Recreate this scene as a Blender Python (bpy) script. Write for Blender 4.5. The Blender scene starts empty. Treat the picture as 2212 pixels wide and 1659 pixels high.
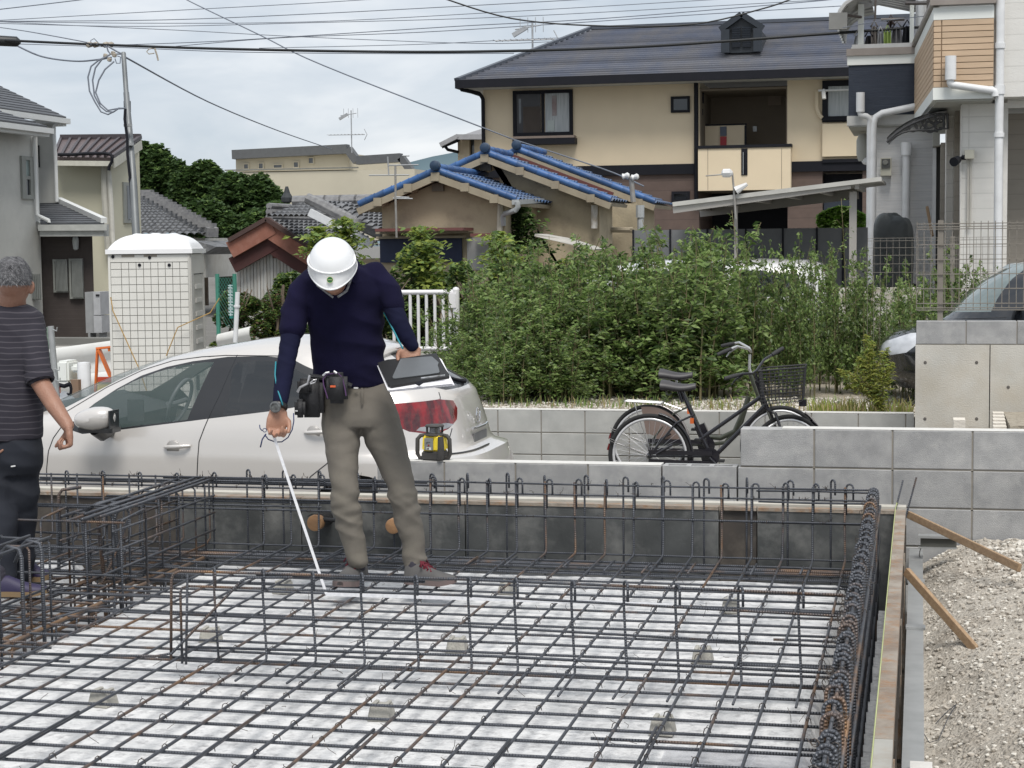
import bpy,bmesh,math,random
import numpy as np
from mathutils import Vector,Matrix,noise
from mathutils.geometry import delaunay_2d_cdt
random.seed(7); rng = np.random.default_rng(7)
PI = math.pi
S = bpy.context.scene
COL = S.collection
# ------------------------------------------------------------------ camera (calibrated on the rebar grid: 0.15 m pitch)
F,CX,CY,HCAM = 3826.0,1106.0,829.5,1.62
th = math.radians(13.0); pt = math.atan((CY-528.0)/F); ro = .011
fw = Vector((-math.sin(th)*math.cos(pt),math.cos(th)*math.cos(pt),-math.sin(pt)))
r0 = Vector((math.cos(th),math.sin(th),0)); u0 = r0.cross(fw)
rt = r0*math.cos(ro)-u0*math.sin(ro); up = u0*math.cos(ro)+r0*math.sin(ro)
CAM = Vector((0,0,HCAM))
cd = bpy.data.cameras.new('camera'); cam = bpy.data.objects.new('camera',cd); COL.objects.link(cam)
cd.sensor_fit = 'HORIZONTAL'; cd.sensor_width = 36; cd.lens = 36*F/2212; cd.clip_start = .1; cd.clip_end = 20000
M3 = Matrix((rt,up,-fw)).transposed()
cam.matrix_world = Matrix.Translation(CAM) @ M3.to_4x4()
S.camera = cam
# ------------------------------------------------------------------ sky, sun, exposure
SUN = Vector((.22,-.55,1.0)).normalized()
W = bpy.data.worlds.new('World'); S.world = W; W.use_nodes = True
nt = W.node_tree; nt.nodes.clear()
def wn(t,**k):
    n = nt.nodes.new(t)
    for a,b in k.items(): setattr(n,a,b)
    return n
out = wn('ShaderNodeOutputWorld'); bg = wn('ShaderNodeBackground'); sky = wn('ShaderNodeTexSky',sky_type='NISHITA',sun_disc=False)
sky.sun_elevation = math.asin(SUN.z); sky.sun_rotation = math.atan2(SUN.x,SUN.y)
tc = wn('ShaderNodeTexCoord'); mp = wn('ShaderNodeMapping'); mp.inputs['Scale'].default_value = (1,1,3.2)
n1 = wn('ShaderNodeTexNoise'); n1.inputs['Scale'].default_value = 6.5; n1.inputs['Detail'].default_value = 5; n1.inputs['Roughness'].default_value = .52; n1.inputs['Distortion'].default_value = .35
cr = wn('ShaderNodeValToRGB'); cr.color_ramp.elements[0].position = .36; cr.color_ramp.elements[1].position = .66
cr.color_ramp.elements[0].color = (4.7,5.25,5.9,1); cr.color_ramp.elements[1].color = (7.5,7.65,7.85,1)
e = cr.color_ramp.elements.new(.50); e.color = (5.75,6.15,6.65,1)
mx = wn('ShaderNodeMix',data_type='RGBA'); mx.inputs[0].default_value = .90
L = nt.links.new
L(tc.outputs['Generated'],mp.inputs[0]); L(mp.outputs[0],n1.inputs['Vector']); L(n1.outputs['Fac'],cr.inputs[0])
L(sky.outputs[0],mx.inputs[6]); L(cr.outputs[0],mx.inputs[7]); L(mx.outputs[2],bg.inputs[0]); L(bg.outputs[0],out.inputs[0])
bg.inputs[1].default_value = .056
sl = bpy.data.lights.new('sun','SUN'); sl.energy = 1.5; sl.angle = math.radians(26); sl.color = (1,.96,.90)
so = bpy.data.objects.new('sun',sl); COL.objects.link(so); so.rotation_euler = (-SUN).to_track_quat('-Z','Y').to_euler()
S.view_settings.view_transform = 'Standard'; S.view_settings.look = 'None'; S.view_settings.gamma = 1
S.view_settings.use_curve_mapping = False; S.view_settings.exposure = 1.2
S.render.engine = 'CYCLES'; S.cycles.max_bounces = 6; S.cycles.transparent_max_bounces = 12
S.cycles.use_denoising = True
# ------------------------------------------------------------------ photo position -> place in the world
def ray(x,y): return fw + rt*((x-CX)/F) - up*((y-CY)/F)
def atd(x,y,D): return CAM + ray(x,y)*D
def onz(x,y,z): d = ray(x,y); return CAM + d*((z-HCAM)/d.z)
def ony(x,y,Y): d = ray(x,y); return CAM + d*(Y/d.y)
def onx(x,y,X): d = ray(x,y); return CAM + d*(X/d.x)
RG = {1:(0,2016,.60759),2:(1344,2016,.60759),3:(2688,2016,.60759),4:(0,1008,.60759),5:(1344,1008,.60759),6:(2688,1008,.60759),
      8:(3000,1800,.4822),7:(0,1800,.4219),9:(2350,1330,.4295),10:(700,1600,.482),11:(3300,600,.4219),12:(3300,0,.4219),13:(0,1000,.36157),
      14:(950,850,.4823),15:(1100,1600,.4822),16:(0,300,.4821),21:(0,0,.60759),22:(1344,0,.60759),23:(2688,0,.60759),17:(1400,1300,.36166)}
def rg(n,x,y): a,b,s = RG[n]; return ((a+x*s)/1.8228,(b+y*s)/1.8228)
# ------------------------------------------------------------------ materials
MATS = {}
def mat(name,col,col2=None,rough=.8,scale=6.,fac=.5,bump=0.,bscale=60.,metal=0.,coat=0.,spec=.5,detail=5,stretch=(1,1,1),dirt=None,dscale=1.2,damt=.5,contrast=.25,trans=0.,coord='pos',rnd=0.):
    if name in MATS: return MATS[name]
    m = bpy.data.materials.new(name); m.use_nodes = True; t = m.node_tree; N = t.nodes; K = t.links.new
    b = N['Principled BSDF']; b.inputs['Roughness'].default_value = rough; b.inputs['Metallic'].default_value = metal
    b.inputs['Coat Weight'].default_value = coat; b.inputs['Specular IOR Level'].default_value = spec
    if trans: b.inputs['Transmission Weight'].default_value = trans
    g = N.new('ShaderNodeNewGeometry') if coord == 'pos' else N.new('ShaderNodeTexCoord')
    src = g.outputs['Position'] if coord == 'pos' else g.outputs['Object']
    mp = N.new('ShaderNodeMapping'); mp.inputs['Scale'].default_value = stretch; K(src,mp.inputs[0])
    n = N.new('ShaderNodeTexNoise'); n.inputs['Scale'].default_value = scale; n.inputs['Detail'].default_value = detail; K(mp.outputs[0],n.inputs['Vector'])
    r = N.new('ShaderNodeMapRange'); r.inputs[1].default_value = .5-contrast; r.inputs[2].default_value = .5+contrast; K(n.outputs['Fac'],r.inputs[0])
    c2 = col2 if col2 else tuple(c*.8 for c in col)
    mx = N.new('ShaderNodeMix'); mx.data_type = 'RGBA'; mx.inputs[6].default_value = (*col,1); mx.inputs[7].default_value = (*c2,1); K(r.outputs[0],mx.inputs[0])
    o = mx.outputs[2]
    if dirt:
        n2 = N.new('ShaderNodeTexNoise'); n2.inputs['Scale'].default_value = dscale; n2.inputs['Detail'].default_value = 6; n2.inputs['Roughness'].default_value = .65
        mp2 = N.new('ShaderNodeMapping'); mp2.inputs['Scale'].default_value = stretch; mp2.inputs['Location'].default_value = (3.3,1.7,.4); K(src,mp2.inputs[0]); K(mp2.outputs[0],n2.inputs['Vector'])
        r2 = N.new('ShaderNodeMapRange'); r2.inputs[1].default_value = .48; r2.inputs[2].default_value = .72; r2.inputs[4].default_value = damt; K(n2.outputs['Fac'],r2.inputs[0])
        m2 = N.new('ShaderNodeMix'); m2.data_type = 'RGBA'; K(r2.outputs[0],m2.inputs[0]); K(o,m2.inputs[6]); m2.inputs[7].default_value = (*dirt,1); o = m2.outputs[2]
    if rnd:
        oi = N.new('ShaderNodeObjectInfo'); hs = N.new('ShaderNodeHueSaturation'); rr = N.new('ShaderNodeMapRange'); rr.inputs[3].default_value = 1-rnd; rr.inputs[4].default_value = 1+rnd
        K(oi.outputs['Random'],rr.inputs[0]); K(rr.outputs[0],hs.inputs['Value']); K(o,hs.inputs['Color']); o = hs.outputs[0]
    K(o,b.inputs['Base Color'])
    if bump:
        n3 = N.new('ShaderNodeTexNoise'); n3.inputs['Scale'].default_value = bscale; n3.inputs['Detail'].default_value = 4; K(mp.outputs[0],n3.inputs['Vector'])
        bp = N.new('ShaderNodeBump'); bp.inputs['Strength'].default_value = bump; bp.inputs['Distance'].default_value = .02; K(n3.outputs['Fac'],bp.inputs['Height']); K(bp.outputs[0],b.inputs['Normal'])
    MATS[name] = m; return m
def addbump(m,kind,scale,axis='Z',strength=.6,dist=.01,dark=None,band='SAW'):
    """horizontal courses / corrugation as fine relief (too small to pick apart)"""
    t = m.node_tree; N = t.nodes; K = t.links.new; b = N['Principled BSDF']
    g = N.new('ShaderNodeNewGeometry'); w = N.new('ShaderNodeTexWave'); w.wave_type = 'BANDS'; w.bands_direction = axis; w.wave_profile = band
    w.inputs['Scale'].default_value = scale; w.inputs['Distortion'].default_value = 0; K(g.outputs['Position'],w.inputs['Vector'])
    bp = N.new('ShaderNodeBump'); bp.inputs['Strength'].default_value = strength; bp.inputs['Distance'].default_value = dist; K(w.outputs['Fac'],bp.inputs['Height'])
    if b.inputs['Normal'].links: K(b.inputs['Normal'].links[0].from_socket,bp.inputs['Normal'])
    K(bp.outputs[0],b.inputs['Normal'])
    if dark:
        src = b.inputs['Base Color'].links[0].from_socket
        r = N.new('ShaderNodeMapRange'); r.inputs[1].default_value = .0; r.inputs[2].default_value = dark[1]; r.inputs[3].default_value = dark[0]; r.inputs[4].default_value = 1.
        K(w.outputs['Fac'],r.inputs[0])
        m2 = N.new('ShaderNodeMix'); m2.data_type = 'RGBA'; m2.blend_type = 'MULTIPLY'; m2.inputs[0].default_value = 1
        c = N.new('ShaderNodeCombineColor'); [K(r.outputs[0],c.inputs[i]) for i in range(3)]
        K(src,m2.inputs[6]); K(c.outputs[0],m2.inputs[7]); K(m2.outputs[2],b.inputs['Base Color'])
    return m
def m_rebar(rust=1):
    m = bpy.data.materials.new('rebar_steel'); m.use_nodes = True; t = m.node_tree; N = t.nodes; K = t.links.new; b = N['Principled BSDF']
    b.inputs['Roughness'].default_value = .42; b.inputs['Metallic'].default_value = .4
    g = N.new('ShaderNodeNewGeometry'); n = N.new('ShaderNodeTexNoise'); n.inputs['Scale'].default_value = 2.2; n.inputs['Detail'].default_value = 6; n.inputs['Roughness'].default_value = .7; K(g.outputs['Position'],n.inputs['Vector'])
    oi = N.new('ShaderNodeObjectInfo'); ad = N.new('ShaderNodeMath'); ad.operation = 'MULTIPLY_ADD'; ad.inputs[1].default_value = .30; K(oi.outputs['Random'],ad.inputs[0]); K(n.outputs['Fac'],ad.inputs[2])
    r = N.new('ShaderNodeMapRange'); r.inputs[1].default_value = .72 if rust else .9; r.inputs[2].default_value = .92 if rust else 1.2; K(ad.outputs[0],r.inputs[0])
    n2 = N.new('ShaderNodeTexNoise'); n2.inputs['Scale'].default_value = 22; K(g.outputs['Position'],n2.inputs['Vector'])
    c1 = N.new('ShaderNodeMix'); c1.data_type = 'RGBA'; c1.inputs[6].default_value = (.038,.042,.050,1); c1.inputs[7].default_value = (.105,.112,.130,1); K(n2.outputs['Fac'],c1.inputs[0])
    c2 = N.new('ShaderNodeMix'); c2.data_type = 'RGBA'; c2.inputs[6].default_value = (.17,.085,.04,1); c2.inputs[7].default_value = (.24,.15,.085,1); K(n2.outputs['Fac'],c2.inputs[0])
    c3 = N.new('ShaderNodeMix'); c3.data_type = 'RGBA'; K(r.outputs[0],c3.inputs[0]); K(c1.outputs[2],c3.inputs[6]); K(c2.outputs[2],c3.inputs[7]); K(c3.outputs[2],b.inputs['Base Color'])
    at = N.new('ShaderNodeAttribute'); at.attribute_name = 'arc'; mu = N.new('ShaderNodeMath'); mu.operation = 'MULTIPLY'; mu.inputs[1].default_value = 2*PI/.0095; K(at.outputs['Fac'],mu.inputs[0])
    sn = N.new('ShaderNodeMath'); sn.operation = 'SINE'; K(mu.outputs[0],sn.inputs[0]); bp = N.new('ShaderNodeBump'); bp.inputs['Strength'].default_value = .8; bp.inputs['Distance'].default_value = .0012
    K(sn.outputs[0],bp.inputs['Height']); K(bp.outputs[0],b.inputs['Normal']); return m
# ------------------------------------------------------------------ mesh builder
ORG = {}
class MB:
    def __init__(s): s.v = []; s.f = []; s.mi = []; s.arc = []; s.T = None; s.k = 0; s.has_arc = False
    def _add(s,vs,fs,arc=None):
        o = len(s.v)
        for i,p in enumerate(vs):
            p = Vector(p); s.v.append(s.T @ p if s.T else p); s.arc.append(arc[i] if arc else 0.)
        for f in fs: s.f.append([o+i for i in f]); s.mi.append(s.k)
        if arc: s.has_arc = True
        return s
    def box(s,c,d,rot=None,taper=None):
        hx,hy,hz = d[0]/2,d[1]/2,d[2]/2; t = taper or (1,1)
        vs = [Vector((x*hx*(t[0] if z > 0 else 1),y*hy*(t[1] if z > 0 else 1),z*hz)) for z in (-1,1) for x,y in ((-1,-1),(1,-1),(1,1),(-1,1))]
        if rot is not None: vs = [rot @ v for v in vs]
        c = Vector(c); return s._add([v+c for v in vs],[(3,2,1,0),(4,5,6,7),(0,1,5,4),(1,2,6,5),(2,3,7,6),(3,0,4,7)])
    def bx(s,x0,y0,z0,x1,y1,z1): return s.box(((x0+x1)/2,(y0+y1)/2,(z0+z1)/2),(abs(x1-x0),abs(y1-y0),abs(z1-z0)))
    def bar(s,a,b,w,h=None,up=(0,0,1)):
        a,b = Vector(a),Vector(b); d = b-a; l = d.length; d.normalize(); u = Vector(up)
        if abs(d.dot(u)) > .99: u = Vector((1,0,0))
        x = d.cross(u).normalized(); z = x.cross(d)
        R = Matrix((x,d,z)).transposed(); return s.box((a+b)/2,(w,l,h or w),R)
    def tube(s,pts,r,n=8,cap=True,ry=None):
        pts = [Vector(p) for p in pts]; m = len(pts); rs = r if hasattr(r,'__len__') else [r]*m
        rys = ry if ry is not None else rs; vs = []; arc = []; fs = []; A = 0.; prev = None
        for i,p in enumerate(pts):
            d = (pts[min(i+1,m-1)]-pts[max(i-1,0)]).normalized()
            if prev is None:
                u = Vector((0,0,1)) if abs(d.z) < .9 else Vector((0,1,0)); x = d.cross(u).normalized()
            else: x = (prev-d*prev.dot(d)).normalized()
            prev = x; y = x.cross(d)
            if i: A += (p-pts[i-1]).length
            for k in range(n):
                a = 2*PI*k/n; vs.append(p+x*math.cos(a)*rs[i]+y*math.sin(a)*rys[i]); arc.append(A)
        for i in range(m-1):
            for k in range(n): fs.append((i*n+k,(i+1)*n+k,(i+1)*n+(k+1) % n,i*n+(k+1) % n))
        if cap: fs.append(tuple(range(n))); fs.append(tuple((m-1)*n+k for k in reversed(range(n))))
        return s._add(vs,fs,arc)
    def ring(s,c,R,r,ax=(0,1,0),n=32,m=8,a0=0,a1=2*PI,ry=None):
        ax = Vector(ax).normalized(); u = Vector((0,0,1)) if abs(ax.z) < .9 else Vector((1,0,0)); x = ax.cross(u).normalized(); y = x.cross(ax)
        full = abs(a1-a0-2*PI) < 1e-6; vs = []; fs = []; cnt = n if full else n+1; c = Vector(c)
        for i in range(cnt):
            a = a0+(a1-a0)*i/n; d = x*math.cos(a)+y*math.sin(a)
            for k in range(m): b = 2*PI*k/m; vs.append(c+d*(R+math.cos(b)*r)+ax*math.sin(b)*(ry or r))
        for i in range(n):
            j = (i+1) % cnt
            for k in range(m): fs.append((i*m+k,i*m+(k+1) % m,j*m+(k+1) % m,j*m+k))
        return s._add(vs,fs)
    def lathe(s,c,prof,ax=(0,0,1),n=24):
        ax = Vector(ax).normalized(); u = Vector((0,0,1)) if abs(ax.z) < .9 else Vector((1,0,0)); x = ax.cross(u).normalized(); y = x.cross(ax); c = Vector(c)
        vs = []; fs = []; m = len(prof)
        for (r,h) in prof:
            for k in range(n): a = 2*PI*k/n; vs.append(c+ax*h+(x*math.cos(a)+y*math.sin(a))*max(r,1e-4))
        for i in range(m-1):
            for k in range(n): fs.append((i*n+k,(i+1)*n+k,(i+1)*n+(k+1) % n,i*n+(k+1) % n))
        fs.append(tuple(range(n))); fs.append(tuple((m-1)*n+k for k in reversed(range(n))))
        return s._add(vs,fs)
    def poly(s,pts): return s._add(pts,[tuple(range(len(pts)))])
    def prism(s,pts,d):
        d = Vector(d); n = len(pts); pts = [Vector(p) for p in pts]
        return s._add(pts+[p+d for p in pts],[tuple(range(n)),tuple(reversed(range(n,2*n)))]+[(i,n+i,n+(i+1) % n,(i+1) % n) for i in range(n)])
    def grid(s,P):
        nr,nc = len(P),len(P[0]); return s._add([p for r in P for p in r],[(i*nc+j,i*nc+j+1,(i+1)*nc+j+1,(i+1)*nc+j) for i in range(nr-1) for j in range(nc-1)])
    def mesh(s,name,ms,org,smooth=False):
        me = bpy.data.meshes.new(name); me.from_pydata([tuple(v-org) for v in s.v],[],s.f)
        for m in ms: me.materials.append(m)
        if len(ms) > 1: me.polygons.foreach_set('material_index',s.mi)
        if s.has_arc: a = me.attributes.new('arc','FLOAT','POINT'); a.data.foreach_set('value',s.arc)
        if smooth:
            me.polygons.foreach_set('use_smooth',[True]*len(me.polygons))
            if smooth != 'all': me.set_sharp_from_angle(angle=math.radians(smooth if isinstance(smooth,(int,float)) and smooth > 1 else 40))
        return me
    def build(s,name,m,parent=None,smooth=False,org=None,fix=False):
        ms = m if isinstance(m,(list,tuple)) else [m]
        if org is None:
            if parent is None: xs = np.array([v[:] for v in s.v]); org = Vector(((xs[:,0].min()+xs[:,0].max())/2,(xs[:,1].min()+xs[:,1].max())/2,xs[:,2].min()))
            else: org = ORG[parent.name]
        org = Vector(org); me = s.mesh(name,ms,org,smooth)
        if fix:
            bm = bmesh.new(); bm.from_mesh(me); bmesh.ops.recalc_face_normals(bm,faces=bm.faces); bm.to_mesh(me); bm.free()
        return place(name,me,org,parent)
def place(name,me,org,parent=None):
    o = bpy.data.objects.new(name,me); COL.objects.link(o); org = Vector(org); ORG[o.name] = org
    if parent: o.parent = parent; o.location = org-ORG[parent.name]
    else: o.location = org
    return o
def empty(name,loc,label,cat,group=None,kind=None):
    o = bpy.data.objects.new(name,None); COL.objects.link(o); o.location = loc; ORG[o.name] = Vector(loc); o.empty_display_size = .1
    return tag(o,label,cat,group,kind)
def tag(o,label=None,cat=None,group=None,kind=None):
    if label: o['label'] = label
    if cat: o['category'] = cat
    if group: o['group'] = group
    if kind: o['kind'] = kind
    return o
def B(x0,y0,z0,x1,y1,z1): return MB().bx(x0,y0,z0,x1,y1,z1)
def jit(a): return random.uniform(-a,a)
"""END1"""
# ================================================================== GROUND AND SETTING
M_REBAR = m_rebar(); M_REBC = m_rebar(0)
M_BLIND = mat('blinding_concrete',(.67,.67,.67),(.50,.505,.51),rough=.9,scale=7,contrast=.2,bump=.5,bscale=45,dirt=(.25,.25,.26),dscale=26,damt=.85)
M_SOIL = mat('site_soil',(.22,.19,.15),(.15,.13,.11),rough=1,scale=9,bump=.8,bscale=30,dirt=(.33,.30,.25),dscale=6)
M_ASPH = mat('parking_ground',(.17,.165,.155),(.12,.118,.11),rough=.95,scale=20,bump=.3,bscale=120,dirt=(.24,.23,.21))
M_GRAV = mat('gravel_bed',(.40,.36,.29),(.22,.19,.15),rough=1,scale=28,bump=1,bscale=40,dirt=(.14,.13,.09),dscale=1.5,damt=.5)
M_STONE = mat('gravel_stone',(.52,.48,.42),(.33,.295,.25),rough=.9,scale=40,bump=.3,bscale=150,rnd=0)
M_STONE2 = mat('gravel_stone_dark',(.34,.31,.27),(.24,.22,.19),rough=.95,scale=40,bump=.3,bscale=150)
def sheet(name,xs,ys,hf,m,smooth=True):
    b = MB(); b.grid([[(x,y,hf(x,y)) for x in xs] for y in ys]); o = b.build(name,m,smooth='all' if smooth else False); tag(o,kind='structure'); return o
# the world's ground: one sheet reaching the horizon
def gz(x,y):
    if y < 15.6: return -.46
    return -.46
sheet('ground',[-6000,-600,-120,-60,-30,-20,-14,-9,-7,-5.2,-4.42,-4.38,-2,0,5,12,30,60,120,600,6000],[-60,-10,4,9,12,14,15.6,16.5,18.2,22,30,60,120,600,14000],gz,M_ASPH,False)
# raised site soil block under the foundation
b = MB(); b.bx(-9,3.2,-.46,.02,9.28,-.30); tag(b.build('site_terrain',M_SOIL),kind='structure')
# blinding concrete with the trenches for the footing beams
def bz(x,y):
    def ss(a,b_,t): t = max(0,min(1,(t-a)/(b_-a))); return t*t*(3-2*t)
    d = max(ss(-3.46,-3.62,x)*ss(-4.30,-4.14,x),ss(8.40,8.52,y),ss(-.36,-.26,x) if x > -.5 else 0)
    d = max(d,ss(7.02,7.14,y)*ss(7.75,7.63,y)*(1 if x < -3.7 else 0))
    nz = noise.noise((x*3,y*3,0))*.008+noise.noise((x*14,y*14,5))*.003
    return -.20*d+nz*(1-.5*d)
xs = [v for v in np.arange(-8.8,-5,.12)]+[v for v in np.arange(-5,-.1,.035)]+[-.09]; ys = list(np.arange(3.3,8.76,.045))+[8.80]
sheet('blinding_slab',xs,ys,bz,M_BLIND)
# gravel lots
def lotz(x,y): return .09+.05*noise.noise((x*.7,y*.7,3))+.012*noise.noise((x*7,y*7,1))
sheet('gravel_lot',list(np.arange(-4.3,.12,.15))+[.12],[15.62]+list(np.arange(15.75,30,.25)),lotz,M_GRAV)
def lot2(x,y): return .42+.02*noise.noise((x,y,3))
sheet('house_lot',list(np.arange(.12,9,.4)),list(np.arange(15.06,30,.8)),lambda x,y: .085,M_ASPH)
M_EARTH = mat('far_lot_ground',(.2,.2,.17),(.14,.14,.12),rough=1,scale=3)
sheet('far_lot',[-4.3,-2,0,3,8,20,40,90],[29,32,40,50,70,120,300],lambda x,y: .0,M_EARTH)
# gravel heap on the right between the formwork and the block wall
def hz(x,y):
    r = max(0,(x-.02)); base = -.05+.17*(1-math.exp(-r*5))+(.22*max(0,x-.35) if y < 8.2 else .22*max(0,x-.35)*max(0,1-(y-8.2)))
    base -= .06*math.exp(-((x-.12)**2/.02+(y-6.0)**2/1.5))
    return base+.028*noise.noise((x*3.1,y*3.1,2))+.02*noise.noise((x*9,y*9,4))+.008*noise.noise((x*25,y*25,9))
M_HEAP = mat('heap_fines',(.52,.48,.42),(.34,.31,.265),rough=1,scale=34,contrast=.2,bump=1.,bscale=70,dirt=(.20,.16,.12),dscale=2.6,damt=.6)
sheet('gravel_heap',list(np.arange(.0,2.6,.03)),list(np.arange(3.4,9.30,.04)),hz,M_HEAP)
def stones(name,n,area,hf,r0,r1,ms,wts=None,flat=.75):
    ico = [(0,0,1),(.894,0,.447),(.276,.851,.447),(-.724,.526,.447),(-.724,-.526,.447),(.276,-.851,.447),(.724,.526,-.447),(-.276,.851,-.447),(-.894,0,-.447),(-.276,-.851,-.447),(.724,-.526,-.447),(0,0,-1)]
    tri = [(0,1,2),(0,2,3),(0,3,4),(0,4,5),(0,5,1),(1,6,2),(2,7,3),(3,8,4),(4,9,5),(5,10,1),(6,7,2),(7,8,3),(8,9,4),(9,10,5),(10,6,1),(11,7,6),(11,8,7),(11,9,8),(11,10,9),(11,6,10)]
    I = np.array(ico); T = np.array(tri); x0,x1,y0,y1 = area
    V = np.zeros((n,12,3)); X = rng.uniform(x0,x1,n); Y = rng.uniform(y0,y1,n); r = r0+(r1-r0)*rng.random(n)**2.6
    if x1 < 2: r *= np.where(X < .42+.1*np.sin(Y*2),.55,1)
    for i in range(n):
        s = np.array([rng.uniform(.75,1.25),rng.uniform(.7,1.15),rng.uniform(.5,.9)*flat/.75])*r[i]
        a = rng.uniform(0,2*PI); c_,s_ = math.cos(a),math.sin(a); P = I*s*(1+rng.uniform(-.36,.30,(12,1)))
        V[i,:,0] = X[i]+P[:,0]*c_-P[:,1]*s_; V[i,:,1] = Y[i]+P[:,0]*s_+P[:,1]*c_; V[i,:,2] = hf(X[i],Y[i])+P[:,2]+r[i]*.25
    org = np.array([(x0+x1)/2,(y0+y1)/2,0]); me = bpy.data.meshes.new(name)
    fs = (T[None]+(np.arange(n)*12)[:,None,None]).reshape(-1,3)
    me.from_pydata((V.reshape(-1,3)-org).tolist(),[],fs.tolist())
    for m in ms: me.materials.append(m)
    mi = np.repeat(rng.choice(len(ms),n,p=wts),20); me.polygons.foreach_set('material_index',mi.astype(np.int32))
    return place(name,me,org)
M_ST3 = mat('gravel_stone_pale',(.66,.635,.58),(.47,.44,.39),rough=.9,scale=40)
tag(stones('heap_gravel',21000,(.03,1.5,4.3,9.27),hz,.0035,.021,[M_STONE,M_ST3,M_STONE2],[.52,.28,.20]),'pale crushed gravel piled up beside the foundation formwork','gravel',kind='stuff')
tag(stones('lot_gravel',6000,(-4.2,.0,15.65,17.6),lotz,.012,.035,[M_ST3,M_STONE,M_STONE2],[.55,.35,.1]),'pale gravel on the raised lot behind the low block wall','gravel',kind='stuff')
# ================================================================== BLOCK WALLS
M_BLOCK = mat('concrete_block',(.35,.35,.35),(.27,.272,.275),rough=.92,scale=9,contrast=.16,bump=.35,bscale=260,dirt=(.43,.425,.415),dscale=11,damt=.6,rnd=.09)
M_BLOCK2 = mat('pale_concrete_block',(.43,.43,.41),(.35,.35,.335),rough=.92,scale=6,contrast=.22,bump=.25,bscale=200,dirt=(.27,.28,.27),dscale=5,damt=.4,rnd=.05)
M_MORT = mat('mortar',(.25,.23,.20),(.20,.185,.16),rough=1,scale=30)
def block_mesh(w,d,h,m):
    b = MB(); b.box((0,0,0),(w,d,h)); me = b.mesh('block',[m],Vector((0,0,0)))
    bm = bmesh.new(); bm.from_mesh(me); bmesh.ops.bevel(bm,geom=bm.edges[:],offset=.0035,segments=1,affect='EDGES'); bm.to_mesh(me); bm.free(); return me
def block_wall(name,label,X0,joints,Yf,d,courses,m,ends=None,mort=M_MORT,gap=.008,zb=-.5):
    """courses: (z0, z1, xmin, xmax)"""
    root = empty(name,((courses[0][2]+courses[0][3])/2,Yf+d/2,zb),label,'wall')
    cache = {}; mb = MB()
    for (z0,z1,xa,xb) in courses:
        xs_ = [xa]+[j for j in joints if xa+.03 < j < xb-.03]+[xb]
        for a,c in zip(xs_[:-1],xs_[1:]):
            w = round(c-a-gap,4); k = (w,round(z1-z0,3))
            if k not in cache: cache[k] = block_mesh(w,d,z1-z0-gap,m)
            place('block',cache[k],((a+c)/2,Yf+d/2+jit(.0012),(z0+z1)/2),root)
        mb.bx(xa+.004,Yf+.005,z0-.004,xb-.004,Yf+d-.005,z1-gap-.001)
    mb.build('mortar',mort,root); return root
J = [-2.534+.4*k for k in range(20)]
near_wall = block_wall('block_wall','near stepped grey concrete block wall behind the foundation, one course higher at right',None,J,9.3,.12,
    [(-.16,.04,-2.92,4.4),(.04,.24,-2.92,4.4),(.24,.44,-2.92,-1.334),(.24,.44,-.934,4.4),(.44,.645,-.92,4.4)],M_BLOCK)
# the last lower block shows its open cores
b = MB(); xa,xb = -1.33,-.938
b.bx(xa,9.3,.245,xb,9.325,.437); b.bx(xa,9.395,.245,xb,9.42,.437)
for k in range(4): x = xa+.0125+(xb-xa-.025)*k/3; b.bx(x-.0125,9.325,.245,x+.0125,9.395,.437)
b.build('block',M_BLOCK,near_wall)
M_PALETOP = mat('pale_lit_top',(.62,.61,.58),(.52,.51,.49),rough=.95,scale=20,bump=.2)  # paler than the blocks: brightness of the lit wall tops put into colour
b = MB(); b.bx(-2.918,9.303,.4375,-1.34,9.417,.4405); b.bx(-.70,9.303,.6425,4.39,9.417,.6455); b.build('pale_lit_top',M_PALETOP,near_wall)
mid_wall = block_wall('block_wall','long low pale block wall holding up the gravel lot behind the bicycles',None,[-3.714+.4*k+.0 for k in range(-3,10)],15.5,.12,
    [(-.47,-.27,-4.5,-.04),(-.27,-.07,-4.5,-.04),(-.07,.135,-4.5,-.04)],M_BLOCK2,gap=.009)
MB().bx(-4.5,15.5,.132,-.05,15.62,.138).build('pale_lit_top',M_PALETOP,mid_wall)
# high retaining wall at right: cast concrete with one course of blocks
M_CAST = mat('cast_concrete',(.53,.51,.465),(.43,.42,.385),rough=.85,scale=3.2,contrast=.25,bump=.2,bscale=90,dirt=(.36,.29,.19),dscale=1.6,damt=.45)
rw = empty('retaining_wall',(2.,14.95,-.46),'tall cast concrete retaining wall with tie holes and one course of blocks on top','wall')
xj = ony(*rg(6,1990,800),14.9).x
for a,c in ((-.035,xj-.004),(xj+.004,xj+1.8),(xj+1.81,xj+3.6)):
    MB().bx(a,14.9,-.46,c,15.05,.762).build('concrete_panel',M_CAST,rw)
hb = MB()
for zx,zy in ((1572,690),(1905,690),(1570,1055),(1905,1055),(2110,850)):
    p = ony(*rg(6,zx,zy),14.9); hb.lathe((p.x,14.9,p.z),[(.009,-.004),(.013,-.003),(.013,0),(.009,.002),(.009,.0015)],(0,1,0),14)
hb.build('tie_hole',mat('tie_hole_plug',(.12,.11,.10),rough=.9),rw,smooth=True)
cm = block_mesh(.392,.13,.188,M_BLOCK)
for k in range(10): place('block',cm,(-.033+.2+.4*k,14.965,.762+.1),rw)
MB().bx(-.03,14.905,.758,3.95,15.025,.951).build('mortar',M_MORT,rw)
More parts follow.
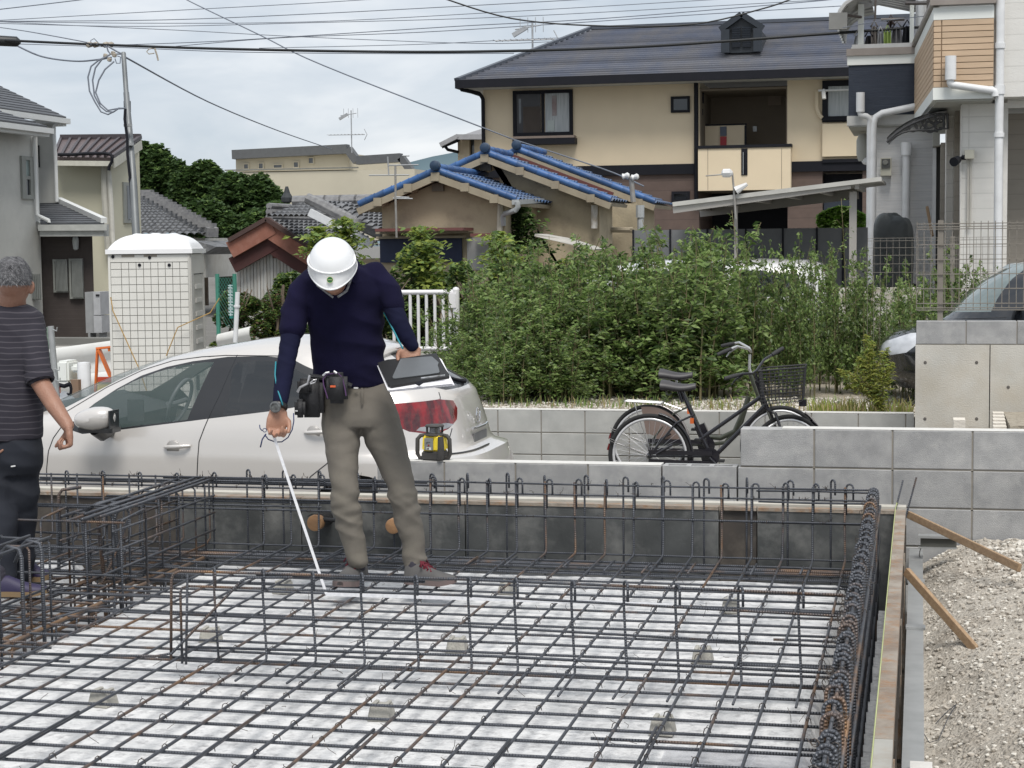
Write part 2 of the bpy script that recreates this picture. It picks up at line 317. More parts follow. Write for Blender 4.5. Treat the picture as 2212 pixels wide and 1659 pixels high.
# small paved step and gravel bed in front of it
b = MB(); M_PALE = mat('pale_step_brick',(.66,.62,.55),(.56,.52,.46),rough=.9,scale=12,bump=.3)
st = empty('garden_edging',(.9,14.2,.0),'pale brick edging stepping down in front of the tall concrete wall','edging')
q0 = ony(*rg(6,1755,1085),14.0)
MB().bx(.30,13.6,-.46,3.2,14.88,.085).build('bed',M_GRAV,st)
for (zx0,zy0,zx1,zy1,Y) in ((1755,1063,1832,1108,13.55),):
    p = ony(*rg(6,zx0,zy0),Y); q = ony(*rg(6,zx1,zy1),Y); MB().bx(p.x,Y,q.z-.1,q.x,Y+.2,p.z).build('brick',M_PALE,st)
for k in range(7):
    t = k/6; p = ony(*rg(6,2012+12*t,950+t*150),14.6-1.0*t); MB().box((p.x+.04,14.6-1.0*t,.19-.07*t),(.085+.02*t,.135,.1+.02*t)).build('brick',M_PALE,st)
MB().prism([(.66,14.75,.1),(3,14.75,.1),(3,14.75,.23),(.66,14.75,.23)],(0,-1.1,0)).build('bed',M_GRAV,st)
# ================================================================== FORMWORK
M_PANEL = mat('form_panel',(.095,.10,.10),(.045,.048,.048),rough=.5,scale=3.5,contrast=.2,bump=.1,bscale=40,dirt=(.22,.22,.21),dscale=4.2,damt=.8,metal=.1)
M_PANEL2 = mat('form_panel_rusty',(.07,.058,.048),(.035,.032,.03),rough=.7,scale=4,dirt=(.16,.14,.115),dscale=6,damt=.6)
M_STEEL = mat('form_steel_edge',(.36,.32,.27),(.22,.17,.13),rough=.55,scale=7,metal=.2,contrast=.16,dirt=(.30,.15,.06),dscale=18,damt=.85,bump=.3,bscale=40)
M_GALV = mat('galvanised_steel',(.44,.45,.45),(.35,.36,.36),rough=.42,scale=12,metal=.5)
M_DARK = mat('dark_gap',(.02,.02,.02),rough=.9)
M_WOOD = mat('brace_wood',(.37,.255,.155),(.27,.175,.10),rough=.75,scale=6,stretch=(14,2,14),contrast=.2,bump=.3,bscale=40)
bf = empty('formwork_panel_row',(-2.6,8.86,-.3),'row of dark steel shutter panels along the back of the foundation pit','formwork')
cuts = [-8.6,-6.8,-5.0,-3.9,-3.42,-3.2,-2.3,-.98,-.79,-.11]
for i,(a,c) in enumerate(zip(cuts[:-1],cuts[1:])):
    rusty = i in (2,7); MB().bx(a+.003,8.845 if not rusty else 8.86,-.3,c-.003,8.895,.275).build('panel',M_PANEL2 if rusty else M_PANEL,bf)
    MB().bx(a+.002,8.84,.2752,c-.002,8.90,.292).build('edge_rail',M_STEEL,bf)
    # frames show as shallow ribs
M_LEDGE = mat('pale_kerb',(.52,.50,.44),(.42,.40,.36),rough=.8,scale=10,dirt=(.3,.28,.24),dscale=5)
b = MB(); b.bx(-9,8.92,-.3,-.06,9.0,.30); tag(b.build('kerb',M_LEDGE),kind='structure')
rf = empty('formwork_panel_row',(-.08,6,-.3),'row of rusty edged steel shutter panels running along the right side of the foundation pit','formwork')
for i,(a,c) in enumerate(((3.1,4.72),(4.72,6.52),(6.52,7.92),(7.92,8.84))):
    MB().bx(-.105,a+.003,-.3,-.098,c-.003,.293).build('panel',M_PANEL,rf)
    b = MB(); b.bx(-.110,a+.002,.2935,-.062,c-.002,.299); b.bx(-.067,a+.002,.245,-.062,c-.002,.2932); b.bx(-.098,a+.01,-.28,-.057,a+.02,.24)
    b.build('edge_rail',M_STEEL if i else mat('form_steel_pale',(.45,.44,.40),(.34,.33,.30),rough=.5,scale=9,metal=.25,dirt=(.3,.2,.1),dscale=9,damt=.5),rf)
    for k in range(int((c-a)/.3)): MB().bx(-.097,a+.2+k*.3,.06,-.058,a+.206+k*.3,.24).build('stiffener',M_PANEL2,rf)
b = MB(); b.tube([(-.112,8.83,.301),(-.1125,7,.3015),(-.112,5.2,.301),(-.113,3.2,.301)],.0022,5); b.tube([(-.112,8.83,.301),(-.105,8.86,.33),(-.1,8.87,.32)],.002,5)
tag(b.build('chalk_line',mat('yellow_string',(.46,.50,.24),rough=.8)),'thin yellow green string stretched along the right formwork edge','string')
# galvanised channel on the ground outside the right formwork
ch = empty('steel_channel',(-.01,6.2,-.1),'galvanised steel channel lying along the outside of the right formwork','channel')
b = MB(); b.bx(-.045,3.3,.03,.022,9.25,.036); b.bx(-.045,3.3,-.14,-.039,9.25,.03); b.bx(.016,3.3,-.14,.022,9.25,.03); b.build('channel',M_GALV,ch)
MB().bx(-.048,7.3,.0365,.030,7.36,.046).build('clip',M_GALV,ch); MB().bx(-.048,8.3,.0365,.030,8.37,.046).build('clip',M_GALV,ch); MB().bx(-.02,5.25,.0365,.045,5.35,.06).build('clip',M_PALETOP,ch)
# bracket near the block wall
bk = empty('steel_bracket',(.12,8.9,.1),'dark steel bracket sticking out by the block wall at the end of the channel','bracket')
p0 = ony(*rg(8,1295,645),8.95); p1 = ony(*rg(8,1590,738),8.95)
MB().bx(p0.x,8.95,p1.z,p1.x,8.955,p0.z-.008).build('plate',mat('bracket_face',(.10,.10,.09),(.06,.06,.05),rough=.6),bk)
b = MB(); b.bx(p0.x-.01,8.93,p0.z-.007,p1.x,9.0,p0.z+.004); b.bx(p0.x-.01,8.93,p1.z-.006,p1.x,8.96,p1.z-.001); b.build('flange',M_GALV,bk)
# two timber braces
def board(name,a,b_,w,t,label):
    o = MB().bar(a,b_,t,w,up=(0.3,-.2,1)).build(name,M_WOOD); me = o.data
    bm = bmesh.new(); bm.from_mesh(me); bmesh.ops.bevel(bm,geom=bm.edges[:],offset=.002,segments=1,affect='EDGES'); bm.to_mesh(me); bm.free()
    return tag(o,label,'timber brace','timber braces on the right formwork')
a = onz(*rg(8,1197,470),.262); board('timber_brace',(-.048,a.y,.262),(onz(*rg(8,2105,905),.20)[:]),.036,.018,'light timber brace reaching from the far corner of the formwork onto the gravel heap')
a = onz(*rg(8,1133,930),.262); board('timber_brace',(-.048,a.y,.262),(onz(*rg(8,1755,1585),.02)[:]),.036,.02,'shorter light timber brace nearer the camera, ending low on the gravel slope')
for (zx0,zy0,zx1,zy1,mm,lab) in ((1105,375,1152,190,M_REBAR,'short thin rod standing at the formwork corner beside the taller rod'),(1180,470,1262,165,M_REBAR,'tall dark steel rod leaning at the formwork corner')):
    a = ony(*rg(8,zx0,zy0),8.9); c = ony(*rg(8,zx1,zy1),8.95); b = MB(); b.tube([a-(c-a)*.6,c],.0045,8); tag(b.build('stake',mm),lab,'steel rod')
b = MB(); pts = [onz(*rg(3,x,y),hz(.3,6.2)) for x,y in ((1545,1165),(1600,1240),(1660,1235),(1720,1180),(1775,1120),(1700,1150),(1640,1160))]
pts = [Vector((p.x,p.y,hz(p.x,p.y)+.012+.01*(i % 2))) for i,p in enumerate(pts)]; b.tube(pts,.0016,5); tag(b.build('wire_scrap',M_REBAR),'bent scrap of thin dark wire lying on the gravel heap','wire')
b = MB(); pts = [ony(*rg(8,x,y),9.0) for x,y in ((1300,740),(1290,765),(1285,800),(1298,840),(1295,890),(1288,915))]; b.tube(pts,.0022,5); tag(b.build('wire_scrap',MATS['form_panel_rusty']),'rusty bent wire hanging below the steel bracket','wire')
# ================================================================== REBAR
RB = {'v': 0}
def bars(root,name,paths,r,n=8,sm='all'):
    for p in paths:
        b = MB(); b.tube(p,r,n); b.build(name,M_REBAR,root,smooth=sm)
mat_root = empty('rebar_mat',(-2.3,6.2,.0),'flat grid of tied dark steel reinforcing bars over the white blinding concrete','rebar')
VX = [-.345,-.5,-.645,-.795,-.94,-1.085,-1.23,-1.375,-1.52,-1.67]+[-1.82-.15*k for k in range(0,11)]
UY = [8.30-.165*k for k in range(28)]
zU,zV = .064,.078      # u bars lie under the v bars
def wob(a,b_,z,ax,seed,n=7,amp=.005):
    out = []
    for i in range(n):
        t = a+(b_-a)*i/(n-1); o = amp*noise.noise((t*.8,seed*3.7,1)); h = .003*noise.noise((t*1.1,seed*2.1,7))
        out.append((t,ax+o,z+h) if ax is not None else None)
    return out
for i,x in enumerate(VX):
    p = [(x+.005*noise.noise((y*.8,i*3.7,0)),y,zV+.003*noise.noise((y,i*2.2,5))) for y in np.linspace(3.5,8.565,9)]
    for j in range(5): a = j/4*PI/2; p.append((x,8.575+.03*math.sin(a),zV+.03*(1-math.cos(a))))
    p += [(x+jit(.003),8.605,.25),(x+jit(.004),8.605,.436)]
    b = MB(); b.tube(p,.0055,9); b.build('bar',M_REBAR,mat_root,smooth='all')
for k in range(11):      # bars further left
    x = -3.47-.15*(k+1)
    b = MB(); b.tube([(x,3.6,zV),(x,5.5,zV+.002),(x,8.55,zV),(x,8.59,zV+.02),(x,8.605,.1),(x,8.605,.43)],.0053,8); b.build('bar',M_REBAR,mat_root,smooth='all')
for i,y in enumerate(UY):
    p = [(x,y+.006*noise.noise((x*.7,i*5.1,0)),zU+.003*noise.noise((x,i*1.2,5))) for x in np.linspace(-6.2 if i % 2 else -5.2,-.27,9)]
    b = MB(); b.tube(p,.0055,9); b.build('bar',M_REBAR,mat_root,smooth='all')
for y in (8.43,8.53,8.46):      # doubled edge bars
    b = MB(); b.tube([(-5.5,y,.05),(-3,y+.004,.052),(-.2,y,.05)],.006,8); b.build('bar',M_REBAR,mat_root,smooth='all')
for (z_,y0) in ((.0,8.50),(-.05,8.62),(-.09,8.5),(-.13,8.68),(-.02,8.7)):
    b = MB(); b.tube([(-5.5,y0,z_),(-2.4,y0+.01,z_+.004),(-.2,y0,z_)],.006,8); b.build('bar',M_REBAR,mat_root,smooth='all')
def lap(x0,y0,x1,y1,z=.092,r=.0053):
    b = MB(); b.tube([(x0,y0,z),((x0+x1)/2,(y0+y1)/2,z+.002),(x1,y1,z)],r,8); b.build('bar',M_REBAR,mat_root,smooth='all')
for x in (-3.02,-2.72,-2.12,-1.69,-1.24,-.815): lap(x+.014,3.5,x+.012,5.35+jit(.12))
for k in range(12):      # short starter pieces at the back
    x = -3.0+.22*k+jit(.05); lap(x,8.12+jit(.05),x+.005,8.36+jit(.03),.09)
for (y,xa,xb) in ((5.36,-1.0,-.30),(5.02,-.62,-.28),(6.86,-.55,-.28),(7.4,-.75,-.28),(6.42,-.66,-.28),(5.05,-.60,-.28),(4.72,-.6,-.28),(7.62,-3.6,-2.9),(6.22,-4.6,-3.3),(6.9,-4.4,-2.9),(7.35,-4.6,-3.2),(5.86,-4.9,-3.4),(6.02,-5.2,-3.12)): lap(xa,y+.02,xb,y+.018,.068)
# tie wires at crossings: real geometry, joined
tb = MB()
for x in VX[:16]:
    for y in UY:
        if y < 4.3: continue
        if random.random() < .62:
            a = jit(.5); c = Vector((x+jit(.004),y+jit(.004),.085))
            d = Vector((math.cos(a+.8),math.sin(a+.8),0)); tb.tube([c-d*.012+Vector((0,0,-.012)),c-d*.008+Vector((0,0,.002)),c+Vector((0,0,.006)),c+d*.010,c+d*.013+Vector((0,0,-.014))],.0016,4,False)
            l = random.uniform(.006,.02); e_ = Vector((jit(1),jit(1),random.uniform(.4,1))).normalized()*l; tb.tube([c+Vector((0,0,.005)),c+e_*.6,c+e_+Vector((jit(.005),jit(.005),0))],.0011,4,False)
for k in range(120):
    c = Vector((random.uniform(-3.4,-.35),random.uniform(4.8,8.2),.095)); e_ = Vector((jit(1),jit(1),random.uniform(-.1,.8))).normalized()*random.uniform(.03,.07)
    tb.tube([c,c+e_*.5+Vector((jit(.01),jit(.01),0)),c+e_],.0009,4,False)
o = tb.build('tie_wire',mat('tie_wire',(.05,.045,.045),(.09,.07,.055),rough=.6,metal=.4,scale=20),mat_root); tag(o,kind='stuff')
# --- back wall cage
bw = empty('rebar_wall_cage',(-2.6,8.62,.0),'upright rebar cage with hooked tops along the back formwork','rebar')
def hook(x,y,z0,z1,hx,hy,r=.0048,leg=.05,wid=.036,n=8):
    d = Vector((hx,hy,0)).normalized(); p = [Vector((x,y,z0)),Vector((x,y,(z0+z1)/2))]; R_ = wid/2
    for j in range(7): a = PI*j/6; p.append(Vector((x,y,z1-R_))+d*(R_-R_*math.cos(a))+Vector((0,0,R_*math.sin(a))))
    p.append(p[-1]+Vector((0,0,-leg))); return p
for i,x in enumerate(VX[:21]):
    b = MB(); b.tube(hook(x+.004,8.615,.30,.447+jit(.006),.6+jit(.4),-.45+jit(.2),leg=.055),.0049,8); b.build('hook_bar',M_REBC,bw,smooth='all')
xk = -.42
while xk > -3.5:
    b = MB(); b.tube(hook(xk,8.74,-.12,.452+jit(.006),.5+jit(.4),-.6,leg=.055),.0052,8); b.build('hook_bar',M_REBC,bw,smooth='all'); xk -= .205+jit(.01)
for (z_,y_,xa,xb,r) in ((.425,8.60,-2.2,-.21,.0048),(.425,8.60,-9,-2.1,.0048),(.372,8.60,-2.9,-.21,.0048),(.375,8.603,-9,-2.8,.0048),(.26,8.598,-9,-.24,.0052),(.255,8.612,-.75,-.24,.005),
        (.412,8.595,-.77,-.21,.0048),(.36,8.594,-.76,-.21,.0048),(.40,8.63,-4.6,-2.3,.006),(.386,8.645,-4.9,-2.55,.006),(.41,8.66,-3.9,-2.45,.006),(.08,8.59,-9,-.22,.0048),(.315,8.60,-4.2,-2.7,.005),(.30,8.61,-4.4,-2.9,.005),(.28,8.6,-4.0,-3.0,.005)):
    b = MB(); b.tube([(xa,y_,z_),((xa+xb)/2,y_+.004,z_+jit(.004)),(xb,y_,z_)],r,8); b.build('bar',M_REBC,bw,smooth='all')
for k in range(16):
    x = -3.6-.21*k; b = MB(); b.tube(hook(x,8.61,-.1,.447+jit(.006),.6,-.45,leg=.055),.0047,8); b.build('hook_bar',M_REBC,bw,smooth='all')
tb = MB()
for k in range(120):
    c = Vector((random.uniform(-5.2,-.3),8.6+jit(.02),random.choice([.43,.378,.262]))); e_ = Vector((jit(1),jit(.6),random.uniform(-.2,1))).normalized()*random.uniform(.015,.04)
    tb.ring(c,.009,.0012,(1,.2,0),8,4); tb.tube([c,c+e_*.5+Vector((jit(.008),0,jit(.008))),c+e_],.0010,4,False)
tag(tb.build('tie_wire',MATS['tie_wire'],bw),kind='stuff')
# --- right wall cage
rwc = empty('rebar_wall_cage',(-.21,6.1,.0),'dense upright rebar cage with thick curled hooks along the right formwork','rebar')
y = 3.75; k = 0
while y < 8.56:
    b = MB(); p = hook(-.232+jit(.004),y,-.15,.452+jit(.006),1,.12+jit(.1),leg=.075+jit(.01),wid=.044); b.tube(p,.0053,9); b.build('hook_bar',M_REBAR,rwc,smooth='all')
    b = MB(); p = hook(-.185+jit(.004),y+.07,-.15,.446+jit(.008),-1,.10+jit(.1),leg=.06,wid=.042); b.tube(p,.0060,9); b.build('hook_bar',M_REBAR,rwc,smooth='all')
    y += .15+jit(.006); k += 1
for (x_,z_,ya,yb,r) in ((-.208,.428,3.5,8.64,.0055),(-.235,.35,3.5,8.62,.006),(-.24,.27,3.5,8.62,.006),(-.24,.18,3.5,8.62,.006),(-.235,.09,3.5,8.62,.006),(-.18,.35,3.5,8.6,.006),(-.18,.2,3.5,8.6,.006),(-.18,.02,3.5,8.6,.006),(-.24,-.04,3.5,8.6,.006)):
    b = MB(); b.tube([(x_,ya,z_),(x_+.003,(ya+yb)/2,z_+.003),(x_,yb,z_)],r,8); b.build('bar',M_REBAR,rwc,smooth='all')
tb = MB()
for k in range(150):
    c = Vector((-.21+jit(.035),random.uniform(3.9,8.5),random.choice([.43,.43,.36]))); e_ = Vector((jit(1),jit(1),random.uniform(-.3,1))).normalized()*random.uniform(.012,.035)
    tb.tube([c,c+e_*.5+Vector((jit(.01),0,jit(.01))),c+e_],.0012,4,False)
    if k % 2: tb.ring(c,.010,.0014,(.2,1,0),8,4)
tag(tb.build('tie_wire',MATS['tie_wire'],rwc),kind='stuff')
# --- low middle stub wall cage
sc_ = empty('rebar_wall_cage',(-1.5,6.12,.05),'low free standing rebar cage crossing the middle of the grid, diagonal brace at left','rebar')
tops = [(1,(1385,400)),(1,(1700,420)),(1,(2020,425)),(2,(125,400)),(2,(475,410)),(2,(820,415)),(2,(1120,430)),(2,(1490,450)),(2,(1830,460)),(2,(2165,480)),(3,(360,490)),(3,(750,510))]
for i,(n_,a) in enumerate(tops):
    x = ony(*rg(n_,*a),6.12).x
    foot = [(x+.014,5.80,.088),(x+.013,5.95,.088),(x+.012,6.09,.088),(x+.012,6.112,.095),(x+.010,6.12,.115)] if i > 0 else [(x+.012,6.12,.07)]
    p = [Vector(q) for q in foot]+hook(x,6.12,.25,.428+jit(.004),.45,-.75,leg=.05,wid=.038); p[len(foot)] = Vector((x+.006,6.12,.2))
    b = MB(); b.tube(p,.0047,8); b.build('hook_bar',M_REBAR,sc_,smooth='all')
for (pts,r) in (([(-2.745,6.12,.07),(-2.735,6.12,.38),(-2.725,6.12,.402),(-2.70,6.12,.412),(-1.6,6.12,.416),(-.25,6.12,.404)],.0055),([(-2.70,6.12,.06),(-2.70,6.12,.33),(-2.692,6.12,.348),(-2.67,6.12,.356),(-1.6,6.122,.357),(-.26,6.12,.33)],.0049),
        ([(-2.68,6.11,.06),(-2.665,6.11,.405)],.0048),([(-2.715,6.125,.247),(-1.6,6.126,.244),(-.28,6.12,.222)],.0048),([(-2.68,6.128,.122),(-1.5,6.13,.136),(-.28,6.128,.128)],.0055),([(-2.8,6.128,.080),(-1.5,6.13,.080),(-.28,6.128,.078)],.0053),
        ([(-3.25,6.06,.088),(-2.80,6.10,.088),(-2.735,6.108,.10),(-2.45,6.11,.385),(-2.42,6.11,.398),(-2.25,6.11,.404)],.0053),([(-2.4,6.135,.404),(-1.75,6.135,.40)],.006)):
    b = MB(); b.tube(pts,r,9); b.build('bar',M_REBAR,sc_,smooth='all')
# --- left footing beam cages
def beam(root,x0,x1,ys_,z0,z1,longs,wid=.01):
    for yy in ys_:
        jx = jit(.006); p = [(x0+jx,yy,z1-.03),(x0+jx,yy,z0),(x1+jx,yy,z0),(x1+jx,yy,z1-.015),(x1-.012+jx,yy,z1),(x0+.012+jx,yy+.004,z1+.004),(x0-.004+jx,yy+.006,z1-.012),(x0+.02+jx,yy+.01,z1-.06)]
        b = MB(); b.tube(p,.0053,7); b.build('stirrup',M_REBAR,root,smooth='all')
    for (x_,z_,ya,yb,r) in longs:
        b = MB(); b.tube([(x_,ya,z_),(x_+.003,(ya+yb)/2,z_),(x_,yb,z_)],r,8); b.build('bar',M_REBAR,root,smooth='all')
bA = empty('rebar_beam_cage',(-3.7,8.0,-.1),'deep rebar beam cage running back to the rear formwork, left of the helmeted man','rebar')
beam(bA,-3.80,-3.60,[7.42,7.6,7.78,7.96,8.16,8.36,8.5],-.14,.405,[(-3.6,.415,7.3,8.6,.008),(-3.64,.417,7.2,8.6,.008),(-3.7,.417,7.35,8.65,.0075),(-3.79,.412,7.3,8.6,.008),(-3.74,.40,7.25,8.6,.007),(-3.59,.33,7.4,8.6,.006),(-3.59,.24,7.3,8.6,.006),(-3.59,.15,7.3,8.6,.006),(-3.59,.02,6.0,8.6,.006),(-3.80,.3,7.3,8.6,.006),(-3.8,.2,7.3,8.6,.006),(-3.8,.06,6.4,8.6,.006)])
for (xx,yy) in ((-3.90,7.80),(-3.82,7.80),(-3.735,7.80)):
    t_ = .0; p = [(xx,yy-.02,-.16),(xx,yy-.04,.1),(xx+.01,yy-.1,.34),(xx+.02,yy-.09,.375),(xx+.06,yy-.03,.40),(xx+.12,yy+.12,.41)]
    b = MB(); b.tube(p,.0105,10); b.build('thick_bar',M_REBAR,bA,smooth='all')
for pa,pb in (((-3.72,7.9,.36),(-3.76,7.55,.0)),((-3.64,7.7,.38),(-3.74,7.5,-.02))):
    b = MB(); b.tube([pa,tuple((Vector(pa)+Vector(pb))/2+Vector((.01,0,0))),pb],.0045,7); b.build('bar',M_REBAR,bA,smooth='all')
bC = empty('rebar_beam_cage',(-4.3,7.3,-.1),'rebar beam cage running sideways from the left edge to the thick upright bars','rebar')
for (y_,z_,xa,xb,r) in ((7.58,.42,-5.6,-3.6,.0056),(7.50,.425,-5.6,-3.75,.0056),(7.24,.40,-5.6,-3.45,.0056),(7.24,.28,-5.6,-3.45,.0056),(7.24,.16,-5.6,-3.4,.0056),(7.2,.08,-5.6,-3.2,.006),(7.5,.3,-5.6,-3.7,.0055),(7.5,.12,-5.6,-3.7,.0055),(7.24,.0,-5.6,-3.3,.006),(7.45,-.1,-5.6,-3.3,.006),(7.3,-.12,-5.6,-3.3,.006)):
    b = MB(); b.tube([(xa,y_,z_),((xa+xb)/2,y_,z_+.004),(xb,y_,z_)],r,8); b.build('bar',M_REBAR,bC,smooth='all')
for xx in (-3.47,-3.64,-3.86,-4.08,-4.3,-4.52):
    b = MB(); b.tube([(xx,7.24,-.14),(xx,7.235,.39),(xx,7.25,.41),(xx,7.48,.425),(xx,7.5,.41),(xx,7.5,-.14)],.0053,7); b.build('stirrup',M_REBAR,bC,smooth='all')
b = MB(); b.tube([(-4.32,8.3,-.1),(-4.32,8.3,.36),(-4.30,8.3,.385),(-4.2,8.31,.40)],.009,9); b.build('thick_bar',M_REBAR,bC,smooth='all')
b = MB(); b.tube([(-4.28,8.2,-.1),(-4.28,8.2,.28),(-4.26,8.2,.305),(-4.15,8.21,.32)],.009,9); b.build('thick_bar',M_REBAR,bC,smooth='all')
bD = empty('rebar_beam_cage',(-3.68,6.3,-.1),'rebar cage of bent bars standing at the left edge nearest the camera','rebar')
beam(bD,-3.80,-3.56,[5.95,6.32,6.56,6.74],-.14,.405,[(-3.57,.41,5.2,6.76,.0075),(-3.66,.415,5.2,6.76,.0075),(-3.79,.41,5.2,6.76,.0075),(-3.57,.2,5.2,6.8,.006)])
for yy,xx in ((6.6,-3.52),(6.45,-3.53),(5.98,-3.5),(6.1,-3.72)):
    b = MB(); b.tube([(xx,yy,-.14),(xx,yy,.38),(xx-.015,yy+.01,.41),(xx-.09,yy+.05,.415),(xx-.12,yy+.06,.39),(xx-.15,yy+.05,.32)],.0085,9); b.build('thick_bar',M_REBAR,bD,smooth='all')
bE = empty('rebar_beam_cage',(-3.7,6.0,-.15),'rusty low rebar cage lying down in the left footing trench','rebar')
for (x_,z_) in ((-3.53,.055),(-3.6,.05),(-3.75,.045),(-3.85,.05),(-3.66,-.1),(-3.8,-.1)):
    b = MB(); b.tube([(x_,4.2,z_),(x_+.004,6.0,z_+.004),(x_,8.3,z_)],.0082,9); b.build('rusty_bar',mat('rusty_steel',(.26,.15,.075),(.12,.085,.065),rough=.8,scale=5,contrast=.18,dirt=(.10,.10,.11),dscale=3,damt=.6,bump=.3,bscale=90),bE,smooth='all')
for k in range(22):
    yy = 4.3+.185*k; b = MB(); b.tube([(-3.88,yy,.06),(-3.87,yy,-.13),(-3.53,yy,-.13),(-3.52,yy,.055),(-3.535,yy,.066),(-3.86,yy+.005,.07),(-3.89,yy+.008,.055)],.005,7); b.build('stirrup',M_REBAR,bE,smooth='all')
for k in range(14):
    a = Vector((random.uniform(-4.5,-3.2),random.uniform(5.3,7.7),.085)); d = Vector((jit(1),jit(.9),0)).normalized()*random.uniform(.2,.5)
    b = MB(); b.tube([a,a+d*.5+Vector((0,0,.01)),a+d],.0055,7); b.build('bar',M_REBAR,bE,smooth='all')
# --- spacer blocks
M_SPC = mat('spacer_concrete',(.40,.39,.35),(.30,.29,.265),rough=.95,scale=30,bump=.4,bscale=120)
sp = MB(); sp.box((0,0,.026),(.082,.082,.052),taper=(.78,.78)); sp.box((-.022,0,.056),(.016,.06,.008)); sp.box((.022,0,.056),(.016,.06,.008)); sm = sp.mesh('spacer_block',[M_SPC],Vector((0,0,0)))
bm = bmesh.new(); bm.from_mesh(sm); bmesh.ops.bevel(bm,geom=bm.edges[:],offset=.003,segments=1,affect='EDGES'); bm.to_mesh(sm); bm.free()
spots = [(-2.82,5.70,'front spacer block at the lower left of the grid'),(-2.84,6.73,'spacer block right behind the left end of the low cage'),(-1.79,5.71,'front spacer block in the middle, just below the low cage'),(-1.79,6.73,'spacer block in the middle seen through the low cage'),
    (-.82,5.71,'spacer block at lower right by the clear film'),(-.81,6.73,'spacer block at right seen through the low cage'),(-.80,7.68,'rearmost spacer block at the right'),(-1.86,7.92,'spacer block behind and right of the man\'s shoes'),(-2.9,7.75,'spacer block left of the standing man\'s shoes')]
for (x_,y_,l_) in spots:
    o = place('spacer_block',sm,(x_,y_,.003)); o.rotation_euler.z = jit(.15); tag(o,'grey concrete '+l_,'spacer block','concrete spacer blocks under the rebar grid')
# clear plastic film at lower right of the slab
pf = bpy.data.materials.new('plastic_film'); pf.use_nodes = True; N_ = pf.node_tree.nodes; b_ = N_['Principled BSDF']; b_.inputs['Base Color'].default_value = (.5,.5,.53,1); b_.inputs['Roughness'].default_value = .15; b_.inputs['Alpha'].default_value = .45; b_.inputs['Specular IOR Level'].default_value = .8
b = MB(); b.grid([[(x,y+.1*(x+.6),.014+.010*noise.noise((x*9+y*4,y*3,0))+.006*noise.noise((x*30,y*12,2))) for x in np.arange(-.78,-.27,.012)] for y in np.arange(4.3,5.55,.02)])
tag(b.build('plastic_film',pf,smooth='all'),'crinkled clear plastic film lying on the blinding at lower right','plastic film')
# sleeves through the back formwork
M_TAPE = mat('brown_tape',(.42,.24,.12),(.33,.18,.09),rough=.55,scale=20,bump=.2)
M_PVC = mat('black_pvc',(.02,.02,.022),rough=.35)
for i,(a,R_,lab) in enumerate((((1116,955),.042,'round sleeve end sealed with brown tape, left of the standing man\'s legs'),)):
    p = ony(*rg(10,*a),8.66); e_ = empty('pipe_sleeve',(p.x,8.7,p.z-R_),lab,'pipe sleeve','taped pipe sleeves in the back formwork')
    b = MB(); b.lathe((p.x,8.66,p.z),[(R_*.8,-.003),(R_*.97,0),(R_,.004),(R_,.05)],(0,1,0),28); b.build('tape_cap',M_TAPE,e_,smooth=30)
    b = MB(); b.lathe((p.x,8.71,p.z),[(R_*.96,0),(R_*.96,.14)],(0,1,0),28); b.build('pipe',M_PVC,e_,smooth=30)
p = ony(*rg(15,925,980),8.66); e_ = empty('pipe_sleeve',(p.x,8.7,p.z-.04),'round brown taped sleeve end half hidden behind the man\'s right trouser leg','pipe sleeve','taped pipe sleeves in the back formwork')
b = MB(); b.lathe((p.x,8.66,p.z),[(.03,-.003),(.038,0),(.04,.004),(.04,.05)],(0,1,0),28); b.build('tape_cap',M_TAPE,e_,smooth=30)
b = MB(); b.lathe((p.x,8.71,p.z),[(.038,0),(.038,.14)],(0,1,0),28); b.build('pipe',M_PVC,e_,smooth=30)
a = ony(*rg(10,1185,925),8.7); c = ony(*rg(15,640,940),8.72); b = MB(); b.tube([a,c],.012,10); b.tube([ony(*rg(10,1060,900),8.62),ony(*rg(10,1100,880),8.62),ony(*rg(10,1180,885),8.62),ony(*rg(10,1260,905),8.62)],.002,5); tag(b.build('conduit_pipe',M_PVC,smooth=30),'short black conduit pipe between the two taped sleeves','pipe')
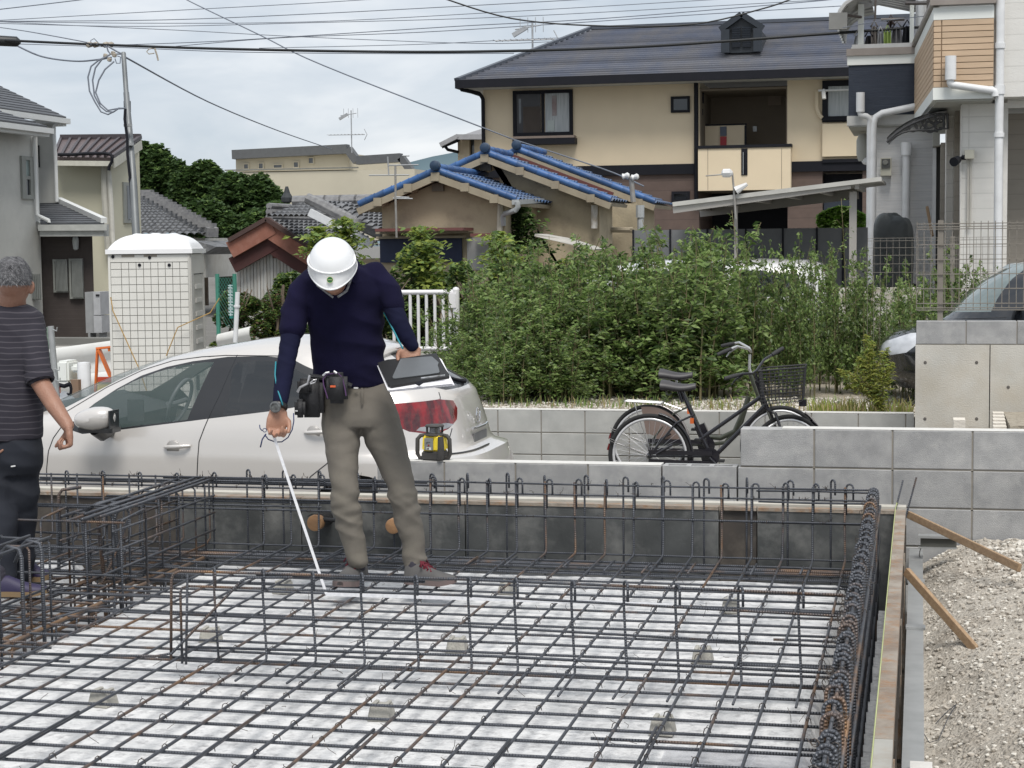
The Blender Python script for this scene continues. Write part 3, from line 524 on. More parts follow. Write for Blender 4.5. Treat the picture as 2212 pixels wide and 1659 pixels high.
# ================================================================== BUILDINGS
def pb(n,x0,y0,x1,y1,Y,t,name,m,parent,smooth=False):
    """box whose front face covers a patch of the façade plane at distance Y; t = thickness to the back (negative: proud)"""
    a = ony(*rg(n,x0,(y0+y1)/2),Y); c = ony(*rg(n,x1,(y0+y1)/2),Y); u_ = ony(*rg(n,(x0+x1)/2,y0),Y); d = ony(*rg(n,(x0+x1)/2,y1),Y)
    Y0,Y1 = (Y,Y+t) if t > 0 else (Y+t,Y)
    return MB().bx(a.x,Y0,d.z,c.x,Y1,u_.z).build(name,m,parent)
def pw(n,x0,y0,x1,y1,Y,parent,frame,pane,nv=1,nh=0,fw_=.05,t=.06,name='window',proud=.03):
    a = ony(*rg(n,x0,(y0+y1)/2),Y); c = ony(*rg(n,x1,(y0+y1)/2),Y); u_ = ony(*rg(n,(x0+x1)/2,y0),Y); d = ony(*rg(n,(x0+x1)/2,y1),Y)
    X0,X1,Z0,Z1 = a.x,c.x,d.z,u_.z; f = MB(); y0_,y1_ = Y-proud-t+.02,Y+.02
    f.bx(X0,y0_,Z0,X0+fw_,y1_,Z1); f.bx(X1-fw_,y0_,Z0,X1,y1_,Z1); f.bx(X0+fw_,y0_,Z1-fw_,X1-fw_,y1_,Z1); f.bx(X0+fw_,y0_,Z0,X1-fw_,y1_,Z0+fw_)
    for i in range(nv): x = X0+(X1-X0)*(i+1)/(nv+1); f.bx(x-fw_*.4,y0_+.004,Z0+fw_,x+fw_*.4,y1_-.004,Z1-fw_)
    for i in range(nh): z = Z0+(Z1-Z0)*(i+1)/(nh+1); f.bx(X0+fw_,y0_+.006,z-fw_*.4,X1-fw_,y1_-.006,z+fw_*.4)
    o = f.build(name,frame,parent)
    panes = pane if isinstance(pane,list) else [pane]*(nv+1)
    for i in range(nv+1):
        xa = X0+(X1-X0)*i/(nv+1); xb = X0+(X1-X0)*(i+1)/(nv+1); MB().bx(xa+fw_*.7,Y-proud,Z0+fw_*.7,xb-fw_*.7,Y-proud+.012,Z1-fw_*.7).build('pane',panes[i],o)
    return o
def roof_tiles(parent,A,Bp,C,D,nc,nr,m,amp=.025,step=.03,name='roof_tiles',sub=6,kind='stuff'):
    """corrugated tiled slope: A,B along the eave, D,C along the ridge"""
    A,Bp,C,D = map(Vector,(A,Bp,C,D)); nrm = (Bp-A).cross(D-A).normalized()
    if nrm.z < 0: nrm = -nrm
    P = []
    for j in range(nr):
        for e_ in (0,1):
            v = (j+(.02 if e_ == 0 else 1.0))/nr; row = []
            for i in range(nc*sub+1):
                u_ = i/(nc*sub); p = (A.lerp(Bp,u_)).lerp(D.lerp(C,u_),v); h = amp*abs(math.sin(PI*i/sub))**.7+step*(1-e_)
                row.append(p+nrm*h)
            P.append(row)
    b = MB(); b.grid(P); o = b.build(name,m,parent); tag(o,kind=kind); return o
def slab(parent,name,pts,t,m):
    pts = [Vector(p) for p in pts]; n = (pts[1]-pts[0]).cross(pts[2]-pts[0]).normalized()
    if n.z > 0: n = -n
    return MB().prism(pts,n*t).build(name,m,parent,fix=True)
M_CREAM = mat('cream_render',(.72,.605,.435),(.68,.57,.41),rough=.9,scale=2,bump=.1,bscale=80)
M_BLACK = mat('black_trim',(.009,.010,.014),(.013,.013,.018),rough=.6,spec=.2,scale=4)
M_ROOFB = mat('slate_blue',(.19,.205,.25),(.225,.225,.24),rough=.42,scale=1.1,stretch=(1,.3,1),contrast=.12,dirt=(.13,.16,.23),dscale=2.6,damt=.5,rnd=.22)
M_BROWN = mat('brown_tile_cladding',(.135,.095,.08),(.11,.078,.066),rough=.8,scale=5); addbump(M_BROWN,'w',1.3,'Z',.5,.02,dark=(.72,.14))
M_GLASSD = mat('dark_window_glass',(.012,.015,.02),(.02,.024,.03),rough=.06,scale=1,spec=.8)
M_GLASSM = mat('grey_window_glass',(.05,.06,.07),(.08,.09,.10),rough=.08,scale=3,spec=.8)
M_CURT = mat('net_curtain',(.33,.36,.37),(.46,.48,.49),rough=.5,scale=3,stretch=(14,14,.6),contrast=.15)
M_SHADEI = mat('shaded_cream',(.20,.165,.125),(.17,.14,.105),rough=.9,scale=2)  # cream darkened so the shade of the recess sits in the colour
ap = empty('apartment_building',(-4,47,0),'two storey cream apartment building with blue grey shingle roof and recessed balcony','building')
YA = 44.
def AX(n,x,y,Y=YA): return ony(*rg(n,x,y),Y)
wL = AX(22,920,700).x; wR = AX(23,1500,600).x; zE = AX(22,1500,550).z; zB = AX(22,2100,1065).z
balL = AX(23,110,700).x; balR = AX(23,678,700).x; garL = AX(23,905,1200).x; garR = AX(23,1165,1200).x
opL = AX(23,105,1300).x; opR = AX(23,680,1300).x; zBal = AX(23,400,950).z; zBalB = AX(23,400,1235).z
b = MB(); b.bx(wL,YA,zB,balL,YA+9,zE); b.bx(balR,YA,zB,wR,YA+9,zE); b.bx(balL,YA+2.2,zB,balR,YA+9,zE)
b.build('wall',M_CREAM,ap)
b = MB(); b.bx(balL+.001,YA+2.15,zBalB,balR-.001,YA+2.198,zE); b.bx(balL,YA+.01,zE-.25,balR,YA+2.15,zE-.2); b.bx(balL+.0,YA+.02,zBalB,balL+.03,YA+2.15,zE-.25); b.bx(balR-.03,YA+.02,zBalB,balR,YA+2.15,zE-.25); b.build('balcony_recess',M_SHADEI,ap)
b = MB(); b.bx(wL,YA+.02,0,opL,YA+9,zB-.25); b.bx(opR,YA+.02,0,garL,YA+9,zB-.25); b.bx(garR,YA+.02,0,wR,YA+9,zB-.25); b.bx(opL,YA+3,0,opR,YA+9,zB-.25); b.bx(garL,YA+1,0,garR,YA+9,zB-.3)
b.build('lower_wall',M_BROWN,ap)
MB().bx(opL,YA+2.9,0,opR,YA+2.99,zB-.3).build('opening_shade',M_BLACK,ap); MB().bx(garL+.01,YA+.5,0,garR-.01,YA+.6,zB-.3).build('opening_shade',M_BLACK,ap)  # black sheets paint the darkness inside the two openings
b = MB(); b.bx(wL-.02,YA-.06,zB-.25,balL,YA+.02,zB+.0); b.bx(balR,YA-.06,zB-.25,wR,YA+.019,zB); b.build('band',M_BLACK,ap)
# balcony front
o = pb(23,100,958,700,1232,YA-.35,.33,'balcony_wall',M_CREAM,ap)
pb(23,96,938,705,957,YA-.38,.40,'cap_rail',M_BLACK,ap); pb(23,380,962,420,1135,YA-.37,.018,'slot',M_BLACK,ap)
for x_ in (162,640): pb(23,x_,962,x_+2.5,1230,YA-.355,.004,'joint',M_SHADEI,ap)
pb(23,390,985,394,1130,YA-.39,.018,'bar',M_GALV if 'M_GALV' in globals() else M_BLACK,ap); pb(23,402,985,406,1130,YA-.39,.018,'bar',M_BLACK,ap)
pb(23,120,812,405,960,YA+.9,.05,'partition',M_CREAM,ap); pb(23,118,803,413,813,YA+.88,.09,'rail',M_BLACK,ap); pb(23,400,813,413,960,YA+.88,.06,'rail',M_BLACK,ap)
pb(23,243,820,284,880,YA+.86,.03,'sign',mat('sign_grey',(.10,.12,.16),rough=.5),ap); pb(23,243,885,284,950,YA+.86,.03,'sign',mat('sign_red',(.42,.02,.03),rough=.5),ap)
pb(23,305,568,437,588,YA+1.9,.1,'lamp',mat('lamp_white',(.6,.6,.58)),ap); pb(23,553,575,640,680,YA+2.1,.04,'panel_box',mat('panel_box',(.27,.22,.17)),ap); pb(23,455,818,480,852,YA+2.08,.06,'small_box',M_GALV,ap)
pb(23,112,600,135,670,YA+.3,.1,'meter',M_BLACK,ap); pb(23,112,705,130,745,YA+.3,.1,'meter',M_BLACK,ap)
# windows
M_IN = mat('room_dark',(.03,.03,.033),(.015,.015,.02),rough=.3,scale=2,spec=.4)
o = pw(22,1115,585,1502,880,YA,ap,M_BLACK,[M_IN,M_CURT],1,0,.085); 
pb(22,1178,690,1290,865,YA-.035,.02,'wardrobe',mat('room_brown',(.075,.06,.05)),ap)
pb(22,1150,640,1165,800,YA-.036,.01,'curtain_left',M_GLASSM,ap)
pb(22,1335,780,1380,850,YA-.045,.01,'cat_tower',mat('pale_shelf',(.5,.55,.53)),ap)
pb(22,1365,620,1395,750,YA-.046,.01,'hanging_cloth',mat('red_brown_cloth',(.22,.13,.13),(.4,.4,.4),scale=4),ap)
pb(22,1108,896,1512,935,YA-.35,.36,'sill_box',M_BLACK,ap); pb(22,1112,880,1508,895,YA-.33,.30,'sill_top',mat('sill_pale',(.25,.2,.17)),ap)
a = AX(22,2137,625); pw(22,2137,625,2260,730,YA,ap,M_BLACK,M_GLASSD,0,0,.06)
pw(23,905,520,1180,790,YA,ap,M_BLACK,[M_CURT],0,0,.14); pb(23,905,800,1165,1012,YA-.14,.14,'panel',M_CREAM,ap); pb(23,900,766,1180,775,YA-.2,.04,'rail',M_BLACK,ap)
pb(23,905,1030,1172,1052,YA-.1,.1,'lintel',M_BLACK,ap); pb(23,915,1200,1080,1390,YA+.35,.05,'dark_car_shape',mat('shutter_blue',(.035,.045,.065),rough=.3),ap)
pw(22,2142,1240,2260,1310,YA+.02,ap,M_BLACK,M_GLASSD,0,0,.06)
# pipes
for n_,x_,y0,y1,w_,mm in ((23,87,520,1300,.055,M_BLACK),(22,918,640,945,.05,M_BLACK)):
    a = AX(n_,x_,y0,YA-.1); c = AX(n_,x_,y1,YA-.1); b = MB(); b.tube([a,(a.x,a.y,c.z)],w_,10); b.build('downpipe',mm,ap,smooth=30)
b = MB(); b.tube([AX(22,772,555,YA-.6),AX(22,778,580,YA-.6),AX(22,895,606,YA-.2),AX(22,912,630,YA-.1),AX(22,918,645,YA-.1)],.05,8); b.build('downpipe',M_BLACK,ap,smooth=30)
b = MB(); b.tube([AX(23,868,590,YA-.06),AX(23,868,700,YA-.06),AX(23,885,745,YA-.06),AX(23,905,765,YA-.06)],.05,8); b.build('aircon_pipe',M_CREAM,ap,smooth=30)
b = MB(); b.tube([AX(23,880,588,YA-.7),AX(23,1075,582,YA-.7)],.025,8); b.build('laundry_pole',mat('pole_grey',(.5,.5,.48)),ap,smooth=30)
b = MB(); c_ = AX(23,912,588,YA-.7); b.tube([c_+Vector((0,.7,.05)),c_,c_+Vector((.02,-.05,-.2))],.05,8); b.build('bracket',MATS['pole_grey'],ap,smooth=30)
# hip roof of shingle courses
eL = AX(22,748,528,YA-.9); zE2 = eL.z; eR = AX(23,1700,430,YA-.9); rl = AX(22,1620,195,YA+4.6); zR = rl.z
E0 = Vector((eL.x,YA-.9,zE2)); E1 = Vector((wR+2,YA-.9,zE2)); R0_ = Vector((rl.x,YA+4.6,zR)); R1_ = Vector((wR+2,YA+4.6,zR)); NC = 24
for i in range(NC):
    v0,v1 = i/NC,(i+1)/NC; p0 = E0.lerp(R0_,v0); p1 = E1.lerp(R1_,v0); q1 = E1.lerp(R1_,v1); q0 = E0.lerp(R0_,v1); lift = Vector((0,-.02,.045))
    nseg = 14; b = MB()
    for s_ in range(nseg):
        a0,a1 = s_/nseg,(s_+1)/nseg; b._add([p0.lerp(p1,a0)+lift,p0.lerp(p1,a1)+lift,q0.lerp(q1,a1),q0.lerp(q1,a0)],[(0,1,2,3)]); b._add([p0.lerp(p1,a0)-lift*.2,p0.lerp(p1,a1)-lift*.2,p0.lerp(p1,a1)+lift,p0.lerp(p1,a0)+lift],[(0,1,2,3)])
    b.build('shingle_course',M_ROOFB,ap)
b = MB(); b._add([E0,E1,R1_,R0_,Vector((eL.x,YA+10.1,zE2)),Vector((E1.x,YA+10.1,zE2))],[(0,3,4),(3,2,5,4)]); b.build('roof_back',M_ROOFB,ap)
b = MB(); b.bar(E0+Vector((0,-.02,-.07)),E1+Vector((0,-.02,-.07)),.1,.2); b.build('gutter',M_BLACK,ap)
b = MB(); b.bar(E0+Vector((0,0,-.07)),Vector((eL.x,YA+10,zE2-.07)),.1,.2); b.build('gutter',M_BLACK,ap)
MB().bx(eL.x+.1,YA-.84,zE2-.15,wR+2,YA,zE2-.11).build('soffit',mat('soffit_white',(.55,.55,.53)),ap)
MB().bx(eL.x+.06,YA+.001,zE2-.15,wL,YA+9.9,zE2-.11).build('soffit',MATS['soffit_white'],ap)
b = MB(); b.bar(R0_+Vector((0,0,.05)),R1_+Vector((0,0,.05)),.25,.09); b.bar(E0+Vector((0,0,.05)),R0_+Vector((0,0,.07)),.16,.07); b.build('ridge_cap',mat('ridge_metal',(.07,.08,.10),rough=.4),ap)
# roof vent dormer
dv = YA+.7; a = ony(*rg(23,265,345),dv); c = ony(*rg(23,503,345),dv); top = ony(*rg(23,385,110),dv); sh = ony(*rg(23,385,190),dv); M_DORM = mat('dormer_slate',(.012,.016,.022),(.02,.025,.03),rough=.5,scale=3)
xm_ = (a.x+c.x)/2; P5 = [(a.x,dv,a.z),(c.x,dv,a.z),(c.x,dv,sh.z),(xm_,dv,top.z),(a.x,dv,sh.z)]
MB().prism(P5,(0,2.6,0)).build('dormer',M_DORM,ap,fix=True)
b = MB(); b.bar(Vector(P5[4])+Vector((-.08,-.06,.0)),Vector(P5[3])+Vector((0,-.06,.06)),.12,.14); b.bar(Vector(P5[2])+Vector((.08,-.06,.0)),Vector(P5[3])+Vector((0,-.06,.06)),.12,.14); b.bx(a.x-.05,dv-.14,a.z,a.x+.16,dv-.01,sh.z); b.bx(c.x-.16,dv-.14,a.z,c.x+.05,dv-.01,sh.z); b.build('dormer_frame',mat('dormer_trim',(.02,.026,.035),rough=.4),ap)
for s_ in (0,1):
    for k in range(8):
        x0_ = a.x+.22+s_*(c.x-a.x-.40)/2; x1_ = x0_+(c.x-a.x-.50)/2; z_ = a.z+.12+k*(sh.z-a.z-.12)/8; MB().box(((x0_+x1_)/2,dv-.05,z_+.06),(x1_-x0_,.05,.09),Matrix.Rotation(.5,3,'X')).build('slat',MATS['dormer_trim'],ap)
# antennas
def antenna(n,x,y0,y1,Y,label,scale=1.):
    a = ony(*rg(n,x,y0),Y); c = ony(*rg(n,x,y1),Y); r_ = empty('tv_antenna',(a.x,Y,a.z),label,'antenna')
    m_ = mat('antenna_grey',(.42,.43,.44),(.3,.31,.32),rough=.4,metal=.3); b = MB(); b.tube([a,(a.x,Y,c.z)],.028*scale,8); b.build('mast',m_,r_)
    h = c.z-a.z; z1 = a.z+h*.42; z2 = a.z+h*.93; L_ = 1.05*scale
    b = MB(); b.tube([(a.x-L_,Y-.1,z1+.02),(a.x+L_*.62,Y-.1,z1)],.020*scale,6)
    for k in range(11): xx = a.x-L_+k*L_*1.55/10; b.tube([(xx,Y-.25-.12,z1+.02),(xx,Y+.12,z1+.02)],.009*scale,5)
    b.tube([(a.x+L_*.6,Y-.1,z1-.25*scale),(a.x+L_*.72,Y-.1,z1),(a.x+L_*.6,Y-.1,z1+.25*scale)],.016*scale,6); b.build('boom',m_,r_)
    b = MB(); b.tube([(a.x-.5*scale,Y,z2-.1),(a.x+.25*scale,Y,z2)],.018*scale,6); b.box((a.x-.35*scale,Y-.05,z2-.16),(.45*scale,.1,.12*scale),Matrix.Rotation(-.5,3,'Y'))
    for k in range(4): xx = a.x-.35*scale+.22*k*scale; b.tube([(xx,Y,z2-.2*scale),(xx,Y,z2+.22*scale)],.010*scale,5)
    b.build('boom',m_,r_)
antenna(22,1240,345,150,YA+5,'tv antenna with two booms on the apartment roof, near the thick cable',1.0)
antenna(22,68,990,715,88,'tv antenna standing on the flat roofed beige building',1.15)
def small_house(): pass
# --- building slice left of the apartment
sb = empty('small_cream_house',(-9,60,0),'small cream house with shallow roof peeping out left of the apartment building','house')
pb(22,755,900,830,1110,56,4,'wall',M_CREAM,sb); pb(22,862,900,925,1110,56,4,'wall',M_CREAM,sb); pb(22,825,900,865,1110,56.2,3,'window',M_GLASSM,sb)
A_ = [ony(*rg(22,x,y),Y) for x,y,Y in ((645,940,55.2),(755,895,55.2),(920,893,55.2),(925,830,59),(800,868,59))]
slab(sb,'roof',[A_[0],A_[1],A_[4]],.12,M_BLACK); b = MB(); b.bar(A_[0],ony(*rg(22,760,882),55.2),.25,.14); b.bar(ony(*rg(22,760,888),55.2),ony(*rg(22,925,888),55.2),.25,.16); b.build('eave',mat('eave_grey',(.35,.35,.36)),sb)
slab(sb,'roof',[ony(*rg(22,760,885),55.2),ony(*rg(22,930,885),55.2),ony(*rg(22,930,828),59),ony(*rg(22,815,865),58)],.1,mat('grey_roof_metal',(.25,.25,.26)))
b = MB(); b.tube([ony(*rg(22,670,945),55.3),ony(*rg(22,690,970),55.4),ony(*rg(22,755,985),56)],.05,8); b.build('downpipe',M_BLACK,sb)
# big beige building
bb = empty('beige_building',(-35,95,0),'large plain beige flat roofed building with a row of small windows near its top','building'); YB = 90
M_BEIGE = mat('beige_render',(.52,.48,.38),(.47,.43,.34),rough=.9,scale=.6,contrast=.3)
pb(21,1455,1108,2690,1560,YB,20,'wall',M_BEIGE,bb); pb(21,1528,1000,2262,1106,YB+3,12,'upper_wall',M_BEIGE,bb)
b = MB(); z_ = lambda n,x,y,Y: ony(*rg(n,x,y),Y)
b.bar(z_(21,1515,1003,YB+2.8),z_(22,45,966,YB+2.8),.6,.5); b.bar(z_(22,45,966,YB+2.8),z_(22,105,1048,YB+2.8),.6,.4); b.bar(z_(22,105,1040,YB+.5),z_(22,390,1022,YB+.5),.6,.45); b.bar(z_(22,390,1022,YB+.5),z_(22,470,1130,YB+.5),.6,.35); b.build('roof_edge',mat('roof_edge_dark',(.10,.105,.11),rough=.6),bb)
b = MB(); b.bx(z_(21,1455,1106,YB-.1).x,YB-.1,z_(21,1455,1108,YB).z,z_(21,2320,1106,YB).x,YB+.1,z_(21,1455,1100,YB).z); b.build('coping',mat('coping_grey',(.2,.2,.18)),bb)
for x0,y0,x1,y1 in ((1578,1058,1616,1100),(1673,1053,1712,1098),(1770,1062,1835,1094),(1900,1045,1940,1090),(1996,1017,2037,1064)): pw(21,x0,y0,x1,y1,YB+3,bb,M_BEIGE,M_GLASSM,0,0,.06)
# mountains and tree-covered hill
M_HILL = mat('hazed_forest',(.13,.19,.22),(.16,.22,.25),rough=1,scale=.002)  # forest colour shifted to blue, distant haze painted in
xs = np.linspace(-4200,3000,60); pts = []
for x in xs: pts.append((x,9000,430+190*noise.noise((x*.0007,2.2,0))+60*noise.noise((x*.004,1,0))+ (70 if -2300 < x < -1200 else 0)))
b = MB(); b.grid([[(p[0],p[1],p[2]*s) for p in pts] if s else [(p[0],p[1]-1500,0) for p in pts] for s in (1,.6,0)]); tag(b.build('hills',M_HILL,smooth='all'),kind='structure')
# --- blue tiled houses
M_STUC = mat('old_stucco',(.47,.40,.28),(.34,.285,.20),rough=.95,scale=1.0,contrast=.25,dirt=(.20,.17,.13),dscale=1.7,damt=.7,bump=.25,bscale=25)
M_BLUE = mat('blue_glazed_tile',(.04,.12,.31),(.03,.085,.22),rough=.5,scale=3,contrast=.2,dirt=(.08,.13,.22),dscale=4,damt=.5,rnd=.22)
M_BLUE2 = mat('blue_field_tile',(.045,.11,.25),(.08,.10,.14),rough=.4,scale=3,contrast=.2,dirt=(.10,.10,.10),dscale=3,damt=.5)
M_PALEW = mat('pale_eave_wood',(.33,.29,.215),(.25,.21,.155),rough=.9,scale=4)
M_NAVYT = mat('ridge_end_dark',(.02,.045,.09),rough=.4)
def verge(root,P,Q,n,r):
    P,Q = Vector(P),Vector(Q)
    for i in range(n):
        a = P.lerp(Q,i/n); c = P.lerp(Q,(i+1.10)/n if i < n-1 else 1); b = MB(); b.tube([a,a.lerp(c,.12),c],[r*1.10,r*.98,r*.9],10); b.build('verge_tile',M_BLUE,root,smooth=40)
def gable_house(label,Y,apx,le,re,base,depth,nl,nr,r,beams,tiles_right=None,ridge_len=None,vent=None):
    root = empty('tiled_house',(ony(*apx,Y).x,Y+2,0),label,'house')
    A = ony(*apx,Y); Lp = ony(*le,Y); Rp = ony(*re,Y); zb = .0
    wl = ony(*base[0],Y).x; wr = ony(*base[1],Y).x; dn = Vector((0,0,-.30))
    def on(x): # roof underside height
        return (A.z+(Lp.z-A.z)*(A.x-x)/(A.x-Lp.x) if x < A.x else A.z+(Rp.z-A.z)*(x-A.x)/(Rp.x-A.x))-.17
    MB().prism([(wl,Y+.35,zb),(wr,Y+.35,zb),(wr,Y+.35,on(wr)),(A.x,Y+.35,A.z-.17),(wl,Y+.35,on(wl))],(0,depth-.5,0)).build('wall',M_STUC,root,fix=True)
    for s_,E_ in ((0,Lp),(1,Rp)):
        slab(root,'roof_board',[A+Vector((0,.02,-.07)),E_+Vector((0,.02,-.07)),E_+Vector((0,depth,-.07)),A+Vector((0,depth,-.07))],.06,M_PALEW)
        E3 = E_+Vector((0,.15,-.06)); roof_tiles(root,E3,E_+Vector((0,depth,-.06)),A+Vector((0,depth,-.04)),A+Vector((0,.15,-.04)),max(4,int(depth/.28)),nl if s_ == 0 else nr,M_BLUE2,amp=.05,step=.03,name='roof_tiles')
        MB().bar(A+Vector((0,.0,-.13)),E_+Vector((0,.0,-.13)),.08,.11).build('bargeboard',M_PALEW,root)
    verge(root,A+Vector((0,.05,0)),Lp+Vector((0,.05,0)),nl,r); verge(root,A+Vector((0,.05,0)),Rp+Vector((0,.05,0)),nr,r)
    b = MB(); b.lathe(A+Vector((0,-.12,r*1.1)),[(r*.5,0),(r*1.3,.02),(r*1.42,.05),(r*1.42,.12),(r*1.1,.15)],(0,1,0),20); b.build('ridge_end',M_NAVYT,root,smooth=40)
    rl_ = ridge_len or depth; k = max(3,int(rl_/.38))
    for i in range(k): b = MB(); b.tube([A+Vector((0,.1+rl_*i/k,r*.8)),A+Vector((0,.1+rl_*(i+1.08)/k,r*.8))],[r*1.05,r*.95],10); b.build('ridge_tile',M_BLUE,root,smooth=40)
    for x_,n_ in beams:
        p = ony(*rg(22,x_,n_),Y); MB().bx(p.x-.07,Y-.06,p.z-.08,p.x+.07,Y+.4,p.z+.06).build('beam_end',M_PALEW,root)
    if vent:
        p = ony(*rg(22,vent[0],vent[1]),Y+.35); q = ony(*rg(22,vent[2],vent[3]),Y+.35); v = MB(); v.bx(p.x,Y+.31,q.z,q.x,Y+.35,p.z); v.build('vent',mat('vent_dark',(.06,.05,.045),(.10,.08,.06),scale=30),root)
        for kk in range(5): xx = p.x+(q.x-p.x)*(kk+.5)/5; MB().bx(xx-.02,Y+.28,q.z,xx+.02,Y+.309,p.z).build('vent_bar',mat('vent_bar',(.2,.18,.15)),root)
    return root
h1 = gable_house('front blue tiled house with a single gable and red brown canopy over its window',29.,rg(22,612,1100),rg(22,108,1322),rg(22,1130,1285),(rg(22,225,1400),rg(22,1030,1400)),3.4,9,8,.062,
    [(612,1142),(435,1215),(240,1305),(803,1210),(992,1285)],vent=(592,1190,668,1240))
h2 = gable_house('middle blue tiled house with weathered tan gable and small square vent',31.6,rg(22,935,985),rg(22,560,1150),rg(22,1745,1290),(rg(22,1000,1400),rg(22,1650,1400)),1.9,6,12,.066,
    [(930,1022),(1160,1105),(1388,1195),(1618,1282)],vent=(905,1066,975,1106))
h3 = gable_house('rear blue tiled house whose long right roof edge reaches furthest right',34.5,rg(22,1138,965),rg(22,1000,1040),rg(22,2030,1305),(rg(22,1400,1400),rg(22,1915,1400)),2.5,3,13,.068,
    [(1745,1270),(1930,1310)])
b = MB(); b.bar(ony(*rg(22,1100,1010),33.9),ony(*rg(22,1760,1262),33.9),.06,.09); b.build('red_flashing',mat('red_brown_metal',(.13,.035,.03),(.10,.04,.035),rough=.5,scale=6),h3)
# gutters, canopy, pipes
M_RED = mat('red_brown_canopy',(.16,.05,.045),(.12,.05,.045),rough=.6,scale=6)
pb(22,218,1478,790,1497,28.6,.7,'canopy',M_RED,h1); pb(22,222,1500,785,1512,28.9,.4,'canopy_soffit',M_PALEW,h1); pb(22,835,1512,1030,1532,28.8,.4,'canopy',M_RED,h1)
pb(22,225,1530,790,1545,29.1,.2,'lintel',M_PALEW,h1); pb(22,250,1545,780,1700,29.28,.05,'window',mat('navy_shade',(.01,.02,.06),rough=.6),h1); pb(22,815,1540,1030,1750,29.3,.04,'grey_panel',mat('grey_panel',(.36,.36,.36),(.3,.3,.3)),h1)
b = MB(); b.tube([ony(*rg(22,1140,1308),28.9),ony(*rg(22,1145,1340),28.9),ony(*rg(22,1130,1362),28.9),ony(*rg(22,1060,1385),29.2),ony(*rg(22,1048,1400),29.25),ony(*rg(22,1050,1460),29.3)],.045,10); b.build('downpipe',mat('grey_pvc',(.40,.42,.43),rough=.4),h1,smooth=40)
b = MB(); b.bar(ony(*rg(22,1128,1310),28.9),ony(*rg(22,1295,1300),31.5),.12,.08); b.build('gutter',MATS['grey_pvc'],h1)
b = MB(); b.tube([ony(*rg(22,1030,1320),29.3),ony(*rg(22,1025,1500),29.3)],.05,8); b.build('downpipe',mat('cream_pvc',(.55,.52,.43)),h1)
b = MB(); b.tube([ony(*rg(22,1640,1330),31.8),ony(*rg(22,1638,1480),31.8)],.06,8); b.build('downpipe',mat('peeling_white',(.62,.62,.6),(.3,.25,.18),scale=8),h2)
pb(22,1650,1320,1915,1760,34.0,1,'side_wall',M_STUC,h3); pb(22,1680,1555,1755,1640,33.95,.1,'window',M_BLACK,h3)
b = MB(); b.tube([ony(*rg(22,1660,1490),33.2),ony(*rg(22,1890,1490),33.2)],.05,8); b.tube([ony(*rg(22,1890,1480),33.2),ony(*rg(22,1890,1500),33.2)],.07,8); b.build('laundry_pole',M_PALEW,h3)
pb(22,1650,1468,1720,1480,33.2,.7,'small_canopy',MATS['peeling_white'],h3)
b = MB(); b.tube([ony(*rg(22,1938,1400),33.4),ony(*rg(22,1940,1590),33.4)],.06,10); b.tube([ony(*rg(22,1936,1330),33.4),ony(*rg(22,1936,1410),33.4)],.08,10); b.build('downpipe',MATS['grey_pvc'],h3,smooth=30)
tag(MB().prism([ony(*rg(22,1255,1515),27),ony(*rg(22,1420,1545),27),ony(*rg(22,1645,1615),26.5),ony(*rg(22,1640,1622),26.5),ony(*rg(22,1250,1530),27)],(0,.9,0)).build('white_sheet',mat('white_sheet',(.42,.40,.36)),fix=True),'pale corrugated lean-to sheet showing between the bushes below the middle tiled house','sheet')
# roof-top power entry posts and low antennas
def post(n,pts,Y,r,label,name='service_mast',heads=()):
    root = empty(name,ony(*rg(n,*pts[0]),Y)[:],label,'mast'); b = MB(); b.tube([ony(*rg(n,*p),Y) for p in pts],r,8); b.build('pole',mat('weathered_steel',(.33,.33,.32),(.22,.2,.18),rough=.6,metal=.2),root,smooth=30)
    for h in heads: p = ony(*rg(n,*h),Y-.05); b = MB(); b.lathe((p.x-.1,p.y,p.z),[(.03,0),(.06,.02),(.045,.06),(.06,.12),(.03,.15)],(1,0,.2),10); b.build('insulator',mat('white_porcelain',(.72,.72,.72),rough=.3),root,smooth=30)
    return root
post(22,[(1892,1310),(1885,1230),(1880,1160),(1868,1150)],33.5,.05,'service mast with two white insulators at the right end of the blue roofs',heads=((1852,1145),(1912,1152)))
pm = post(22,[(358,1540),(352,1300),(350,1075)],27.5,.018,'thin rusty antenna mast in front of the foremost blue tiled house','antenna_mast')
b = MB()
for (x0,y0,x1,y1) in ((300,1072,500,1068),(335,1285,462,1288),(345,1276,440,1280),(180,1136,440,1134),(300,1015,308,1138),(395,1010,440,1010)): b.tube([ony(*rg(22,x0,y0),27.5),ony(*rg(22,x1,y1),27.5)],.012,6)
b.build('boom',MATS['antenna_grey'],pm)
# --- grey tiled roofs and the red gable, left of centre
M_GT = mat('grey_roof_tile',(.16,.165,.175),(.075,.078,.085),rough=.6,scale=5,contrast=.2,dirt=(.27,.275,.28),dscale=6,damt=.6)
gh = empty('grey_tiled_house',(-21,52,0),'old house with a sloping grey tile roof between the cream house and the trees','house')
a,c,d = ony(*rg(21,905,1535),50),ony(*rg(21,1360,1530),50),ony(*rg(21,905,1290),55)
e4 = ony(*rg(21,930,1290),55); roof_tiles(gh,(a.x-4,a.y,a.z),c,e4+Vector((0,0,0)),(a.x-4,e4.y,e4.z),26,14,M_GT,amp=.07,step=.05)
b = MB(); b.bar(e4+Vector((0,0,.1)),c+Vector((.1,0,.1)),.35,.28); b.build('ridge_tile_row',mat('ridge_grey',(.13,.13,.14),(.25,.25,.25),rough=.7,scale=10),gh)
for k in range(14): t_ = (k+.5)/14; p = e4.lerp(c,t_); b = MB(); b.box(p+Vector((0,0,.28)),(.5,.3,.12)); b.build('ridge_tile',MATS['ridge_grey'],gh)
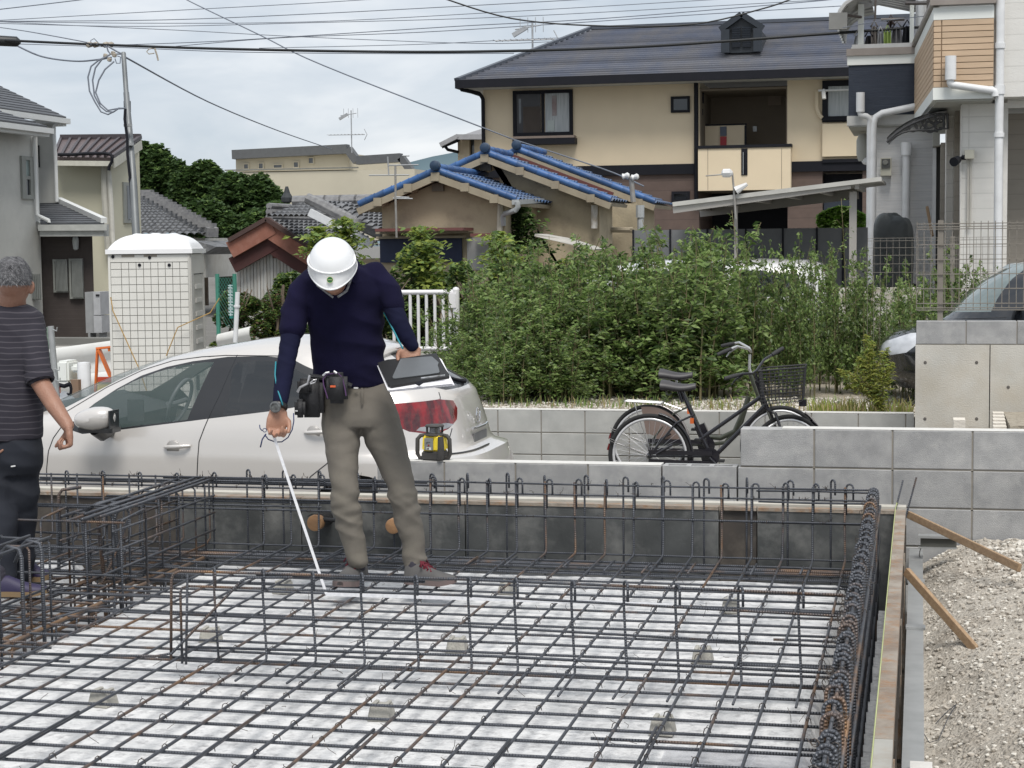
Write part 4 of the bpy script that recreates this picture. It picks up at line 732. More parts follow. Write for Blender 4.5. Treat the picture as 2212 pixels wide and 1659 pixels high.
pb(21,905,1545,1330,1800,50.6,4,'wall',mat('white_plaster',(.5,.5,.48),(.42,.41,.38)),gh)
b = MB(); b.prism([ony(*rg(21,1270,1560),49),ony(*rg(21,1400,1600),49),ony(*rg(21,1310,1650),49)],(0,3,0)); b.build('lower_roof',M_GT,gh,fix=True)
rg_ = empty('red_gable_shed',(-15.5,37,0),'old shed with a reddish gable board and peeling white plank wall','shed'); YR = 36.
ap_,l_,r_ = ony(*rg(14,215,42),YR),ony(*rg(14,-90,215),YR),ony(*rg(14,575,275),YR)
M_REDB = mat('faded_red_board',(.27,.11,.075),(.20,.085,.06),rough=.8,scale=4,dirt=(.33,.17,.13),dscale=6); M_MAR = mat('maroon_board',(.07,.022,.02),(.05,.02,.018),rough=.8,scale=5)
for E_ in (l_,r_):
    X_ = (ap_-E_).normalized(); MB().bar(ap_+X_*.14+Vector((0,.02*(E_ is r_),-.17)),E_+Vector((0,0,-.17)),.1,.36).build('bargeboard',M_REDB,rg_); MB().bar(ap_+X_*.16+Vector((0,.12+.02*(E_ is r_),-.50)),E_+Vector((0,.12,-.50)),.1,.34).build('under_board',M_MAR,rg_)
    MB().bar(ap_+Vector((0,-.02,.04)),E_+Vector((0,-.02,.04)),.2,.09).build('drip_edge',mat('drip_dark',(.07,.04,.035)),rg_)
q_ = ap_+Vector((0,5,0)); roof_tiles(rg_,r_+Vector((0,0,.02)),r_+Vector((0,5,.02)),q_,ap_,16,9,M_GT,amp=.06,step=.05); roof_tiles(rg_,l_+Vector((0,0,.02)),l_+Vector((0,5,.02)),q_,ap_,16,9,M_GT,amp=.06,step=.05)
for k in range(3): b = MB(); b.tube([ap_+Vector((0,.1,.08+.12*k)),q_+Vector((0,0,.08+.12*k))],.09-.01*k,8); b.build('ridge_tile',MATS['ridge_grey'],rg_,smooth=40)
M_WPL = mat('peeling_white_plank',(.52,.53,.52),(.40,.39,.36),rough=.9,scale=3,stretch=(6,6,.6),dirt=(.30,.22,.14),dscale=4,damt=.6,rnd=.1)
for k in range(24):
    x0_,x1_ = l_.x+k*(r_.x-l_.x)/24,l_.x+(k+1)*(r_.x-l_.x)/24-.012; xm_ = (x0_+x1_)/2
    zt = ap_.z-.66-abs(xm_-ap_.x)/(r_.x-ap_.x)*(ap_.z-r_.z) if xm_ > ap_.x else ap_.z-.66-abs(xm_-ap_.x)/(ap_.x-l_.x)*(ap_.z-l_.z)
    MB().bx(x0_,YR+.35+.006*(k % 2),-.4,x1_,YR+.4,zt+.15).build('plank',M_WPL,rg_)
pw(14,262,212,358,345,YR+.35,rg_,mat('brown_frame',(.14,.06,.045)),M_GLASSD,0,0,.09)
wh = empty('white_edged_tiled_house',(-11,36,0),'grey tiled house with a long white gable edge behind the helmeted man','house')
wa,wb_ = ony(*rg(14,560,-30),34),ony(*rg(14,1075,232),34)
MB().bar(wa,wb_,.12,.15).build('white_bargeboard',mat('white_board',(.66,.68,.70),rough=.6),wh)
roof_tiles(wh,wb_+Vector((0,.1,.2)),wb_+Vector((0,4.5,.2)),wa+Vector((0,4.5,.2)),wa+Vector((0,.1,.2)),15,12,M_GT,amp=.06,step=.05)
for k in range(14): p = wa.lerp(wb_,(k+.5)/14); b = MB(); b.tube([p+Vector((-.14,.1,.31)),p+Vector((.2,.1,.16))],.11,8); b.build('verge_tile',MATS['ridge_grey'],wh,smooth=40)
wc = ony(*rg(21,1960,1330),36.5); wd = ony(*rg(22,40,1330),36.5)
roof_tiles(wh,ony(*rg(21,1730,1420),35),ony(*rg(21,2010,1420),35),wc+Vector((.9,0,0)),wc,8,5,M_GT,amp=.06,step=.05)
for k in range(10): x_ = wc.x+.35*k-.2; b = MB(); b.tube([(x_,36.5,wc.z+.08),(x_+.4,36.5,wc.z+.08)],.13,8); b.build('ridge_tile',MATS['ridge_grey'],wh,smooth=40)
b = MB(); b.lathe(wc+Vector((-.35,0,.05)),[(.05,0),(.12,.03),(.13,.12),(.07,.22),(.03,.36)],(0,0,1),10); b.build('ridge_ornament',mat('ornament_dark',(.04,.045,.05)),wh)
roof_tiles(wh,ony(*rg(22,225,1500),32.5),ony(*rg(22,225,1500),32.5)+Vector((0,5,0)),ony(*rg(22,-30,1330),32.5)+Vector((0,5,0)),ony(*rg(22,-30,1330),32.5),15,8,M_GT,amp=.06,step=.05)
MB().bx(wb_.x-.9,34.8,-.4,wb_.x,38,wb_.z-.3).build('wall',M_STUC,wh)
# --- left houses
M_LW = mat('grey_white_render',(.56,.555,.52),(.47,.47,.44),rough=.9,scale=.9,contrast=.3,dirt=(.26,.26,.25),dscale=.7,damt=.35,bump=.2,bscale=60); M_CW = mat('cream_wall',(.56,.54,.42),(.50,.48,.38),rough=.9,scale=.8,bump=.1)
M_SL = mat('dark_slate',(.075,.08,.09),(.05,.053,.06),rough=.6,scale=6,rnd=.2); M_WPVC = mat('white_pvc',(.66,.67,.66),(.60,.61,.60),rough=.35,scale=3); M_GFR = mat('grey_window_frame',(.27,.28,.26),rough=.5)
H1 = empty('grey_white_house',(-20,38,-.5),'two storey grey white house with dark slate roofs at the left edge','house')
cA = ony(*rg(16,318,900),38.); XA = cA.x
zt = onx(*rg(16,100,430),XA); MB().bx(XA-8,26,-.5,XA,38.,onx(*rg(16,270,470),XA).z+.2).build('wall',M_LW,H1)
pB0 = ony(*rg(16,300,380),41.); pB1 = ony(*rg(16,455,385),41.); kB = 43.5/41; MB().prism([(XA-6,41,-.5),(pB1.x,41,-.5),(pB1.x*kB,43.5,-.5),(XA-7,43.5,-.5)],(0,0,pB1.z+.5)).build('wall',M_LW,H1,fix=True)
# window on the receding wall
a = onx(*rg(16,165,830),XA); c = onx(*rg(16,262,830),XA); zt_ = onx(*rg(16,215,655),XA).z; zb_ = onx(*rg(16,215,1003),XA).z
b = MB(); y0_,y1_ = a.y,c.y; f_ = .09
b.bx(XA,y0_,zb_,XA+.06,y0_+f_*2,zt_); b.bx(XA,y1_-f_*2,zb_,XA+.06,y1_,zt_); b.bx(XA,y0_+f_*2,zt_-f_,XA+.06,y1_-f_*2,zt_); b.bx(XA,y0_+f_*2,zb_,XA+.06,y1_-f_*2,zb_+f_); zm = (zt_+zb_)/2; b.bx(XA,y0_+f_*2,zm-.04,XA+.055,y1_-f_*2,zm+.04)
w_ = b.build('window',M_GFR,H1); MB().bx(XA,y0_+.1,zm,XA+.02,y1_-.1,zt_-.05).build('pane',mat('frosted_pane',(.26,.33,.32),rough=.3),w_); MB().bx(XA,y0_+.1,zb_+.05,XA+.02,y1_-.1,zm).build('pane',M_GLASSD,w_)
pb(16,303,565,320,745,40.97,.03,'window',M_GLASSD,H1)
def course_roof(root,A,Bp,C,D,n,m=M_SL,name='slate_course'):
    A,Bp,C,D = map(Vector,(A,Bp,C,D)); nn = (Bp-A).cross(D-A).normalized(); nn = nn if nn.z > 0 else -nn
    for i in range(n):
        v0,v1 = i/n,(i+1)/n; p0,p1 = A.lerp(D,v0),Bp.lerp(C,v0); q0,q1 = A.lerp(D,v1),Bp.lerp(C,v1); b = MB()
        b._add([p0+nn*.02,p1+nn*.02,q1+nn*.005,q0+nn*.005,p0-nn*.04,p1-nn*.04,q1-nn*.04,q0-nn*.04],[(0,1,2,3),(4,5,1,0),(0,3,7,4),(1,5,6,2),(7,6,5,4)]); b.build(name,m,root)
XE = XA+.5
e0 = onx(*rg(16,385,412),XE); e1 = Vector((XE,24,e0.z)); r0_ = ony(*rg(16,90,258),e0.y+.5)
course_roof(H1,e0,e1,Vector((XE-3.4,24,e0.z+1.1)),Vector((XE-3.4,e0.y,e0.z+1.1)),12)
b = MB(); b.bar(e0+Vector((.05,.1,-.1)),e1+Vector((.05,0,-.1)),.14,.12); b.bar(e0+Vector((-.1,.1,-.18)),e1+Vector((-.1,0,-.18)),.2,.1); b.build('gutter',M_WPVC,H1)
e2 = ony(*rg(16,540,338),41.2); X2 = e2.x; course_roof(H1,e2,Vector((X2,30.5,e2.z)),Vector((X2-4.6,30.5,e2.z+1.7)),Vector((X2-4.6,44,e2.z+1.7)),16)
e3 = Vector((X2,34,e2.z)); b = MB(); b.bar(e2+Vector((.05,0,-.1)),Vector((X2+.05,36.8,e2.z-.1)),.14,.13); b.bar(e2+Vector((0,-.1,-.14)),e2+Vector((-3,-.1,-.14)),.2,.16); b.build('gutter',M_WPVC,H1)
for pts,Y in (([(370,440),(350,470),(285,485),(275,510),(290,800),(305,1130),(335,1150),(400,1180),(400,1195)],37.7),([(500,365),(490,385),(450,400),(440,420),(455,700),(465,1025)],40.8)):
    b = MB(); b.tube([ony(*rg(16,*p),Y) for p in pts],.045,8); b.build('downpipe',M_WPVC,H1,smooth=30)
ax = empty('annex',(-18,38,-.5),'dark brown single storey annex with slate lean-to roof and two barred windows','annex'); YX = 38.2
M_DBR = mat('dark_brown_cladding',(.062,.050,.046),(.05,.04,.037),rough=.8,scale=3); addbump(M_DBR,'w',3.,'Z',.4,.01)
p0 = ony(*rg(16,305,1250),YX); p1 = ony(*rg(16,752,1250),YX); kX = (YX+2.6)/YX; MB().prism([(p0.x,YX,-.5),(p1.x,YX,-.5),(p1.x*kX,YX+2.6,-.5),(p0.x,YX+2.6,-.5)],(0,0,p0.z+.5)).build('wall',M_DBR,ax,fix=True)
ea,eb = ony(*rg(16,330,1203),YX-.5),ony(*rg(16,850,1200),YX-.5); ra,rb_ = ony(*rg(16,325,1032),YX+3.0),ony(*rg(16,478,1028),YX+3.0)
course_roof(ax,ea,eb,rb_,ra,11); b = MB(); b.bar(eb+Vector((0,0,.06)),rb_+Vector((0,0,.06)),.14,.12); b.build('white_verge',M_WPVC,ax)
b = MB(); b.bar(ea+Vector((0,-.06,-.10)),eb+Vector((.12,-.06,-.10)),.12,.14); b.bar(ea+Vector((0,.1,-.22)),eb+Vector((0,.1,-.22)),.3,.16); b.build('gutter',mat('gutter_grey',(.45,.46,.44)),ax)
b = MB(); b.prism([ony(*rg(16,262,1160),YX-.2),ony(*rg(16,335,1205),YX-.5),ony(*rg(16,335,1245),YX-.5),ony(*rg(16,262,1245),YX-.2)],(0,.5,0)); b.build('eave_end',MATS['gutter_grey'],ax,fix=True)
b = MB(); b.tube([ony(*rg(16,850,1245),YX-.4),ony(*rg(16,840,1262),YX-.3),ony(*rg(16,752,1288),YX-.05)],.05,8); b.build('downpipe',MATS['gutter_grey'],ax)
b = MB(); q = ony(*rg(16,618,1350),YX-.08); b.lathe((q.x,q.y,q.z-.2),[(.03,0),(.06,.03),(.08,.22),(.06,.30),(.02,.33)],(0,0,1),12); b.build('wall_lamp',mat('lamp_glass',(.5,.53,.53),rough=.3),ax,smooth=30)
M_SCR = mat('window_screen',(.13,.15,.145),(.09,.10,.10),rough=.5,scale=5)
for (x0,y0,x1,y1) in ((593,58,745,418),(768,50,912,488)):
    w_ = pw(13,x0,y0,x1,y1,YX,ax,M_GFR,M_SCR,0,0,.05)
    a = ony(*rg(13,x0+14,y0+14),YX-.12); c = ony(*rg(13,x1-14,y1-14),YX-.12)
    b = MB(); 
    for k in range(9): xx = a.x+(c.x-a.x)*k/8; b.bx(xx-.012,YX-.12,c.z,xx+.012,YX-.10,a.z)
    b.build('bar_grille',mat('grille',(.20,.21,.20)),w_)
w_ = pw(13,300,215,440,500,37.6,H1,M_GFR,M_SCR,0,0,.05)
for k in range(7): p = ony(*rg(13,312+k*19,225),37.5); q = ony(*rg(13,312+k*19,490),37.5); MB().bx(p.x-.015,37.48,q.z,p.x+.015,37.5,p.z).build('bar',MATS['grille'] if 'grille' in MATS else M_GFR,w_)
gb = empty('water_heater',(-16,37,-.5),'pale grey tall water heater box standing against the brown annex','water heater')
pb(13,930,415,1025,860,36.8,.5,'side_case',mat('heater_grey',(.32,.33,.34)),gb); pb(13,1018,412,1092,664,36.7,.5,'front_case',mat('heater_pale',(.45,.46,.48),rough=.5),gb); pb(13,1022,672,1108,858,36.7,.5,'front_case',MATS['heater_pale'],gb)
pb(13,1042,440,1080,458,36.68,.02,'vent',M_BLACK,gb)
for x_ in (960,1080): pb(13,x_,860,x_+22,945,36.8,.3,'leg',MATS['heater_grey'],gb)
b = MB(); b.bx(-30,35.5,-.5,ony(*rg(13,1220,900),36).x+1,36.0,ony(*rg(13,900,905),36).z); tag(b.build('low_wall',mat('low_wall_grey',(.20,.20,.19),(.15,.15,.14),scale=2)),'low dark grey plinth wall below the brown annex','wall')
H2 = empty('cream_house',(-18.5,47,-.5),'cream two storey house with brown standing seam metal roof behind the leaning steel pole','house'); YC = 46.
pf0 = ony(*rg(16,400,700),YC); pf1 = ony(*rg(16,905,700),YC); X2 = pf1.x; zf = ony(*rg(16,700,690),YC).z; far = onx(*rg(16,1135,560),X2+.0); Yf = far.y; zt2 = far.z
b = MB(); b.prism([(X2,YC,-.5),(X2,YC,zf),(X2,Yf,zt2),(X2,Yf,-.5)],(pf0.x-X2-3,0,0)); b.build('wall',M_CW,H2,fix=True)
M_BRM = mat('brown_seam_roof',(.125,.095,.095),(.10,.078,.08),rough=.5,scale=3)
A_,B_,C_,D_ = [ony(*rg(16,x,y),Y) for x,y,Y in ((440,660,YC-.5),(918,664,YC-.5),(1146,508,Yf+.3),(500,514,Yf+.3))]
slab(H2,'roof',[A_,B_,C_,D_],.14,M_BRM)
for k in range(9):
    t_ = k/8; p = A_.lerp(B_,t_); q = D_.lerp(C_,t_); MB().bar(p+Vector((0,0,.03)),q+Vector((0,0,.03)),.07,.09).build('seam',mat('seam_dark',(.06,.05,.055),rough=.5),H2)
b = MB(); b.bar(B_+Vector((.02,0,-.16)),C_+Vector((.02,0,-.18)),.06,.26); b.bar(A_+Vector((0,-.02,-.17)),B_+Vector((0,-.02,-.17)),.14,.14); b.build('fascia',mat('fascia_cream',(.58,.57,.50)),H2)
b = MB(); b.bar(C_+Vector((0,0,.05)),D_+Vector((0,0,.05)),.16,.16); b.bar(B_+Vector((0,0,.03)),C_+Vector((0,0,.04)),.1,.1); b.build('ridge_cap',MATS['seam_dark'],H2)
b = MB(); b.tube([ony(*rg(16,x,y),YC-.6) for x,y in ((475,640),(600,640),(700,632),(860,630),(905,640),(918,665),(912,700),(890,740),(888,770))],.045,8); b.build('black_hose',M_BLACK,H2,smooth=30)
b = MB(); b.tube([ony(*rg(16,x,y),YC-.2) for x,y in ((888,770),(905,1000),(925,1420))],.07,8); b.build('downpipe',mat('downpipe_cream',(.58,.57,.52)),H2,smooth=30)
b = MB(); b.tube([ony(*rg(16,x,y),YC-.2) for x,y in ((850,700),(858,1000),(885,1420))],.10,8); b.build('downpipe',mat('downpipe_dull',(.46,.45,.40)),H2,smooth=30)
a = onx(*rg(16,1000,1000),X2); c = onx(*rg(16,1092,1000),X2); z1_,z0_ = onx(*rg(16,1045,868),X2).z,onx(*rg(16,1045,1200),X2).z
w_ = MB().bx(X2,a.y,z0_,X2+.05,c.y,z1_).build('window',M_GFR,H2); MB().bx(X2+.05,a.y+.2,z0_+.1,X2+.06,c.y-.2,z1_-.1).build('pane',M_GLASSM,w_)
# --- leaning steel service pole
sp_ = empty('service_pole',atd(*rg(16,1130,1400),26)[:],'tall leaning grey steel service pole with looped cables at its top','pole')
pl = [atd(*rg(21,x,y),25+.4*i) for i,(x,y) in enumerate(((935,2500),(865,1200),(838,850),(818,600),(800,345)))]
b = MB(); b.tube(pl[:4],[.058,.055,.048,.042],14); b.tube([pl[3],pl[4]],.036,14); b.build('pole',mat('pole_steel',(.13,.14,.145),(.20,.21,.215),rough=.5,metal=.4,scale=3),sp_,smooth=40)
b = MB(); p = atd(*rg(21,825,690),26.2); b.tube([p-Vector((0,0,.08)),p+Vector((0,0,.08))],.052,12); b.build('band',M_BLACK,sp_,smooth=40)
for zx,zy in ((829,812),(840,935),(858,1165),(875,1420)): p = atd(*rg(21,zx,zy),25.6); b = MB(); b.tube([p-Vector((0,0,.02)),p+Vector((0,0,.02))],.062,12); b.build('clamp',M_GALV,sp_,smooth=40)
b = MB(); b.tube([atd(*rg(21,x,y),25.4) for x,y in ((812,705),(808,770),(825,900),(826,1000),(842,1150),(852,1300),(862,1420))],.022,6); b.build('cable',M_BLACK,sp_,smooth=40)
for pts in (((810,702),(770,700),(740,722),(700,742),(655,725),(615,660),(580,590),(570,500),(590,430),(640,390),(700,360)),((810,702),(765,705),(735,726),(690,722),(650,690),(612,620),(600,520),(618,440),(660,385),(715,352)),((812,703),(770,702),(700,715),(650,670),(620,600),(640,520),(680,450),(740,398))):
    b = MB(); b.tube([atd(*rg(21,*p),25.8) for p in pts],.012,6); b.build('cable_loop',mat('cable_grey',(.16,.18,.22),rough=.6),sp_,smooth='all')
b = MB(); p = atd(*rg(21,722,372),25.8)
for dx,dz in ((-.1,0),(.02,.03),(-.04,-.06),(.04,.0)): b.lathe(p+Vector((dx,0,dz)),[(.015,0),(.035,.01),(.035,.05),(.015,.06)],(.3,0,1),8)
b.build('insulator',mat('insulator_mix',(.5,.46,.38),(.15,.12,.1),scale=20),sp_,smooth=30)
# --- overhead lines
def wire(n,pts,D0,D1,r,label,sag=None,m=None,cat='cable',group='overhead power lines'):
    P_ = []; m_ = len(pts)
    for i,p in enumerate(pts): P_.append(atd(*(rg(n,*p) if n else p),D0+(D1-D0)*i/(m_-1)))
    # smooth through points
    Q = []
    for i in range(m_-1):
        p0,p1,p2,p3 = P_[max(i-1,0)],P_[i],P_[i+1],P_[min(i+2,m_-1)]
        for k in range(6):
            t = k/6; Q.append(.5*((2*p1)+(-p0+p2)*t+(2*p0-5*p1+4*p2-p3)*t*t+(-p0+3*p1-3*p2+p3)*t**3))
    Q.append(P_[-1]); b = MB(); b.tube(Q,r,6); o = b.build('overhead_cable',m or MATS['cable_grey'],smooth='all'); return tag(o,label,cat,group)
M_CBK = mat('cable_black',(.012,.014,.016),rough=.5)
wire(0,[(-60,84),(30,88),(230,97),(500,106),(850,112),(1106,110),(1400,100),(1800,72),(2212,42),(2330,32)],30,24,.023,'thick black overhead cable crossing the whole picture',m=M_CBK)
wire(0,[(-60,92),(230,101),(500,112),(850,116),(1110,115)],30.3,27,.007,'thin wire hanging just below the thick black cable')
wire(0,[(-40,24),(0,20),(170,0),(330,-22)],40,40,.012,'short overhead wire crossing the top left corner')
wire(0,[(-20,45),(350,24),(700,5),(1000,-15)],60,60,.013,'topmost faint wire rising from the left edge')
wire(0,[(-20,46),(350,43),(672,30),(1000,13),(1290,-3)],60,60,.015,'faint wire second from the top at left, rising to the top edge',group='overhead power lines')
wire(0,[(-20,46),(300,50),(672,47),(1100,25),(1560,-2)],60,60,.013,'faint wire third from the top at left')
wire(0,[(-20,50),(300,57),(672,49),(1106,36),(1700,4),(1900,-8)],60,60,.013,'faint wire just above the crossing of the two sagging wires')
wire(0,[(-20,46),(160,55),(400,66),(600,77),(800,86),(1000,93),(1150,92),(1400,76)],60,60,.013,'faint wire sagging down across the others to the roof antenna')
wire(0,[(230,98),(450,90),(700,75),(1000,56),(1300,40),(1720,6),(1820,-4)],58,50,.014,'wire climbing from the pole top towards the upper right',group='overhead power lines')
wire(0,[(380,100),(600,82),(900,70),(1200,52),(1500,32),(2000,2)],58,50,.013,'wire climbing just below the one from the pole top')
wire(0,[(560,104),(900,96),(1106,86),(1500,70),(1830,52)],60,54,.012,'faint wire ending behind the right white house')
wire(0,[(395,-8),(410,3),(560,75),(700,142),(1106,300)],60,43.5,.017,'long wire slanting from the top edge down to the tiled roofs')
wire(0,[(1100,298),(1300,364),(1390,402)],43.5,33.5,.016,'wire continuing down past the apartment wall to the service mast')
wire(0,[(268,122),(450,220),(600,282),(716,322)],26.6,60,.014,'wire falling from the pole top to the beige building')
wire(0,[(945,-8),(1106,40),(1300,56),(1500,52),(1650,18),(1720,-6)],38,38,.018,'dark wire dipping in a wide curve above the apartment roof',m=M_CBK)
wire(0,[(35,98),(90,122),(160,132),(210,129),(240,124)],30,26.3,.014,'drooping wire from the black cable sleeve to the pole top',m=MATS['cable_grey'])
wire(0,[(-10,58),(60,68),(180,90),(230,101)],45,28,.011,'thin wire from the left edge down to the pole top')
wire(0,[(1820,60),(1900,46),(2040,30),(2130,18)],24,24,.006,'thin dark line above the drying laundry')
b = MB(); b.tube([atd(-40,86,29.5),atd(36,90,29.5),atd(44,91,29.5)],[.09,.085,.035],12); tag(b.build('cable_sleeve',M_CBK,smooth=40),'black cable splice sleeve at the left edge of the sky','cable sleeve')
cl = empty('cable_clamp',atd(330,104,29)[:],'small pale clamps and a dangling curl hanging on the thick black cable','clamp')
b = MB(); b.tube([atd(*rg(21,x,y),28.7) for x,y in ((1000,300),(1008,330),(1018,360),(1025,392))],.015,6); b.tube([atd(*rg(21,x,y),28.7) for x,y in ((1000,345),(965,350),(950,335),(965,318),(1000,310))],.009,6); b.build('curl',MATS['insulator_mix'],cl)
for zx in (580,620,685,715): p = atd(*rg(21,zx,290),28.8); b = MB(); b.lathe(p,[(.02,-.06),(.045,-.03),(.045,.03),(.02,.06)],(1,0,.2),8); b.build('clamp_body',MATS['insulator_mix'],cl)
b = MB(); b.tube([atd(*rg(21,x,y),27.5) for x,y in ((690,295),(700,330),(715,350),(790,350))],.012,6); b.tube([atd(*rg(21,x,y),27.5) for x,y in ((700,300),(760,335),(800,352))],.014,6); b.tube([atd(*rg(21,x,y),27.5) for x,y in ((590,290),(588,262),(610,250),(635,275),(628,290))],.007,6); b.tube([atd(*rg(21,x,y),27.5) for x,y in ((745,380),(755,410),(778,410),(782,370),(760,362))],.009,6); b.build('jumper',MATS['cable_grey'],cl)
# ================================================================== RIGHT HOUSE
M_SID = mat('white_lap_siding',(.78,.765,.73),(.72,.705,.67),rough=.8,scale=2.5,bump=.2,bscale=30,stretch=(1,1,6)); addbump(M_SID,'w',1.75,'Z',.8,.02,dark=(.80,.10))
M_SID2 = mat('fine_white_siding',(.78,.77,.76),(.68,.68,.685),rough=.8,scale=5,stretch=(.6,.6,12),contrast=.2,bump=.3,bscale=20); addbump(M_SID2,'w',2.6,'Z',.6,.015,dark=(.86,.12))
M_SHD = mat('shaded_siding',(.34,.31,.27),(.30,.275,.24),rough=.85,scale=2,stretch=(1,1,6)); addbump(M_SHD,'w',1.75,'Z',.7,.02,dark=(.82,.1))  # darker copy of the white siding, recess shade put into its colour
M_ORG = mat('tan_wood_siding',(.54,.40,.275),(.47,.345,.235),rough=.75,scale=3,stretch=(1.2,1.2,9),contrast=.2,rnd=.05)
M_NVY = mat('navy_siding',(.018,.026,.045),(.026,.036,.058),rough=.6,scale=5,stretch=(.6,.6,12),contrast=.2,bump=.4,bscale=20); addbump(M_NVY,'w',2.6,'Z',.5,.015)
M_WTR = mat('white_trim',(.76,.78,.75),(.72,.74,.71),rough=.55,scale=2); M_SOFF = mat('grey_soffit',(.42,.42,.39),(.38,.38,.35),rough=.8,scale=1)
M_PIPE = mat('white_pipe',(.74,.75,.76),rough=.3)
rh = empty('white_siding_house',(3.5,24,.4),'three storey white siding house with tan and navy balconies at the right edge','house')
YF,YK = 21.2,25.6
def PK(n,x,y,Y): return ony(*rg(n,x,y),Y)
zT0 = PK(12,1180,62,YF).z; zT1 = PK(12,1180,178,YF).z; zO = PK(12,1180,812,YF).z; zW = PK(12,1180,925,YF).z
xFL = PK(12,905,500,YF).x; xFR = PK(12,1452,500,YF).x; xBL = PK(12,727,500,YK).x
def bal(z0,z1,m,name,off=0.):
    return MB().prism([(xFL-off,YF-off,z0),(xFR+off*0,YF-off,z0),(xFR+.0,YK,z0),(xBL-off,YK,z0)],(0,0,z1-z0)).build(name,m,rh,fix=True)
bal(zT1,zT0,M_WTR,'parapet_band',.02); bal(zO-.005,zT1,mat('tan_joint',(.36,.255,.165)),'balcony_core',0.0); bal(zW,zO,M_WTR,'lower_band',.02); bal(zW-.02,zW-.001,M_SOFF,'soffit',-.02)
NP = 11
for k in range(NP):
    z0_ = zO+(zT1-zO)*k/NP+.004; z1_ = zO+(zT1-zO)*(k+1)/NP-.005
    xj_ = PK(12,965,500,YF).x
    MB().bx(xFL-.015,YF-.018,z0_,xj_-.006,YF-.001,z1_).build('plank',M_ORG,rh); MB().bx(xj_+.006,YF-.018,z0_,xFR-.002,YF-.001,z1_).build('plank',M_ORG,rh)
    MB().prism([(xFL-.002,YF+.01,z0_),(xBL-.002,YK-.01,z0_),(xBL-.02,YK-.01,z0_),(xFL-.02,YF+.01,z0_)],(0,0,z1_-z0_)).build('plank',M_ORG,rh,fix=True)
b = MB(); b.bx(xFL-.06,YF-.08,zT0+.02,xFR+.02,YF+.1,zT0+.10); b.build('cap_rail',mat('bronze_rail',(.32,.28,.25),rough=.4,metal=.3),rh)
MB().bar((xFL,YF,zT0+.05),(xBL,YK,zT0+.05),.12,.05).build('cap_rail',MATS['bronze_rail'],rh)
# main right wall block, carport recess
xc0 = PK(12,1155,1100,YF+.5).x; xc1 = PK(12,1578,1100,YF+.5).x; zc = PK(12,1640,910,YF+.25).z; xR1 = 9.
MB().bx(xc0,YF+.5,.3,xc1,YF+1.6,zW-.021).build('corner_wall',M_SID,rh)
MB().bx(xFR,YF+.12,zc,xR1,YF+3,10).build('upper_wall',M_SID,rh); MB().bx(xc1-.0,YF+.5,zc-.1,xR1,YF+.6,zc-.002).build('beam',M_SID,rh)
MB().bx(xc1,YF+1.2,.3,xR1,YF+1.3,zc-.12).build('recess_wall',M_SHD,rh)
b = MB(); b.bx(xFR-.0,YF+.10,zW,xFR+.10,YF+.118,10); b.bx(xc1-.09,YF+.48,.3,xc1+.01,YF+.5,zc-.1); b.build('corner_trim',mat('siding_trim',(.74,.72,.68)),rh)
b = MB(); b.bx(xc0-.012,YF+.49,.3,xc0+.006,YF+.7,zW-.03); x_ = PK(12,1220,1200,YF+.49).x; b.bx(x_-.004,YF+.494,.3,x_+.004,YF+.5,zW-.03); b.build('corner_trim',MATS['siding_trim'],rh)
# stepped walls left of the corner
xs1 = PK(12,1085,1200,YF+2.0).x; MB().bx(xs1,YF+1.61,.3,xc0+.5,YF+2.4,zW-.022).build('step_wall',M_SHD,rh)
xs2 = PK(12,1010,1300,YF+2.6).x; MB().bx(xs2,YF+2.41,.3,xs1+.4,YF+3.6,zW-.022).build('step_wall',M_SID,rh)
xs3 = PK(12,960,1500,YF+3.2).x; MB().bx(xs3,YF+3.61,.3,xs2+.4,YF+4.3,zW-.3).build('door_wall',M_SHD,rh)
# back wall with navy balcony
xn0 = PK(12,98,800,YK).x; xn1 = PK(12,760,800,YK).x; zN0 = PK(12,420,600,YK).z; zN1 = PK(12,420,1075,YK).z; zP = PK(12,420,515,YK).z; zQ = PK(12,250,1170,YK).z
kk = 1.10
MB().prism([(xn0,YK,zN1),(xn1,YK,zN1),(xn1,YK+2.2,zN1),(xn0*kk+.12,YK+2.2,zN1)],(0,0,zN0-zN1)).build('navy_balcony',M_NVY,rh,fix=True)
MB().bx(xn0-.02,YK-.02,zN0,xn1,YK+.08,zP).build('parapet_band',M_WTR,rh); MB().bx(xn0-.02,YK-.02,zQ,xn1,YK+.10,zN1).build('lower_band',mat('lower_band_grey',(.54,.54,.52)),rh)
MB().bx(xn0,YK+.0,zQ-.02,xn0+1.6,YK+2.2,zQ-.001).build('soffit',M_SOFF,rh); MB().bx(xn0-.03,YK-.05,zP+.002,xn1,YK+.12,zP+.10).build('cap_rail',MATS['bronze_rail'],rh)
xw0 = PK(12,285,1400,YK+.2).x; xw1 = PK(12,912,1400,YK+.2).x
MB().bx(xw0,YK+.2,.3,xw1,YK+3,zQ-.021).build('back_wall',M_SID2,rh); MB().bx(xn0+.22,YK+1.2,.3,xw0,YK+1.6,zQ-.022).build('side_wall',M_SOFF,rh)
MB().bx(xw1,YK-.2,.3,xs3+.3,YK+1,zQ-.3).build('door_frame',mat('dark_door',(.07,.07,.065),rough=.4),rh)
p = PK(12,903,1380,YK-.25); MB().bx(p.x-.03,YK-.3,.3,p.x+.02,YK-.2,p.z+.0).build('door_jamb',M_PIPE,rh)
# upper storeys behind the balconies
xu0 = PK(12,725,100,YK+1.5).x; MB().bx(xu0,YK+.9,zP-.5,xFR+1,YK+2,10).build('upper_back_wall',M_SID2,rh)
